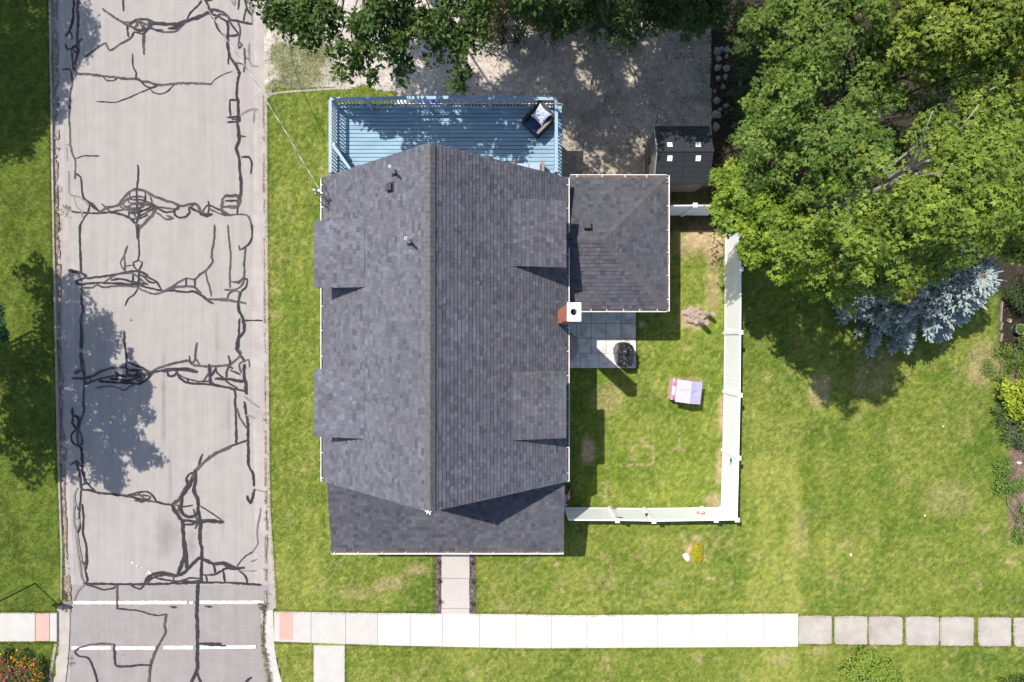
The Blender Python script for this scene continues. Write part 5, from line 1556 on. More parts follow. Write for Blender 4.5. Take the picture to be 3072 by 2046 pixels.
mr_ = N(nt, 'ShaderNodeMapRange'); mr_.inputs[1].default_value = -1.4; mr_.inputs[2].default_value = 1.0; L(ad.outputs[0], mr_.inputs[0]); L(mr_.outputs[0], cr.inputs[0]); L(cr.outputs[0], bs.inputs['Base Color']); bs.inputs['Roughness'].default_value = .9
pp_ = deckspot(1623, 345, DZ + .72)
pw = thing('pillow', 'square white pillow with blue medallion print on the wicker armchair', 'pillow', pp_)
n = 15; v = []
for side_ in (1, -1):
    for i in range(n):
        for j in range(n):
            s, t = i / (n - 1) * 2 - 1, j / (n - 1) * 2 - 1
            pin = 1 - .13 * (1 - abs(s) ** 2) * abs(t) ** 6; pin2 = 1 - .13 * (1 - abs(t) ** 2) * abs(s) ** 6
            v.append((s * .29 * pin2, t * .29 * pin, side_ * .085 * max(0, (1 - s ** 4) * (1 - t ** 4)) ** .6))
f = [(i * n + j, (i + 1) * n + j, (i + 1) * n + j + 1, i * n + j + 1) for i in range(n - 1) for j in range(n - 1)]; f += [tuple(n * n + k for k in reversed(q)) for q in f]
mb = MB(); mb.add(v, f); mb.build('cushion', pm, pw, True)
pw.rotation_euler = (R(38), 0, R(-45))
sf = thing('sofa', 'low outdoor sofa with pale blue cushion partly under the roof edge', 'sofa', (*deckspot(1590, 510, DZ + .4).to_2d(), DZ), 0)
mb = MB(); mb.box(-.55, -.45, .10, .42, .26, .30); mb.build('base', M['oldwood'], sf)
softbox('seat_cushion', M['paleblue'], sf, -.02, -.42, .30, .38, .25, .42, .02, .02); softbox('seat_cushion', M['paleblue'], sf, -.50, -.42, .30, -.03, .25, .42, .02, .02)
mb = MB(); mb.box(.42, -.47, .08, .52, .30, .60, b=.008); mb.build('arm', M['oldwood'], sf)
mb = MB(); mb.box(-.65, -.47, .08, -.55, .30, .60, b=.008); mb.build('arm', M['oldwood'], sf)
for sx in (-.6, .47):
    for sy in (-.4, .24):
        mb = MB(); mb.box(sx - .03, sy - .03, 0, sx + .03, sy + .03, .08); mb.build('leg', M['oldwood'], sf)

# ------------------------------------------------------------------ bins by the garage
def bin_(px, py, m, mlid, w_, d_, h_, label):
    o = thing('bin', label, 'bin', (*G(px, py), 0))
    mb = MB(); z0 = .06
    vs = [(sx * w_ * .42, sy * d_ * .40, z0) for sx, sy in ((-1, -1), (1, -1), (1, 1), (-1, 1))] + [(sx * w_ * .5, sy * d_ * .5, h_) for sx, sy in ((-1, -1), (1, -1), (1, 1), (-1, 1))]
    mb.add(vs, [(3, 2, 1, 0), (0, 1, 5, 4), (1, 2, 6, 5), (2, 3, 7, 6), (3, 0, 4, 7)]); mb.build('body', m, o)
    mb = MB(); mb.box(-w_ * .54, -d_ * .54, h_, w_ * .54, d_ * .56, h_ + .05, b=.02); mb.build('lid', mlid, o)
    for sx in (-.4, .4):
        mb = MB(); mb.tube([(w_ * sx - .02, d_ * .42, .09), (w_ * sx + .02, d_ * .42, .09)], .09, 12); mb.build('wheel', M['rubber'], o)
    return o
bin_(1226, 349, M['whiteplastic'], M['whiteplastic'], .55, .6, .95, 'white wheeled bin behind the deck railing')
bin_(1252, 352, M['greyplastic'], M['greyplastic'], .3, .55, .85, 'grey bin between the white and the blue bins')
bin_(1284, 349, M['blueplastic'], M['blueplastic'], .24, .6, .95, 'narrow blue recycling bin behind the railing post')
bin_(1312, 350, M['blueplastic'], M['blueplastic'], .42, .6, .95, 'wide blue recycling bin east of the railing post')

# ------------------------------------------------------------------ stop sign whose head is out of the picture
ss = thing('stop_sign', 'slim dark sign post beside the street with its shadow on the kerb', 'sign', (*G(105, 1750), 0))
mb = MB(); mb.tube([(0, 0, -.1), (0, 0, 2.95)], .028, 8); mb.build('post', M['black'], ss)
oc = [(.375 * math.cos(R(22.5 + 45 * k)), .375 * math.sin(R(22.5 + 45 * k))) for k in range(8)]
mb = MB(); mb.add([(x, .035, 2.55 + z) for x, z in oc] + [(x, .031, 2.55 + z) for x, z in oc], [tuple(range(7, -1, -1)), tuple(range(8, 16))] + [(k, (k + 1) % 8, 8 + (k + 1) % 8, 8 + k) for k in range(8)]); pl_s = mb.build('plate', M['signred'], ss)
tx = bpy.data.curves.new('lettering', 'FONT'); tx.body = 'STOP'; tx.size = .30; tx.align_x = 'CENTER'; tx.align_y = 'CENTER'; tx.extrude = .001; tx.materials.append(M['white'])
tmp = bpy.data.objects.new('lettering', tx); COL.objects.link(tmp); bpy.context.view_layer.update(); tme = bpy.data.meshes.new_from_object(tmp.evaluated_get(bpy.context.evaluated_depsgraph_get())); bpy.data.objects.remove(tmp); to = link('lettering', tme, pl_s); to.location = (0, .038, 2.55); to.rotation_euler = (R(90), 0, R(180))

# ------------------------------------------------------------------ children's bikes by the wall
def bike(px, py, rz, m, label, s=.62, tilt=0):
    o = thing('bicycle', label, 'bicycle', (*G(px, py), 0), rz)
    for x in (-.42 * s, .42 * s):
        w_ = torus(.24 * s, .022, M['rubber'], 'wheel', o, 20, 6); w_.rotation_euler = (R(90), 0, 0); w_.location = (x, 0, .26 * s)
        mb = MB()
        for k in range(8): mb.bar((0, 0, 0), (.23 * s * math.cos(k * math.pi / 4), .23 * s * math.sin(k * math.pi / 4), 0), .004, .004)
        mb.build('spokes', M['steel'], w_)
    mb = MB(); A, B_, C_, D_ = (-.42 * s, 0, .26 * s), (-.08 * s, 0, .26 * s), (.32 * s, 0, .62 * s), (-.16 * s, 0, .62 * s)
    for p, q in ((A, B_), (B_, C_), (C_, D_), (D_, B_), (A, D_), (C_, (.42 * s, 0, .26 * s)), (C_, (.30 * s, 0, .80 * s))): mb.tube([p, q], .016, 6)
    mb.build('frame', m, o)
    mb = MB(); mb.tube([(.24 * s, -.26 * s, .82 * s), (.31 * s, 0, .80 * s), (.24 * s, .26 * s, .82 * s)], .013, 6); mb.build('handlebar', M['black'], o)
    mb = MB(); mb.box(-.28 * s, -.07 * s, .66 * s, -.04 * s, .07 * s, .71 * s, b=.01); mb.build('saddle', m, o)
    return o
bike(1704, 1478, R(80), M['pink'], 'small pink child bicycle against the house wall')
b2 = bike(1712, 1520, R(12), M['black'], 'black child bicycle lying by the west end of the fence')
b2.rotation_euler = (R(62), 0, R(14))
hm = thing('toy_car', 'lilac ride-on toy beside the pink bicycle', 'toy', (*G(1692, 1496), 0), R(85))
mb = MB(); mb.box(-.22, -.13, .08, .22, .13, .26, b=.06); mb.box(-.20, -.1, .26, -.14, .1, .42, b=.02); mb.build('body', M['lav'], hm)
for sx in (-.15, .15):
    mb = MB(); mb.tube([(sx, -.15, .07), (sx, .15, .07)], .07, 12); mb.build('wheel', M['purple'], hm)

# ------------------------------------------------------------------ rocks
def rock_mesh(seed, m):
    b_ = bmesh.new(); bmesh.ops.create_icosphere(b_, subdivisions=2, radius=1); rr = random.Random(seed)
    o = [rr.uniform(0, 9) for _ in range(6)]
    for v in b_.verts:
        c = v.co; k = 1 + .16 * math.sin(c.x * 3 + o[0]) + .14 * math.sin(c.y * 4 + o[1]) + .12 * math.sin(c.z * 4 + o[2] + c.x * 2) + rr.uniform(-.05, .05)
        v.co = c * k; v.co.z *= .6
    me = bpy.data.meshes.new('rock'); b_.to_mesh(me); b_.free(); me.materials.append(m); return me
RM = [rock_mesh(i, M['rock']) for i in range(5)]
rpts = [(2150, 158, 14, 'large rock at the northern end of the row edging the gravel pad'), (2180, 152, 11, 'rock at the northern end of the row, on its woodland side'), (2163, 150, 9, 'small rock wedged between the two northernmost rocks'), (2156, 178, 10, 'rock touching the large northernmost one from below'),
   (2179, 170, 8, 'small rock on the woodland side near the north end of the row'), (2152, 205, 13, 'wide rock on the gravel side, upper part of the row'), (2178, 208, 12, 'wide rock on the woodland side, upper part of the row'), (2154, 236, 10, 'rock on the gravel side below the two wide rocks'),
   (2175, 231, 9, 'rock on the woodland side below the two wide rocks'), (2143, 274, 7, 'smallest rock, lying nearest the gravel in mid row'), (2168, 262, 8, 'small rock on the woodland side in mid row'), (2150, 303, 12, 'rock on the gravel side in the lower half of the row'),
   (2176, 318, 9, 'rock on the woodland side in the lower half of the row'), (2160, 330, 7, 'small rock just above the largest rock of the row'), (2149, 346, 15, 'largest rock of the row, north of the shed corner'), (2147, 382, 14, 'southernmost rock of the row, beside the shed roof')]
for i, (x, y, r, lb) in enumerate(rpts):
    o = link('rock', RM[i % 5]); o.location = (*G(x, y), .03); o.scale = (r / PPM, r / PPM * random.uniform(.7, 1), r / PPM); o.rotation_euler = (0, 0, random.uniform(0, 6))
    tag(o, lb, 'rock', 'rocks edging the gravel pad')
o = link('rock', rock_mesh(44, M['palerock'])); o.location = (*G(2060, 1670), .02); o.scale = (.13, .17, .12); o.rotation_euler = (0, 0, R(35)); tag(o, 'pale flat stone beside the small yellow shrub on the front lawn', 'rock')
for (x, y, s_, lab) in ((2773, 1546, .05, 'small white stone in the open lawn east of the fence'), (2551, 1663, .08, 'pale pink stone on the lawn above the old sidewalk squares'), (2828, 1279, .05, 'tiny white scrap on the lawn below the blue spruce'), (3055, 1388, .1, 'white stone in the mulch by the east border'), (2530, 1216, .04, 'tiny white scrap in the spruce shadow')):
    o = link('rock', rock_mesh(int(x), M['palerock'])); o.location = (*G(x, y), .04); o.scale = (s_, s_ * .7, s_); tag(o, lab, 'stone')

# ------------------------------------------------------------------ planters and bed edging in the east border
def planter(px, py, r, h, m, label, z=0):
    o = thing('planter', label, 'planter', (*G(px, py), 0)); n = 28; mb = MB(); prof = [(r * .72, 0), (r * .98, h), (r * 1.06, h), (r * 1.06, h + .03), (r * .94, h + .03), (r * .90, h - .05)]
    vs = [(a * math.cos(k / n * 2 * math.pi), a * math.sin(k / n * 2 * math.pi), z) for a, z in prof for k in range(n)]
    mb.add(vs, [(i * n + k, i * n + (k + 1) % n, (i + 1) * n + (k + 1) % n, (i + 1) * n + k) for i in range(len(prof) - 1) for k in range(n)]); mb.build('pot', m, o, True)
    mb = MB(); mb.add([(r * .9 * math.cos(k / n * 2 * math.pi), r * .9 * math.sin(k / n * 2 * math.pi), h - .05) for k in range(n)], [tuple(range(n))]); mb.build('soil', M['mulch'], o)
    return o
planter(3022, 962, .08, .10, M['kerb'], 'small grey pot in the east border')
planter(3043, 988, .21, .32, M['fascia'], 'round grey planter with green leaves in the east border')
ed = thing('bed_edging', 'weathered timber strip edging the east flower border', 'edging', (*G(3001, 960), 0))
for (a_, b_) in ((905, 965), (967, 990), (1000, 1026), (1085, 1140)):
    p, q = G(3003, a_), G(2998, b_); mb = MB(); mb.bar((p[0] - ed.location.x, p[1] - ed.location.y, .04), (q[0] - ed.location.x, q[1] - ed.location.y, .04), .06, .10); mb.build('timber', M['oldwood'], ed)
# ------------------------------------------------------------------ foliage
def norm(v): return v / np.maximum(np.linalg.norm(v, axis=-1, keepdims=True), 1e-6)
def leaf_geo(kind):
    if kind == 'maple':
        V, F = [], []
        for a, l, w in ((0, 1.0, .20), (52, .82, .17), (-52, .82, .17)):
            c, s = math.cos(R(a)), math.sin(R(a)); n = len(V)
            for x, y, z in ((-.05, 0, 0), (l * .45, w, .05), (l, 0, -.12), (l * .45, -w, .05)):
                V.append((x * c - y * s, x * s + y * c, z))
            F.append((n, n + 3, n + 2, n + 1))
        return np.array(V), np.array(F)[:, ::-1]
    return np.array([(0, 0, 0), (.5, -.30, .06), (1, 0, -.10), (.5, .30, .06)], float), np.array([(0, 1, 2, 3)])
def leaves(P0, D, Nn, size, col, kind):
    """leaf blades at P0 pointing along D with normals Nn"""
    T, F = leaf_geo(kind)
    D = norm(D - (D * Nn).sum(-1, keepdims=True) * Nn); S_ = np.cross(Nn, D)
    V = P0[:, None, :] + size[:, None, None] * (T[None, :, 0:1] * D[:, None, :] + T[None, :, 1:2] * S_[:, None, :] + T[None, :, 2:3] * Nn[:, None, :])
    n, k = len(P0), len(T)
    FF = (F[None] + (np.arange(n) * k)[:, None, None]).reshape(-1, 4)
    return V.reshape(-1, 3), FF, np.repeat(col, k, 0)
def crown_leaves(clusters, seed, per_m2=9.0, lpers=26, sr=(.20, .36), size=.115, pal=((.055, .105, .018), (.10, .155, .028)), kind='maple', low=-.25, gap=None, droop=.25, inner=.15, tipcol=None, upw=.75, jit=.45, split=True, stray=.07):
    rg = np.random.default_rng(seed)
    C, Nr = [], []
    if split:                       # each limb ends in several smaller rounded boughs with dark clefts between
        out_ = []
        for (c, r, sq) in clusters:
            if r < .45: out_.append((c, r, sq)); continue
            k = int(7 + 5 * r); d = norm(rg.normal(size=(k * 3, 3))); d = d[d[:, 2] > -.35][:k]
            out_.append((tuple(np.array(c) - np.array([0, 0, r * .35])), r * .45, sq))
            for q in d:
                rc = r * rg.uniform(.22, .38); out_.append((tuple(np.array(c) + q * np.array([r, r, r * sq]) * rg.uniform(.60, .86)), rc, .8))
        clusters = out_
    for (c, r, sq) in clusters:
        n = max(3, int(per_m2 * 2.2 * math.pi * r * r))
        d = norm(rg.normal(size=(n * 3, 3))); d = d[d[:, 2] > low][:n]
        rad = np.where(rg.random(len(d)) < inner, rg.uniform(.35, .8, len(d)), rg.uniform(.82, 1.08, len(d)))
        st_ = rg.random(len(d)) < stray; rad[st_] = rg.uniform(1.1, 1.45, st_.sum())
        p = np.array(c)[None] + d * rad[:, None] * np.array([r, r, r * sq])
        keep = np.ones(len(p), bool)
        for (c2, r2, s2) in clusters:      # drop sprays buried deep inside a neighbour
            if c2 is c: continue
            q = (p - np.array(c2)) / np.array([r2, r2, r2 * s2]); keep &= (np.linalg.norm(q, axis=1) > .70)
        C.append(p[keep]); Nr.append(d[keep])
    C = np.concatenate(C); Nr = np.concatenate(Nr)
    if gap is not None:
        k_ = gap(C); C, Nr = C[k_], Nr[k_]
    n = len(C); SN = norm(Nr * .65 + np.array([0, 0, upw]) + rg.normal(size=(n, 3)) * .18)
    srad = rg.uniform(*sr, n)
    m = lpers; idx = np.repeat(np.arange(n), m); tot = n * m
    a = rg.uniform(0, 2 * math.pi, tot); rr = np.sqrt(rg.uniform(0, 1, tot)) * srad[idx]
    T1 = norm(np.cross(SN, np.array([.31, .77, .2]))); T2 = np.cross(SN, T1)
    out = T1[idx] * np.cos(a)[:, None] + T2[idx] * np.sin(a)[:, None]
    P0 = C[idx] + out * rr[:, None] - SN[idx] * (droop * (rr / srad[idx]) ** 2 * srad[idx])[:, None] + rg.normal(size=(tot, 3)) * .035
    Nn = norm(SN[idx] + out * .30 * (rr / srad[idx])[:, None] + rg.normal(size=(tot, 3)) * jit)
    D = norm(out + rg.normal(size=(tot, 3)) * .35)
    sz = size * rg.uniform(.7, 1.2, tot)
    p0, p1 = np.array(pal[0]), np.array(pal[1])
    t = np.clip(rg.normal(.5, .22, n)[idx] + rg.normal(0, .16, tot), 0, 1)[:, None]
    col = (p0 * (1 - t) + p1 * t) * (rg.uniform(.85, 1.15, n)[idx])[:, None]
    if tipcol is not None:
        w = (rg.random(n) < .012)[idx] & (rg.random(tot) < .35); col[w] = tipcol
    return leaves(P0 - D * sz[:, None] * .4, D, Nn, sz, col, kind)
def foliage_obj(name, parent, arrs, m='leaf'):
    v, f, c = arrs
    if parent is not None: v = v - np.array(parent.location)
    return link(name, raw_mesh(name, v, f, M[m], c), parent)
def limb_path(a, b, wob, rg, n=7, sag=.0):
    a, b = Vector(a), Vector(b); L = (b - a).length; pts = []
    for i in range(n):
        t = i / (n - 1); p = a.lerp(b, t); k = math.sin(t * math.pi)
        p += Vector((rg.uniform(-1, 1), rg.uniform(-1, 1), rg.uniform(-.5, .5))) * wob * L * k + Vector((0, 0, sag * L * k)); pts.append(p)
    return pts
def tree(label, ground, h, clusters, seed, rtrunk=.17, bark='bark', limbs=9, name='tree', group=None, lean=(0, 0), **kw):
    rr = random.Random(seed)
    t = thing(name, label, 'tree', (*G(*ground), 0), 0, group)
    base = Vector(t.location)
    top = Vector((lean[0], lean[1], h * .82))
    mb = MB(); tp = [Vector((0, 0, -.1)), Vector((0, 0, .3))] + [Vector((lean[0] * s, lean[1] * s, h * .82 * s)) + Vector((rr.uniform(-.06, .06), rr.uniform(-.06, .06), 0)) for s in (.25, .45, .65, .85, 1)]
    mb.tube(tp, [rtrunk * 1.5, rtrunk * 1.15, rtrunk, rtrunk * .9, rtrunk * .72, rtrunk * .5, rtrunk * .25], 12)
    for i in range(limbs):
        c, r, sq = clusters[i % len(clusters)]
        s = rr.uniform(.35, .85); a = top * s
        e = Vector(c) - base + Vector((rr.uniform(-.4, .4), rr.uniform(-.4, .4), rr.uniform(-.3, .5))) * r
        if e.z < a.z * .55: a = top * (e.z / max(top.z, .1)) * .7
        mb.tube(limb_path(a, e, .06, rr, 7, .04), [rtrunk * .26 * (1 - k / 7) + .010 for k in range(7)], 7)
        for _ in range(2):
            e2 = e + Vector((rr.uniform(-1, 1), rr.uniform(-1, 1), rr.uniform(-.2, .6))) * r * .8
            mb.tube(limb_path(a.lerp(e, .6), e2, .06, rr, 5), [.035, .028, .022, .016, .01], 5)
    mb.build('trunk', M[bark], t, True)
    foliage_obj('crown', t, crown_leaves(clusters, seed, **kw))
    return t
def CL(lst, sq=.75): return [(tuple(P(x, y, z)), r, sq) for (x, y, z, r) in lst]
def CG(lst, sq=.7): return [((*G(x, y), z), r, sq) for (x, y, z, r) in lst]
# gap along the bare trunk and limbs of the big maple
_ga, _gb = np.array(P(2432, 622, 6.0)), np.array(P(2800, 478, 11.0))
def slot(C):
    k = CAM_H / (CAM_H - C[:, 2]); q = np.stack([C[:, 0] * k, C[:, 1] * k], -1)          # the gap is a sight line: an opening between limbs
    a = np.array([(2440 - 1536) / PPM, (1023 - 620) / PPM]); b = np.array([(2790 - 1536) / PPM, (1023 - 485) / PPM])
    t = np.clip(((q - a) @ (b - a)) / ((b - a) @ (b - a)), 0, 1); d = np.linalg.norm(q - (a + t[:, None] * (b - a)), axis=1)
    return d > .46
MAP = ((.062, .115, .013), (.215, .275, .032))
big = tree('large maple with spreading bright crown and pale forked trunk east of the fence', (2263, 722), 12, CL([(2550, 815, 8.2, 1.0), (2460, 700, 8.2, .95), (2700, 730, 10.6, 1.3), (2820, 590, 11.4, 1.6), (2790, 760, 8.8, .7),
    (2650, 560, 10.2, 1.0), (2660, 830, 7.8, .62), (2930, 460, 10.8, 1.35), (2560, 640, 9.4, .9), (2850, 400, 10.0, .9), (3000, 280, 10.2, .9)]),
    101, .20, 'palebark', 12, pal=MAP, gap=slot, lpers=30, per_m2=6.6, tipcol=(.30, .22, .02))
tree('leafy maple behind the blue spruce at the east edge', (2780, 640), 8, CL([(3050, 550, 7.2, 1.5), (3100, 680, 6.4, .9), (2930, 650, 7.4, 1.05), (2985, 735, 6.0, .35), (3070, 390, 7.8, 1.5), (2900, 560, 8.0, .8), (2940, 470, 8.2, .9), (3050, 745, 5.8, .45)]),
    107, .13, 'darkbark', 8, pal=MAP, lpers=30, per_m2=6.6)
# its bare pale stems in the opening
mb = MB(); rr = random.Random(3)
o0 = Vector(big.location)
mb.tube(limb_path(P(2655, 540, 9.0) - o0, P(2805, 476, 11.0) - o0, .02, rr), [.085, .08, .075, .07, .06, .05, .04], 8)
mb.tube(limb_path(P(2660, 545, 8.8) - o0, P(2760, 518, 9.9) - o0, .02, rr), [.08, .075, .07, .06, .05, .045, .04], 8)
mb.tube(limb_path(P(2448, 612, 6.2) - o0, P(2585, 566, 8.0) - o0, .02, rr), [.13, .13, .12, .12, .11, .10, .10], 10)
mb.build('limb', M['palebark'], big, True)
tree('mid green maple between the shed and the large maple', (2130, 640), 10, CL([(2335, 420, 7.8, 1.05), (2430, 300, 8.8, 1.15), (2545, 430, 9.0, 1.1), (2410, 520, 8.0, .9), (2290, 520, 7.0, .7), (2630, 330, 9.0, .8), (2500, 540, 8.6, .6), (2310, 290, 7.4, .6), (2250, 330, 6.4, .35), (2240, 440, 6.4, .4)]),
     102, .12, 'darkbark', 8, pal=((.055, .108, .016), (.170, .240, .040)), lpers=32, per_m2=6.2)
tree('low bright lime green maple hanging over the fence corner', (2215, 690), 7, CL([(2225, 610, 6.2, .85), (2320, 690, 6.4, .9), (2175, 560, 6.0, .5), (2265, 745, 5.8, .5), (2400, 770, 6.4, .8), (2185, 655, 5.8, .42), (2165, 610, 5.6, .34), (2330, 600, 6.8, .7), (2210, 520, 6.2, .5), (2480, 850, 6.2, .6)]),
     103, .10, 'bark', 8, pal=((.090, .160, .016), (.240, .310, .030)), lpers=32, per_m2=9.5, size=.14)
tree('dark leafy tree at the top edge west of the bare gaps', (2262, 480), 10, CL([(2420, 110, 9.0, 1.0), (2540, 70, 9.6, 1.15), (2630, 160, 9.0, .75), (2350, 190, 8.0, .7), (2490, -50, 9, 1.3), (2400, 20, 8.6, .75), (2290, 60, 7.4, .45)]),
     104, .10, 'darkbark', 8, pal=((.050, .098, .014), (.150, .210, .030)), lpers=30, per_m2=7.0)
tree('yellowish green maple in the northeast corner', (2375, 440), 12, CL([(2860, 60, 10.4, 1.3), (2990, 140, 10.0, 1.1), (2790, 180, 9.4, .65), (3070, 40, 10, 1.6), (2920, -70, 10, 1.7), (2950, 60, 11, 1.2), (2760, 60, 9.6, .7)]),
     105, .14, 'darkbark', 9, pal=((.072, .115, .014), (.215, .255, .030)), lpers=32, per_m2=7.5, tipcol=(.34, .25, .02))
tree('shaded understory maple below the larger crowns', (2200, 600), 6, CL([(2640, 440, 6.0, .8), (2760, 300, 6.0, .9), (2380, 630, 5.0, .6), (2560, 720, 5.5, .8), (2860, 250, 5.5, 1.0), (2650, 240, 5.0, .9), (2960, 270, 5.5, .9), (2540, 300, 5, .8), (2420, 210, 4.5, .8), (2720, 140, 5, .9)]),
     106, .10, 'bark', 7, pal=((.045, .085, .014), (.10, .15, .024)), lpers=26, per_m2=5.0)
FLECK = np.array([(1895, 208, 14), (1893, 230, 15), (1905, 255, 10), (1798, 270, 12), (1840, 322, 14), (1865, 340, 16), (1845, 355, 15), (1825, 385, 14), (1930, 320, 10), (1942, 338, 10), (1755, 235, 9), (1790, 240, 7), (2062, 298, 10), (2112, 310, 9), (1520, 180, 14), (1512, 210, 8),
    (1622, 243, 7), (1705, 405, 12), (1715, 445, 10), (1795, 460, 9), (1912, 420, 10), (1915, 440, 8), (1967, 368, 8), (1580, 155, 6), (1735, 150, 7), (1745, 190, 7), (1840, 524, 12), (1505, 230, 6), (1440, 200, 14), (1470, 240, 9), (1480, 190, 10)], float)
def fleck_gap(C):
    # openings in the canopy through which the sun reaches the gravel
    sx = C[:, 0] * PPM + 1536 + 30.6 * C[:, 2]; sy = 1023 - C[:, 1] * PPM + 27.9 * C[:, 2]
    d = np.hypot(sx[:, None] - FLECK[None, :, 0], sy[:, None] - FLECK[None, :, 1]) - FLECK[None, :, 2]
    return d.min(1) > 20
# the broad leaved tree hanging over the driveway
WL = ((.040, .080, .016), (.085, .135, .028))
tree('broad leaved tree drooping over the driveway above the deck', (1200, -80), 8.6, CL([(825, 5, 6.5, .72), (900, 45, 6.7, .62), (880, 88, 6.3, .28), (965, 60, 6.9, .72), (1010, 140, 6.7, .36), (1085, 120, 6.9, .62), (1058, 200, 6.5, .20), (1112, 226, 6.5, .13), (1190, 80, 7.1, .85), (1190, 185, 6.8, .32), (1205, 225, 6.5, .12),
     (1300, 80, 7.2, .75), (1300, 158, 6.9, .28), (1370, 140, 6.9, .52), (1388, 205, 6.7, .24), (1372, 250, 6.5, .13), (1440, 100, 6.8, .36), (1400, 30, 7.0, .65), (930, 120, 6.4, .20), (1140, 60, 7.6, .9), (1025, 215, 6.4, .12)], .7) + CG([(1250, 150, 8.6, 1.9), (1130, 90, 8.4, 1.4), (1330, 30, 8.4, 2.2), (1060, 0, 7.6, 1.6)]),
     111, .16, 'bark', 12, gap=fleck_gap, pal=WL, kind='oval', size=.17, lpers=34, per_m2=7.0, droop=.5, jit=.6, upw=.5, sr=(.2, .42), low=-.6)
tree('dark maple branches at the top edge above the gravel', (1700, -60), 7, CL([(1610, 20, 4.8, .75), (1690, 60, 4.5, .62), (1750, 10, 4.8, .8), (1845, 60, 4.6, .6), (1860, 105, 4.4, .32), (1650, 90, 4.2, .3), (1800, 90, 4.3, .36), (1890, 120, 4.2, .22)]), 112, .12, 'bark', 8, pal=((.040, .075, .018), (.075, .120, .028)), lpers=30, per_m2=8.0, low=-.5)
tree('dark shaded maple branches above the gravel pad corner', (2030, -80), 7, CL([(1960, 30, 4.8, .62), (2060, 40, 5.0, .7), (2075, 85, 4.7, .35), (2150, 40, 4.8, .7), (2230, 80, 5.0, .8), (2010, -20, 5, .8), (1930, 75, 4.4, .25)]), 113, .12, 'bark', 8, pal=((.040, .075, .018), (.075, .120, .028)), lpers=30, per_m2=8.0, low=-.5)
# trees north of the picture whose shade dapples the gravel
SHK = dict(pal=WL, size=.20, lpers=26, sr=(.35, .6), inner=.35, kind='oval', gap=fleck_gap)
tree('tall shade tree just north of the driveway', (1480, 30), 11, CG([(1600, 225, 8.6, 1.3), (1690, 240, 8.4, 1.2), (1470, 50, 9, 2.2), (1560, 150, 8.4, 1.5), (1380, 40, 8.6, 1.5), (1560, -20, 8.8, 1.9), (1500, -90, 8.5, 1.8)]), 121, .2, 'bark', 8, name='tree', per_m2=4.6, **SHK)
tree('tall shade tree north of the gravel pad', (1750, 0), 11, CG([(1790, 130, 9, 1.5), (1830, 215, 8.6, 1.1), (1740, 20, 9, 2.2), (1840, 90, 8.4, 1.6), (1650, 60, 8.6, 1.6), (1770, -80, 8.8, 1.9), (1880, 10, 8.5, 1.6)]), 122, .2, 'bark', 8, name='tree', per_m2=4.6, **SHK)
tree('tall shade tree north of the woodland corner', (2010, 0), 11, CG([(1990, 10, 9, 2.0), (2090, 60, 8.4, 1.6), (1920, 90, 8.2, 1.4), (2080, -60, 8.8, 1.9), (2180, 10, 8.5, 1.8)]), 123, .2, 'bark', 8, name='tree', per_m2=5.0, **SHK)
# trees west of the street
SHW = dict(pal=((.03, .085, .02), (.06, .13, .03)), size=.15, lpers=26, sr=(.25, .45), inner=.3, stray=.16)
tree('street tree on the neighbouring lawn casting its crown over the road', (-95, 960), 9, CG([(-20, 960, 6.6, 2.4), (120, 1010, 6.2, 1.5), (10, 830, 6.2, 1.7), (20, 1130, 6.2, 1.9), (190, 1090, 6.4, 1.0), (110, 1170, 6.0, 1.1), (-120, 980, 6.2, 2.2), (-30, 690, 5.8, 1.2), (30, 765, 6.0, 1.2), (240, 1190, 6.2, .5), (150, 1260, 6.0, .5), (120, 1230, 6.0, .7), (110, 850, 6.0, .8), (-60, 1150, 5.4, 1.8), (210, 1000, 6.4, .6)]), 131, .2, 'bark', 9, name='tree', per_m2=3.9, **SHW)
tree('second street tree near the top of the neighbouring lawn', (-230, -40), 10, CG([(-150, -30, 6.6, 2.5), (-250, 100, 6.4, 2.4), (-70, -110, 6.0, 2.2), (-160, 160, 5.6, 2.1), (-40, 10, 5.4, .9), (-30, 120, 4.6, .8), (-190, 250, 5.4, 1.7)]), 132, .2, 'bark', 9, name='tree', per_m2=6.0, **SHW)
br = thing('branch_tip', 'green leafy branch tips poking in over the neighbouring lawn', 'branch', (*G(-95, 960), 3.2))
foliage_obj('leaf_spray', br, crown_leaves(CL([(2, 930, 4.2, .12), (10, 1012, 4.2, .13), (-20, 985, 4.4, .35)]), 133, pal=((.03, .10, .03), (.06, .15, .05)), size=.16, lpers=14, per_m2=22, sr=(.1, .2)))
mb = MB(); mb.tube([(0, 0, 0), tuple(P(-20, 985, 4.3) - Vector(br.location))], [.05, .02], 6); mb.build('twig', M['bark'], br)

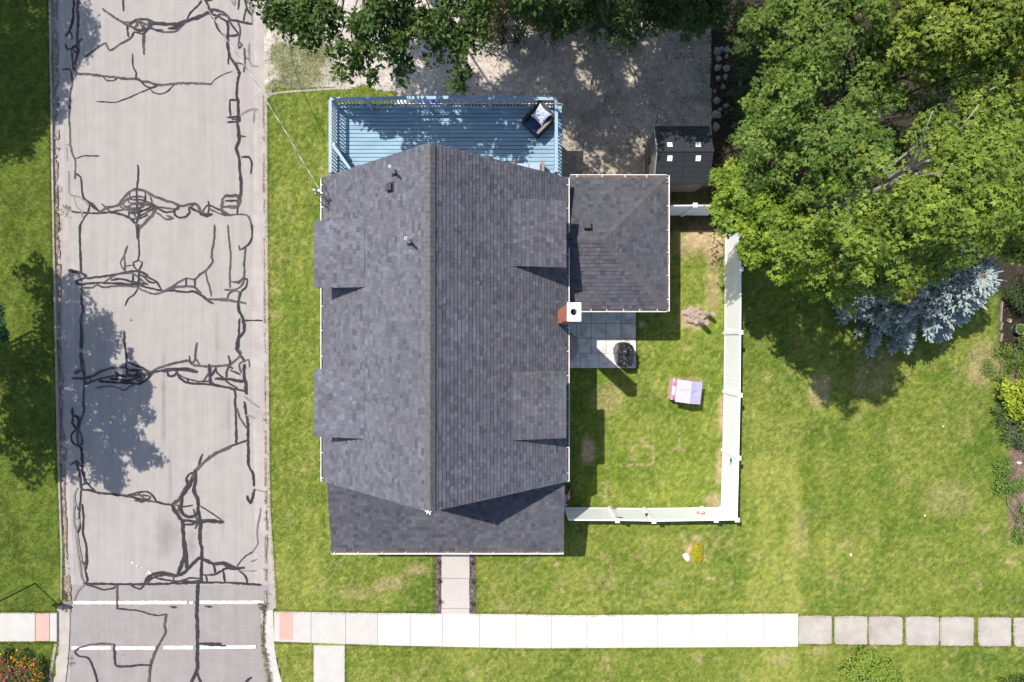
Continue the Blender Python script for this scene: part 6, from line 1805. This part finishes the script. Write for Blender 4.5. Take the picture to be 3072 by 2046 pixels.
# ------------------------------------------------------------------ blue spruce
spz = 5.5; spr = 2.75
sp = thing('blue_spruce', 'conical blue spruce leaning out from under the large maple', 'tree', (*G(2650, 870), 0))
mb = MB(); mb.tube([(0, 0, -.1), (0, 0, 1.5), (0, 0, 3.5), (0, 0, spz)], [.15, .12, .07, .015], 10)
rg = np.random.default_rng(55); TW = []; TD = []; TLn = []
z = .35; wi = 0
while z < spz - .15:
    Lb = spr * (1 - z / spz) ** .62 * .98; nb = int(13 - 5 * z / spz); off = rg.uniform(0, 6)
    for b in range(nb):
        az = off + b * 2 * math.pi / nb + rg.uniform(-.14, .14); L = Lb * rg.uniform(.82, 1.10)
        if L < .15: L = .15
        hd = np.array([math.cos(az), math.sin(az), 0]); ns = max(3, int(L / .066))
        mb.tube([(0, 0, z), tuple(hd * L * .5 + np.array([0, 0, z - .05 * L])), tuple(hd * L + np.array([0, 0, z + .06 * L]))], [.025, .016, .006], 4, cap=False)
        for i in range(ns):
            s = (i + 1) / ns
            if s < .22: continue
            p = hd * L * s + np.array([0, 0, z + L * (-.20 * s + .26 * s * s)])
            for sd in ((-1, 1) if i < ns - 1 else (-1, 0, 1)):
                an = az + sd * R(rg.uniform(38, 62)) + rg.uniform(-.1, .1)
                d = np.array([math.cos(an), math.sin(an), rg.uniform(-.05, .30)]); ln = rg.uniform(.16, .29) * (1.0 if sd else 1.2) * (.7 + .5 * (1 - abs(s - .5)))
                TW.append(p); TD.append(d / np.linalg.norm(d)); TLn.append(ln)
                if rg.random() < .55:
                    q = p + d * ln * .4; a2 = an + sd * .7 + rg.uniform(-.4, .4); d2 = np.array([math.cos(a2), math.sin(a2), rg.uniform(.1, .6)]); TW.append(q); TD.append(d2 / np.linalg.norm(d2)); TLn.append(ln * .7)
    z += .15 + .06 * (1 - z / spz); wi += 1
mb.build('trunk', M['bark'], sp)
TW, TD, TLn = np.array(TW), np.array(TD), np.array(TLn)
n = len(TW); up = np.array([0, 0, 1.0]); S1 = norm(np.cross(TD, up)); S2 = np.cross(S1, TD)
prof = [(0, .010), (.25, .023), (.75, .023), (1.0, .005)]; ns = 6
V = np.zeros((n, len(prof), ns, 3)); Cc = np.zeros((n, len(prof), ns, 3))
shade = rg.uniform(.8, 1.15, n)
for i, (t, r) in enumerate(prof):
    for k in range(ns):
        a = k / ns * 2 * math.pi; rk = r * (1.45 if k % 2 == 0 else .5)
        V[:, i, k] = TW + TD * (TLn * t)[:, None] + (S1 * math.cos(a) + S2 * math.sin(a)) * rk
        base = np.array([.42, .48, .46]) if k % 2 == 0 else np.array([.24, .29, .27])
        Cc[:, i, k] = base * shade[:, None] * (.85 + .35 * t)
F = []
for i in range(len(prof) - 1):
    for k in range(ns):
        F.append((i * ns + k, i * ns + (k + 1) % ns, (i + 1) * ns + (k + 1) % ns, (i + 1) * ns + k))
F = np.array(F)[None] + (np.arange(n) * len(prof) * ns)[:, None, None]
link('crown', raw_mesh('crown', V.reshape(-1, 3), F.reshape(-1, 4), M['needle'], Cc.reshape(-1, 3)), sp)

# ------------------------------------------------------------------ shrubs
def shrub(name, label, cl, seed, cat='shrub', group=None, m='leaf', stems=True, part='foliage', **kw):
    c0 = cl[0][0]; t = thing(name, label, cat, (c0[0], c0[1], 0), 0, group)
    foliage_obj(part, t, crown_leaves(cl, seed, **{'split': False, 'stray': .05, **kw}), m)
    if stems:
        rr = random.Random(seed); mb = MB()
        for i in range(6):
            c, r, sq = cl[i % len(cl)]; e = Vector(c) - Vector(t.location) + Vector((rr.uniform(-.5, .5), rr.uniform(-.5, .5), rr.uniform(0, .5))) * r
            mb.tube(limb_path((0, 0, -.02), e, .08, rr, 5), [.025, .02, .016, .012, .006], 5)
        mb.build('stem', M['bark'], t)
    return t
YG = ((.20, .27, .02), (.34, .40, .03)); DG = ((.03, .06, .015), (.06, .10, .022))
SK = dict(kind='oval', lpers=22, sr=(.12, .22), per_m2=26, size=.075)
shrub('shrub', 'rounded yellow-green shrub in the east border', CG([(3035, 1190, .9, .75), (3070, 1230, .8, .7), (3000, 1170, .6, .4), (3075, 1150, .7, .5), (3010, 1225, .6, .4)]), 201, pal=YG, **{**SK, 'size': .11})
shrub('shrub', 'dark green shrub directly below the yellow-green one', CG([(3020, 1290, .6, .45), (3050, 1300, .6, .5), (3010, 1265, .5, .35), (2985, 1235, .35, .3)]), 202, pal=((.05, .09, .03), (.10, .15, .05)), **SK)
shrub('shrub', 'pale green shrub at the bottom edge south of the old sidewalk squares', CG([(2560, 2010, .9, .75), (2620, 2020, .9, .75), (2580, 1960, .7, .5), (2530, 1985, .6, .4), (2650, 2060, .8, .7), (2530, 2060, .8, .7), (2635, 1985, .6, .35)]), 203, pal=((.15, .22, .03), (.27, .35, .05)), **SK)
shrub('shrub', 'dark shrub in the bottom right corner', CG([(3050, 2055, .8, .7), (3010, 2050, .5, .4)]), 204, pal=DG, **SK)
shrub('shrub', 'small golden yellow shrub in a bare patch on the front lawn', CG([(2087, 1652, .22, .20), (2087, 1668, .20, .20), (2090, 1638, .18, .15)]), 205, pal=((.26, .26, .01), (.48, .42, .02)), kind='oval', lpers=24, sr=(.04, .07), per_m2=260, size=.04, stems=False)
shrub('shrub', 'leafy green perennials beside the grey planter', CG([(3060, 1030, .3, .3), (3045, 1080, .3, .35), (3070, 1110, .4, .4), (3010, 1050, .2, .25), (3020, 1095, .2, .25)]), 206, pal=((.07, .13, .02), (.17, .23, .03)), **SK)
shrub('shrub', 'low light green weeds along the timber edging', CG([(2960, 1110, .1, .22), (2985, 1060, .1, .2), (2990, 1130, .12, .22), (2960, 1090, .1, .15)]), 207, pal=((.10, .16, .03), (.18, .24, .05)), stems=False, **SK)
shrub('shrub', 'loose tall weeds under the shrubs at the east edge', CG([(3000, 1400, .2, .35), (3035, 1450, .25, .35), (3060, 1540, .25, .3), (2990, 1460, .15, .3), (3050, 1600, .2, .3)]), 208, pal=((.07, .15, .03), (.16, .25, .03)), **SK)
shrub('shrub', 'dark foliage beside the planter at the east edge', CG([(3045, 900, .5, .5), (3075, 860, .6, .6), (3020, 880, .3, .3), (3070, 950, .3, .25)]), 209, pal=DG, **SK)
shrub('shrub', 'green weeds growing among the lower boughs of the spruce', CG([(2600, 985, .9, .38), (2625, 1000, .8, .35), (2580, 1010, .7, .28)]), 210, pal=((.04, .10, .01), (.10, .17, .01)), **SK)
shrub('planter_leaves', 'green leaves filling the round grey planter', [((*G(3043, 988), .36), .16, .6)], 211, cat='plant', pal=((.06, .14, .02), (.13, .22, .03)), kind='oval', lpers=16, sr=(.06, .12), per_m2=120, size=.06, stems=False)
shrub('vine_thicket', 'brownish vine thicket at the top edge beside the gravel', CG([(1490, 110, .8, .6), (1450, 90, .7, .6), (1540, 100, 1.0, .8), (1420, 60, .8, .8), (1530, 40, 1.2, 1.0)]), 212, cat='shrub', pal=((.06, .065, .02), (.13, .11, .04)), **{**SK, 'size': .10, 'per_m2': 16})
shrub('shrub', 'dark undergrowth at the wood edge beside the rocks', CG([(2220, 230, 1.0, .7), (2200, 330, .9, .6), (2215, 430, 1.0, .6), (2250, 140, 1.4, .9)]), 213, pal=DG, **{**SK, 'size': .12, 'per_m2': 14})
shrub('shrub', 'dark undergrowth at the top edge below the maple branches', CG([(1640, 60, .9, .7), (1750, 50, 1.0, .8), (1880, 40, 1.0, .8), (2000, 60, 1.0, .7), (2110, 60, .9, .7)]), 214, pal=DG, **{**SK, 'size': .12, 'per_m2': 14})
shrub('shrub', 'small green seedling in the hollow of the tree stump', [((*G(2098, 944), .14), .09, .7)], 215, cat='plant', pal=((.12, .18, .02), (.24, .28, .03)), kind='oval', lpers=12, sr=(.04, .08), per_m2=160, size=.05, stems=False)
for i, (x, y, lb) in enumerate(((1317, 1687, 'tiny dark seedling, northernmost in the mulch west of the path'), (1319, 1744, 'tiny dark seedling, middle one in the mulch west of the path'), (1322, 1806, 'tiny dark seedling, southernmost in the mulch west of the path'),
                               (1419, 1690, 'tiny dark seedling, northernmost in the mulch east of the path'), (1420, 1746, 'tiny dark seedling, middle one in the mulch east of the path'), (1421, 1810, 'tiny dark seedling, southernmost in the mulch east of the path'))):
    shrub('seedling', lb, [((*G(x, y), .07), .07, .7)], 220 + i, cat='plant', group='seedlings beside the front path', pal=((.02, .03, .01), (.05, .07, .02)), kind='oval', lpers=10, sr=(.04, .07), per_m2=200, size=.05, stems=False)
# flower bed
bedf = lambda px, py: ((np.hypot((px - 40) / 112, (py - 2050) / 100) + .2 * (fbm(px, py, 30, 4) - .5)) < 1) * 1.0
o = patch_sheet('mulch_bed', bedf, -110, 165, 1940, 2160, 4, lambda A, B: (np.array([.09, .07, .05]) * (.4 + vnoise(A, B, 4, 8))[..., None]), M['gravel'], .02); tag(o, 'soil of the corner flower bed', kind='stuff')
FL = {'orange': (.80, .22, .01), 'yellow': (.80, .45, .01), 'pink': (.70, .10, .22), 'red': (.62, .03, .06), 'magenta': (.55, .03, .20)}
fl = [(22, 1958, 'yellow', 'yellow-orange flowers at the top left of the corner bed'), (30, 1965, 'red', 'red and orange flowers left of centre in the corner bed'), (70, 1958, 'yellow', 'golden flowers at the top of the corner bed'), (95, 1975, 'orange', 'orange flowers in the middle of the corner bed'), (122, 1985, 'orange', 'deep orange flowers nearest the kerb in the corner bed'),
      (20, 1995, 'orange', 'small orange blooms at the left edge of the corner bed'), (45, 2000, 'magenta', 'magenta flowers at the left of the corner bed'), (78, 1998, 'pink', 'pink flowers in the middle of the corner bed'), (105, 2012, 'magenta', 'magenta blooms right of centre in the corner bed'), (15, 2030, 'pink', 'bright pink flowers at the lower left of the corner bed'),
      (50, 2030, 'pink', 'rose flowers at the lower centre of the corner bed'), (85, 2035, 'red', 'crimson flowers at the bottom of the corner bed'), (118, 2035, 'pink', 'pale pink flowers at the bottom near the kerb'), (60, 2065, 'magenta', 'magenta flowers just below the picture edge'), (130, 2015, 'orange', 'orange flowers by the kerb below the deep orange ones')]
for i, (x, y, cn, lb) in enumerate(fl):
    t = shrub('flowering_plant', lb, [((*G(x, y), .22), .26, .8)], 240 + i, cat='flowers', group='flowers in the corner bed', pal=((.04, .09, .015), (.10, .16, .02)), kind='oval', lpers=14, sr=(.08, .15), per_m2=80, size=.06, stems=False)
    rr = random.Random(i); v, f, c = [], [], []
    for _ in range(26):
        a, d = rr.uniform(0, 6.28), math.sqrt(rr.random()) * .27; z = .22 + .22 * (1 - (d / .3) ** 2) + rr.uniform(0, .05); r = rr.uniform(.022, .042)
        cc = FL[cn]; k = rr.uniform(.7, 1.2)
        if rr.random() < .25: cc = FL[rr.choice(list(FL))]
        n0 = len(v); v.append((d * math.cos(a), d * math.sin(a), z + .012)); c.append([q * k * .6 for q in cc])
        for q in range(8):
            rq = r * (1 if q % 2 == 0 else .75); v.append((d * math.cos(a) + rq * math.cos(q * math.pi / 4), d * math.sin(a) + rq * math.sin(q * math.pi / 4), z - .004)); c.append([w_ * k for w_ in cc])
        for q in range(8): f.append((n0, n0 + 1 + q, n0 + 1 + (q + 1) % 8, n0 + 1 + (q + 1) % 8))
    me = bpy.data.meshes.new('blossoms'); me.from_pydata(v, [], [q[:3] for q in f]); at = me.color_attributes.new('Col', 'FLOAT_COLOR', 'POINT'); at.data.foreach_set('color', np.array([[*q, 1] for q in c], np.float32).ravel()); me.materials.append(M['leaf']); q = link('blossoms', me, t); q['kind'] = 'stuff'
# ------------------------------------------------------------------ grass blades
rg = np.random.default_rng(31)
def grass(n, x0, x1, y0, y1, seed, lo=.035, hi=.075, wd=.012):
    rg = np.random.default_rng(seed)
    px, py = rg.uniform(x0, x1, n), rg.uniform(y0, y1, n)
    ok = grass_ok(px, py)
    ga = gravel_amount(px, py); ok &= rg.random(n) > np.clip(ga * 1.25, 0, .995)
    wood = (px > 2110) & (py < 620 + .30 * (px - 2200)) | ((px > 1330) & (py < 90)) | ((px > 1990) & (px < 2150) & (py > 575) & (py < 690))
    ok &= ~(wood & (rg.random(n) > .06))
    t = np.zeros(n)
    for (cx, cy, rx, ry, a) in ((1765, 1350, 24, 44, 1), (1925, 970, 12, 14, 1), (2080, 955, 46, 36, .9), (2085, 715, 55, 40, .6), (2087, 1655, 28, 30, 1), (2465, 1170, 36, 50, .5), (2150, 700, 40, 60, .6)):
        t = np.maximum(t, a * blob(px, py, cx, cy, rx, ry, 3))
    ok &= rg.random(n) > t
    px, py = px[ok], py[ok]; n = len(px)
    x, y = (px - 1536) / PPM, (1023 - py) / PPM
    c = lawn_colour(px, py) * 1.15
    c = c * (rg.uniform(.62, 1.38, n) * (.76 + .48 * vnoise(px, py, 3.2, 87)))[:, None]
    yl = rg.random(n) < .08; c[yl] = c[yl] * .4 + np.array([.24, .20, .07]) * .6
    az = rg.uniform(0, 2 * math.pi, n); L = rg.uniform(lo, hi, n) * (.7 + .7 * fbm(px, py, 30, 17, 2)); lean = rg.uniform(.35, 1.0, n)
    dx, dy = np.cos(az) * L * lean, np.sin(az) * L * lean; dz = L * np.sqrt(1 - lean ** 2 * .8)
    w = wd * rg.uniform(.7, 1.3, n) / 2; sx, sy = -np.sin(az) * w, np.cos(az) * w
    z0 = .026 * (gravel_amount(px, py, True) > .3)
    V = np.stack([np.stack([x - sx, y - sy, z0], -1), np.stack([x + sx, y + sy, z0], -1), np.stack([x + dx, y + dy, z0 + dz + .008], -1)], 1)
    F = np.arange(3 * n).reshape(-1, 3)
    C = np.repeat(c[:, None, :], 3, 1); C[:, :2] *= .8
    return V.reshape(-1, 3), F, C.reshape(-1, 3)
for i, (nm, lb, n, x0, x1, y0, y1, kw) in enumerate((
    ('grass', 'short mown grass of the lawns around the house and fence', 980000, 790, 3110, -20, 2070, {}),
    ('grass', 'deep green grass of the neighbouring lawn over the street', 90000, -40, 190, -30, 2070, dict(lo=.04, hi=.085)))):
    v, f, c = grass(n, x0, x1, y0, y1, 500 + i, **kw)
    o = link(nm, raw_mesh(nm, v, f, M['grass'], c)); tag(o, lb, kind='stuff')
# longer tufts along kerbs, slabs, fence and walls
def tufts(name, label, spots, seed, n=16, L=.10, spread=.05, cols=None):
    rg = np.random.default_rng(seed); V, C = [], []
    for (px, py) in spots:
        x, y = G(px, py); k = int(n * rg.uniform(.5, 1.5)); s = rg.uniform(.5, 1.4)
        a = rg.uniform(0, 6.28, k); r = rg.uniform(0, spread, k); l = rg.uniform(.4, 1, k) * L * s; w = .007
        bx, by = x + np.cos(a) * r, y + np.sin(a) * r; az = a + rg.uniform(-.6, .6, k)
        c = lawn_colour(np.array([float(px)]), np.array([float(py)]))[0] * 1.1 if cols is None else np.array(cols)
        c = np.clip(c, .0, .4) * rg.uniform(.7, 1.3, (k, 1))
        V.append(np.stack([np.stack([bx - np.sin(az) * w, by + np.cos(az) * w, 0 * bx - .02], -1), np.stack([bx + np.sin(az) * w, by - np.cos(az) * w, 0 * bx - .02], -1), np.stack([bx + np.cos(az) * l * .8, by + np.sin(az) * l * .8, l * .6 + .01], -1)], 1)); C.append(np.repeat(c[:, None], 3, 1))
    V, C = np.concatenate(V), np.concatenate(C); n_ = len(V)
    o = link(name, raw_mesh(name, V.reshape(-1, 3), np.arange(3 * n_).reshape(-1, 3), M['grass'], C.reshape(-1, 3))); tag(o, label, kind='stuff'); return o
sp_ = []
rr = random.Random(8)
for y in range(300, 1826, 3): sp_.append((float(road_right(y)) + rr.uniform(0, 4), y))
for y in range(-10, 1830, 3): sp_.append((float(road_left(y)) - rr.uniform(0, 4), y))
for x in range(824, 3080, 3):
    if not (1323 < x < 1409): sp_.append((x, ytop(min(x, 2395)) + (0 if x < 2395 else 8) - rr.uniform(0, 4)))
    if not (940 < x < 1035): sp_.append((x, ybot(min(x, 2395)) + (0 if x < 2395 else -7) + rr.uniform(0, 4)))
for x in range(-20, 168, 3): sp_ += [(x, 1836 - rr.uniform(0, 3)), (x, 1927 + rr.uniform(0, 3))]
for y in range(1938, 2060, 3): sp_ += [(939 - rr.uniform(0, 3), y), (1036 + rr.uniform(0, 3), y)]
for y in range(1655, 1842, 3): sp_ += [(1304 - rr.uniform(0, 3), y), (1428 + rr.uniform(0, 3), y)]
for x in range(1725, 1910, 4): sp_.append((x, 1106 + rr.uniform(0, 3)))
for y in range(930, 1105, 4): sp_.append((1909 + rr.uniform(0, 3), y))
for (a_, b_) in ((2497, 2503), (2603, 2607), (2709, 2716), (2819, 2821), (2923, 2933), (3035, 3041)):
    for y in range(1850, 1935, 2): sp_.append((rr.uniform(a_, b_), y))
tufts('grass_edging', 'untrimmed grass fringe along kerbs and pavements', sp_, 61, 14, .09, .05)
wd_ = [(800 + rr.uniform(-8, 8) if y < 1300 else 803 + rr.uniform(-10, 6), y) for y in range(620, 1820, 9) if rr.random() < .22] + [(788 + rr.uniform(-4, 4) + max(0, (y - 1930) * .2), y) for y in range(1815, 2050, 3)] + [(195 + rr.uniform(-6, 10), 1790 + rr.uniform(-12, 12)) for _ in range(12)] + [(195 + rr.uniform(-8, 8), rr.uniform(610, 650)) for _ in range(8)] + [(210 + rr.uniform(-8, 8), 1985 + rr.uniform(-14, 14)) for _ in range(7)] + [(790 + rr.uniform(-14, 10), 1820 + rr.uniform(-10, 10)) for _ in range(12)] + [(168 + rr.uniform(-6, 10), rr.uniform(560, 800)) for _ in range(26)]
tufts('roadside_weeds', 'dry weeds rooted in the gutter joints', wd_, 62, 14, .10, .05, (.14, .13, .05))
# fallen leaves and loose stones
def scatter_bits(name, label, n, area, seed, size, cols, dens, flat=True, z=.035):
    rg = np.random.default_rng(seed); px, py = rg.uniform(area[0], area[2], n), rg.uniform(area[1], area[3], n); k = dens(px, py) > rg.random(n); px, py = px[k], py[k]; n = len(px)
    P0 = np.stack([(px - 1536) / PPM, (1023 - py) / PPM, np.full(n, z)], -1); Nn = norm(np.array([0, 0, 1.]) + rg.normal(size=(n, 3)) * .35); D = norm(rg.normal(size=(n, 3)))
    col = np.array(cols)[rg.integers(0, len(cols), n)] * rg.uniform(.6, 1.3, (n, 1))
    v, f, c = leaves(P0, D, Nn, size * rg.uniform(.5, 1.4, n), col, 'oval')
    o = link(name, raw_mesh(name, v, f, M['grass'], c)); tag(o, label, kind='stuff')
scatter_bits('fallen_leaves', 'brown dead leaves scattered over gravel and wood floor', 2200, (1300, 40, 2240, 600), 71, .07, [(.06, .045, .03), (.10, .07, .04), (.035, .03, .022), (.16, .12, .08)], lambda x, y: .25 + .75 * sstep(1650, 2100, x), z=.045)
scatter_bits('wood_litter', 'leaf litter on the dark ground below the eastern trees', 9000, (2130, 20, 2500, 800), 72, .09, [(.06, .045, .03), (.10, .07, .04), (.045, .03, .022), (.14, .10, .06)], lambda x, y: 1 + 0 * x, z=.03)
scatter_bits('gravel_chips', 'pale limestone chips standing out of the driveway gravel', 26000, (795, -20, 2133, 560), 73, .055, [(.50, .46, .42), (.60, .56, .52), (.34, .31, .28), (.26, .24, .21)], lambda x, y: gravel_amount(x, y) * .9, z=.03)
scatter_bits('lawn_litter', 'bits of dry thatch and clover on the lawns', 5000, (800, 600, 3080, 2050), 74, .045, [(.40, .34, .20), (.30, .30, .10), (.5, .48, .4)], lambda x, y: grass_ok(x, y) * .5, z=.05)
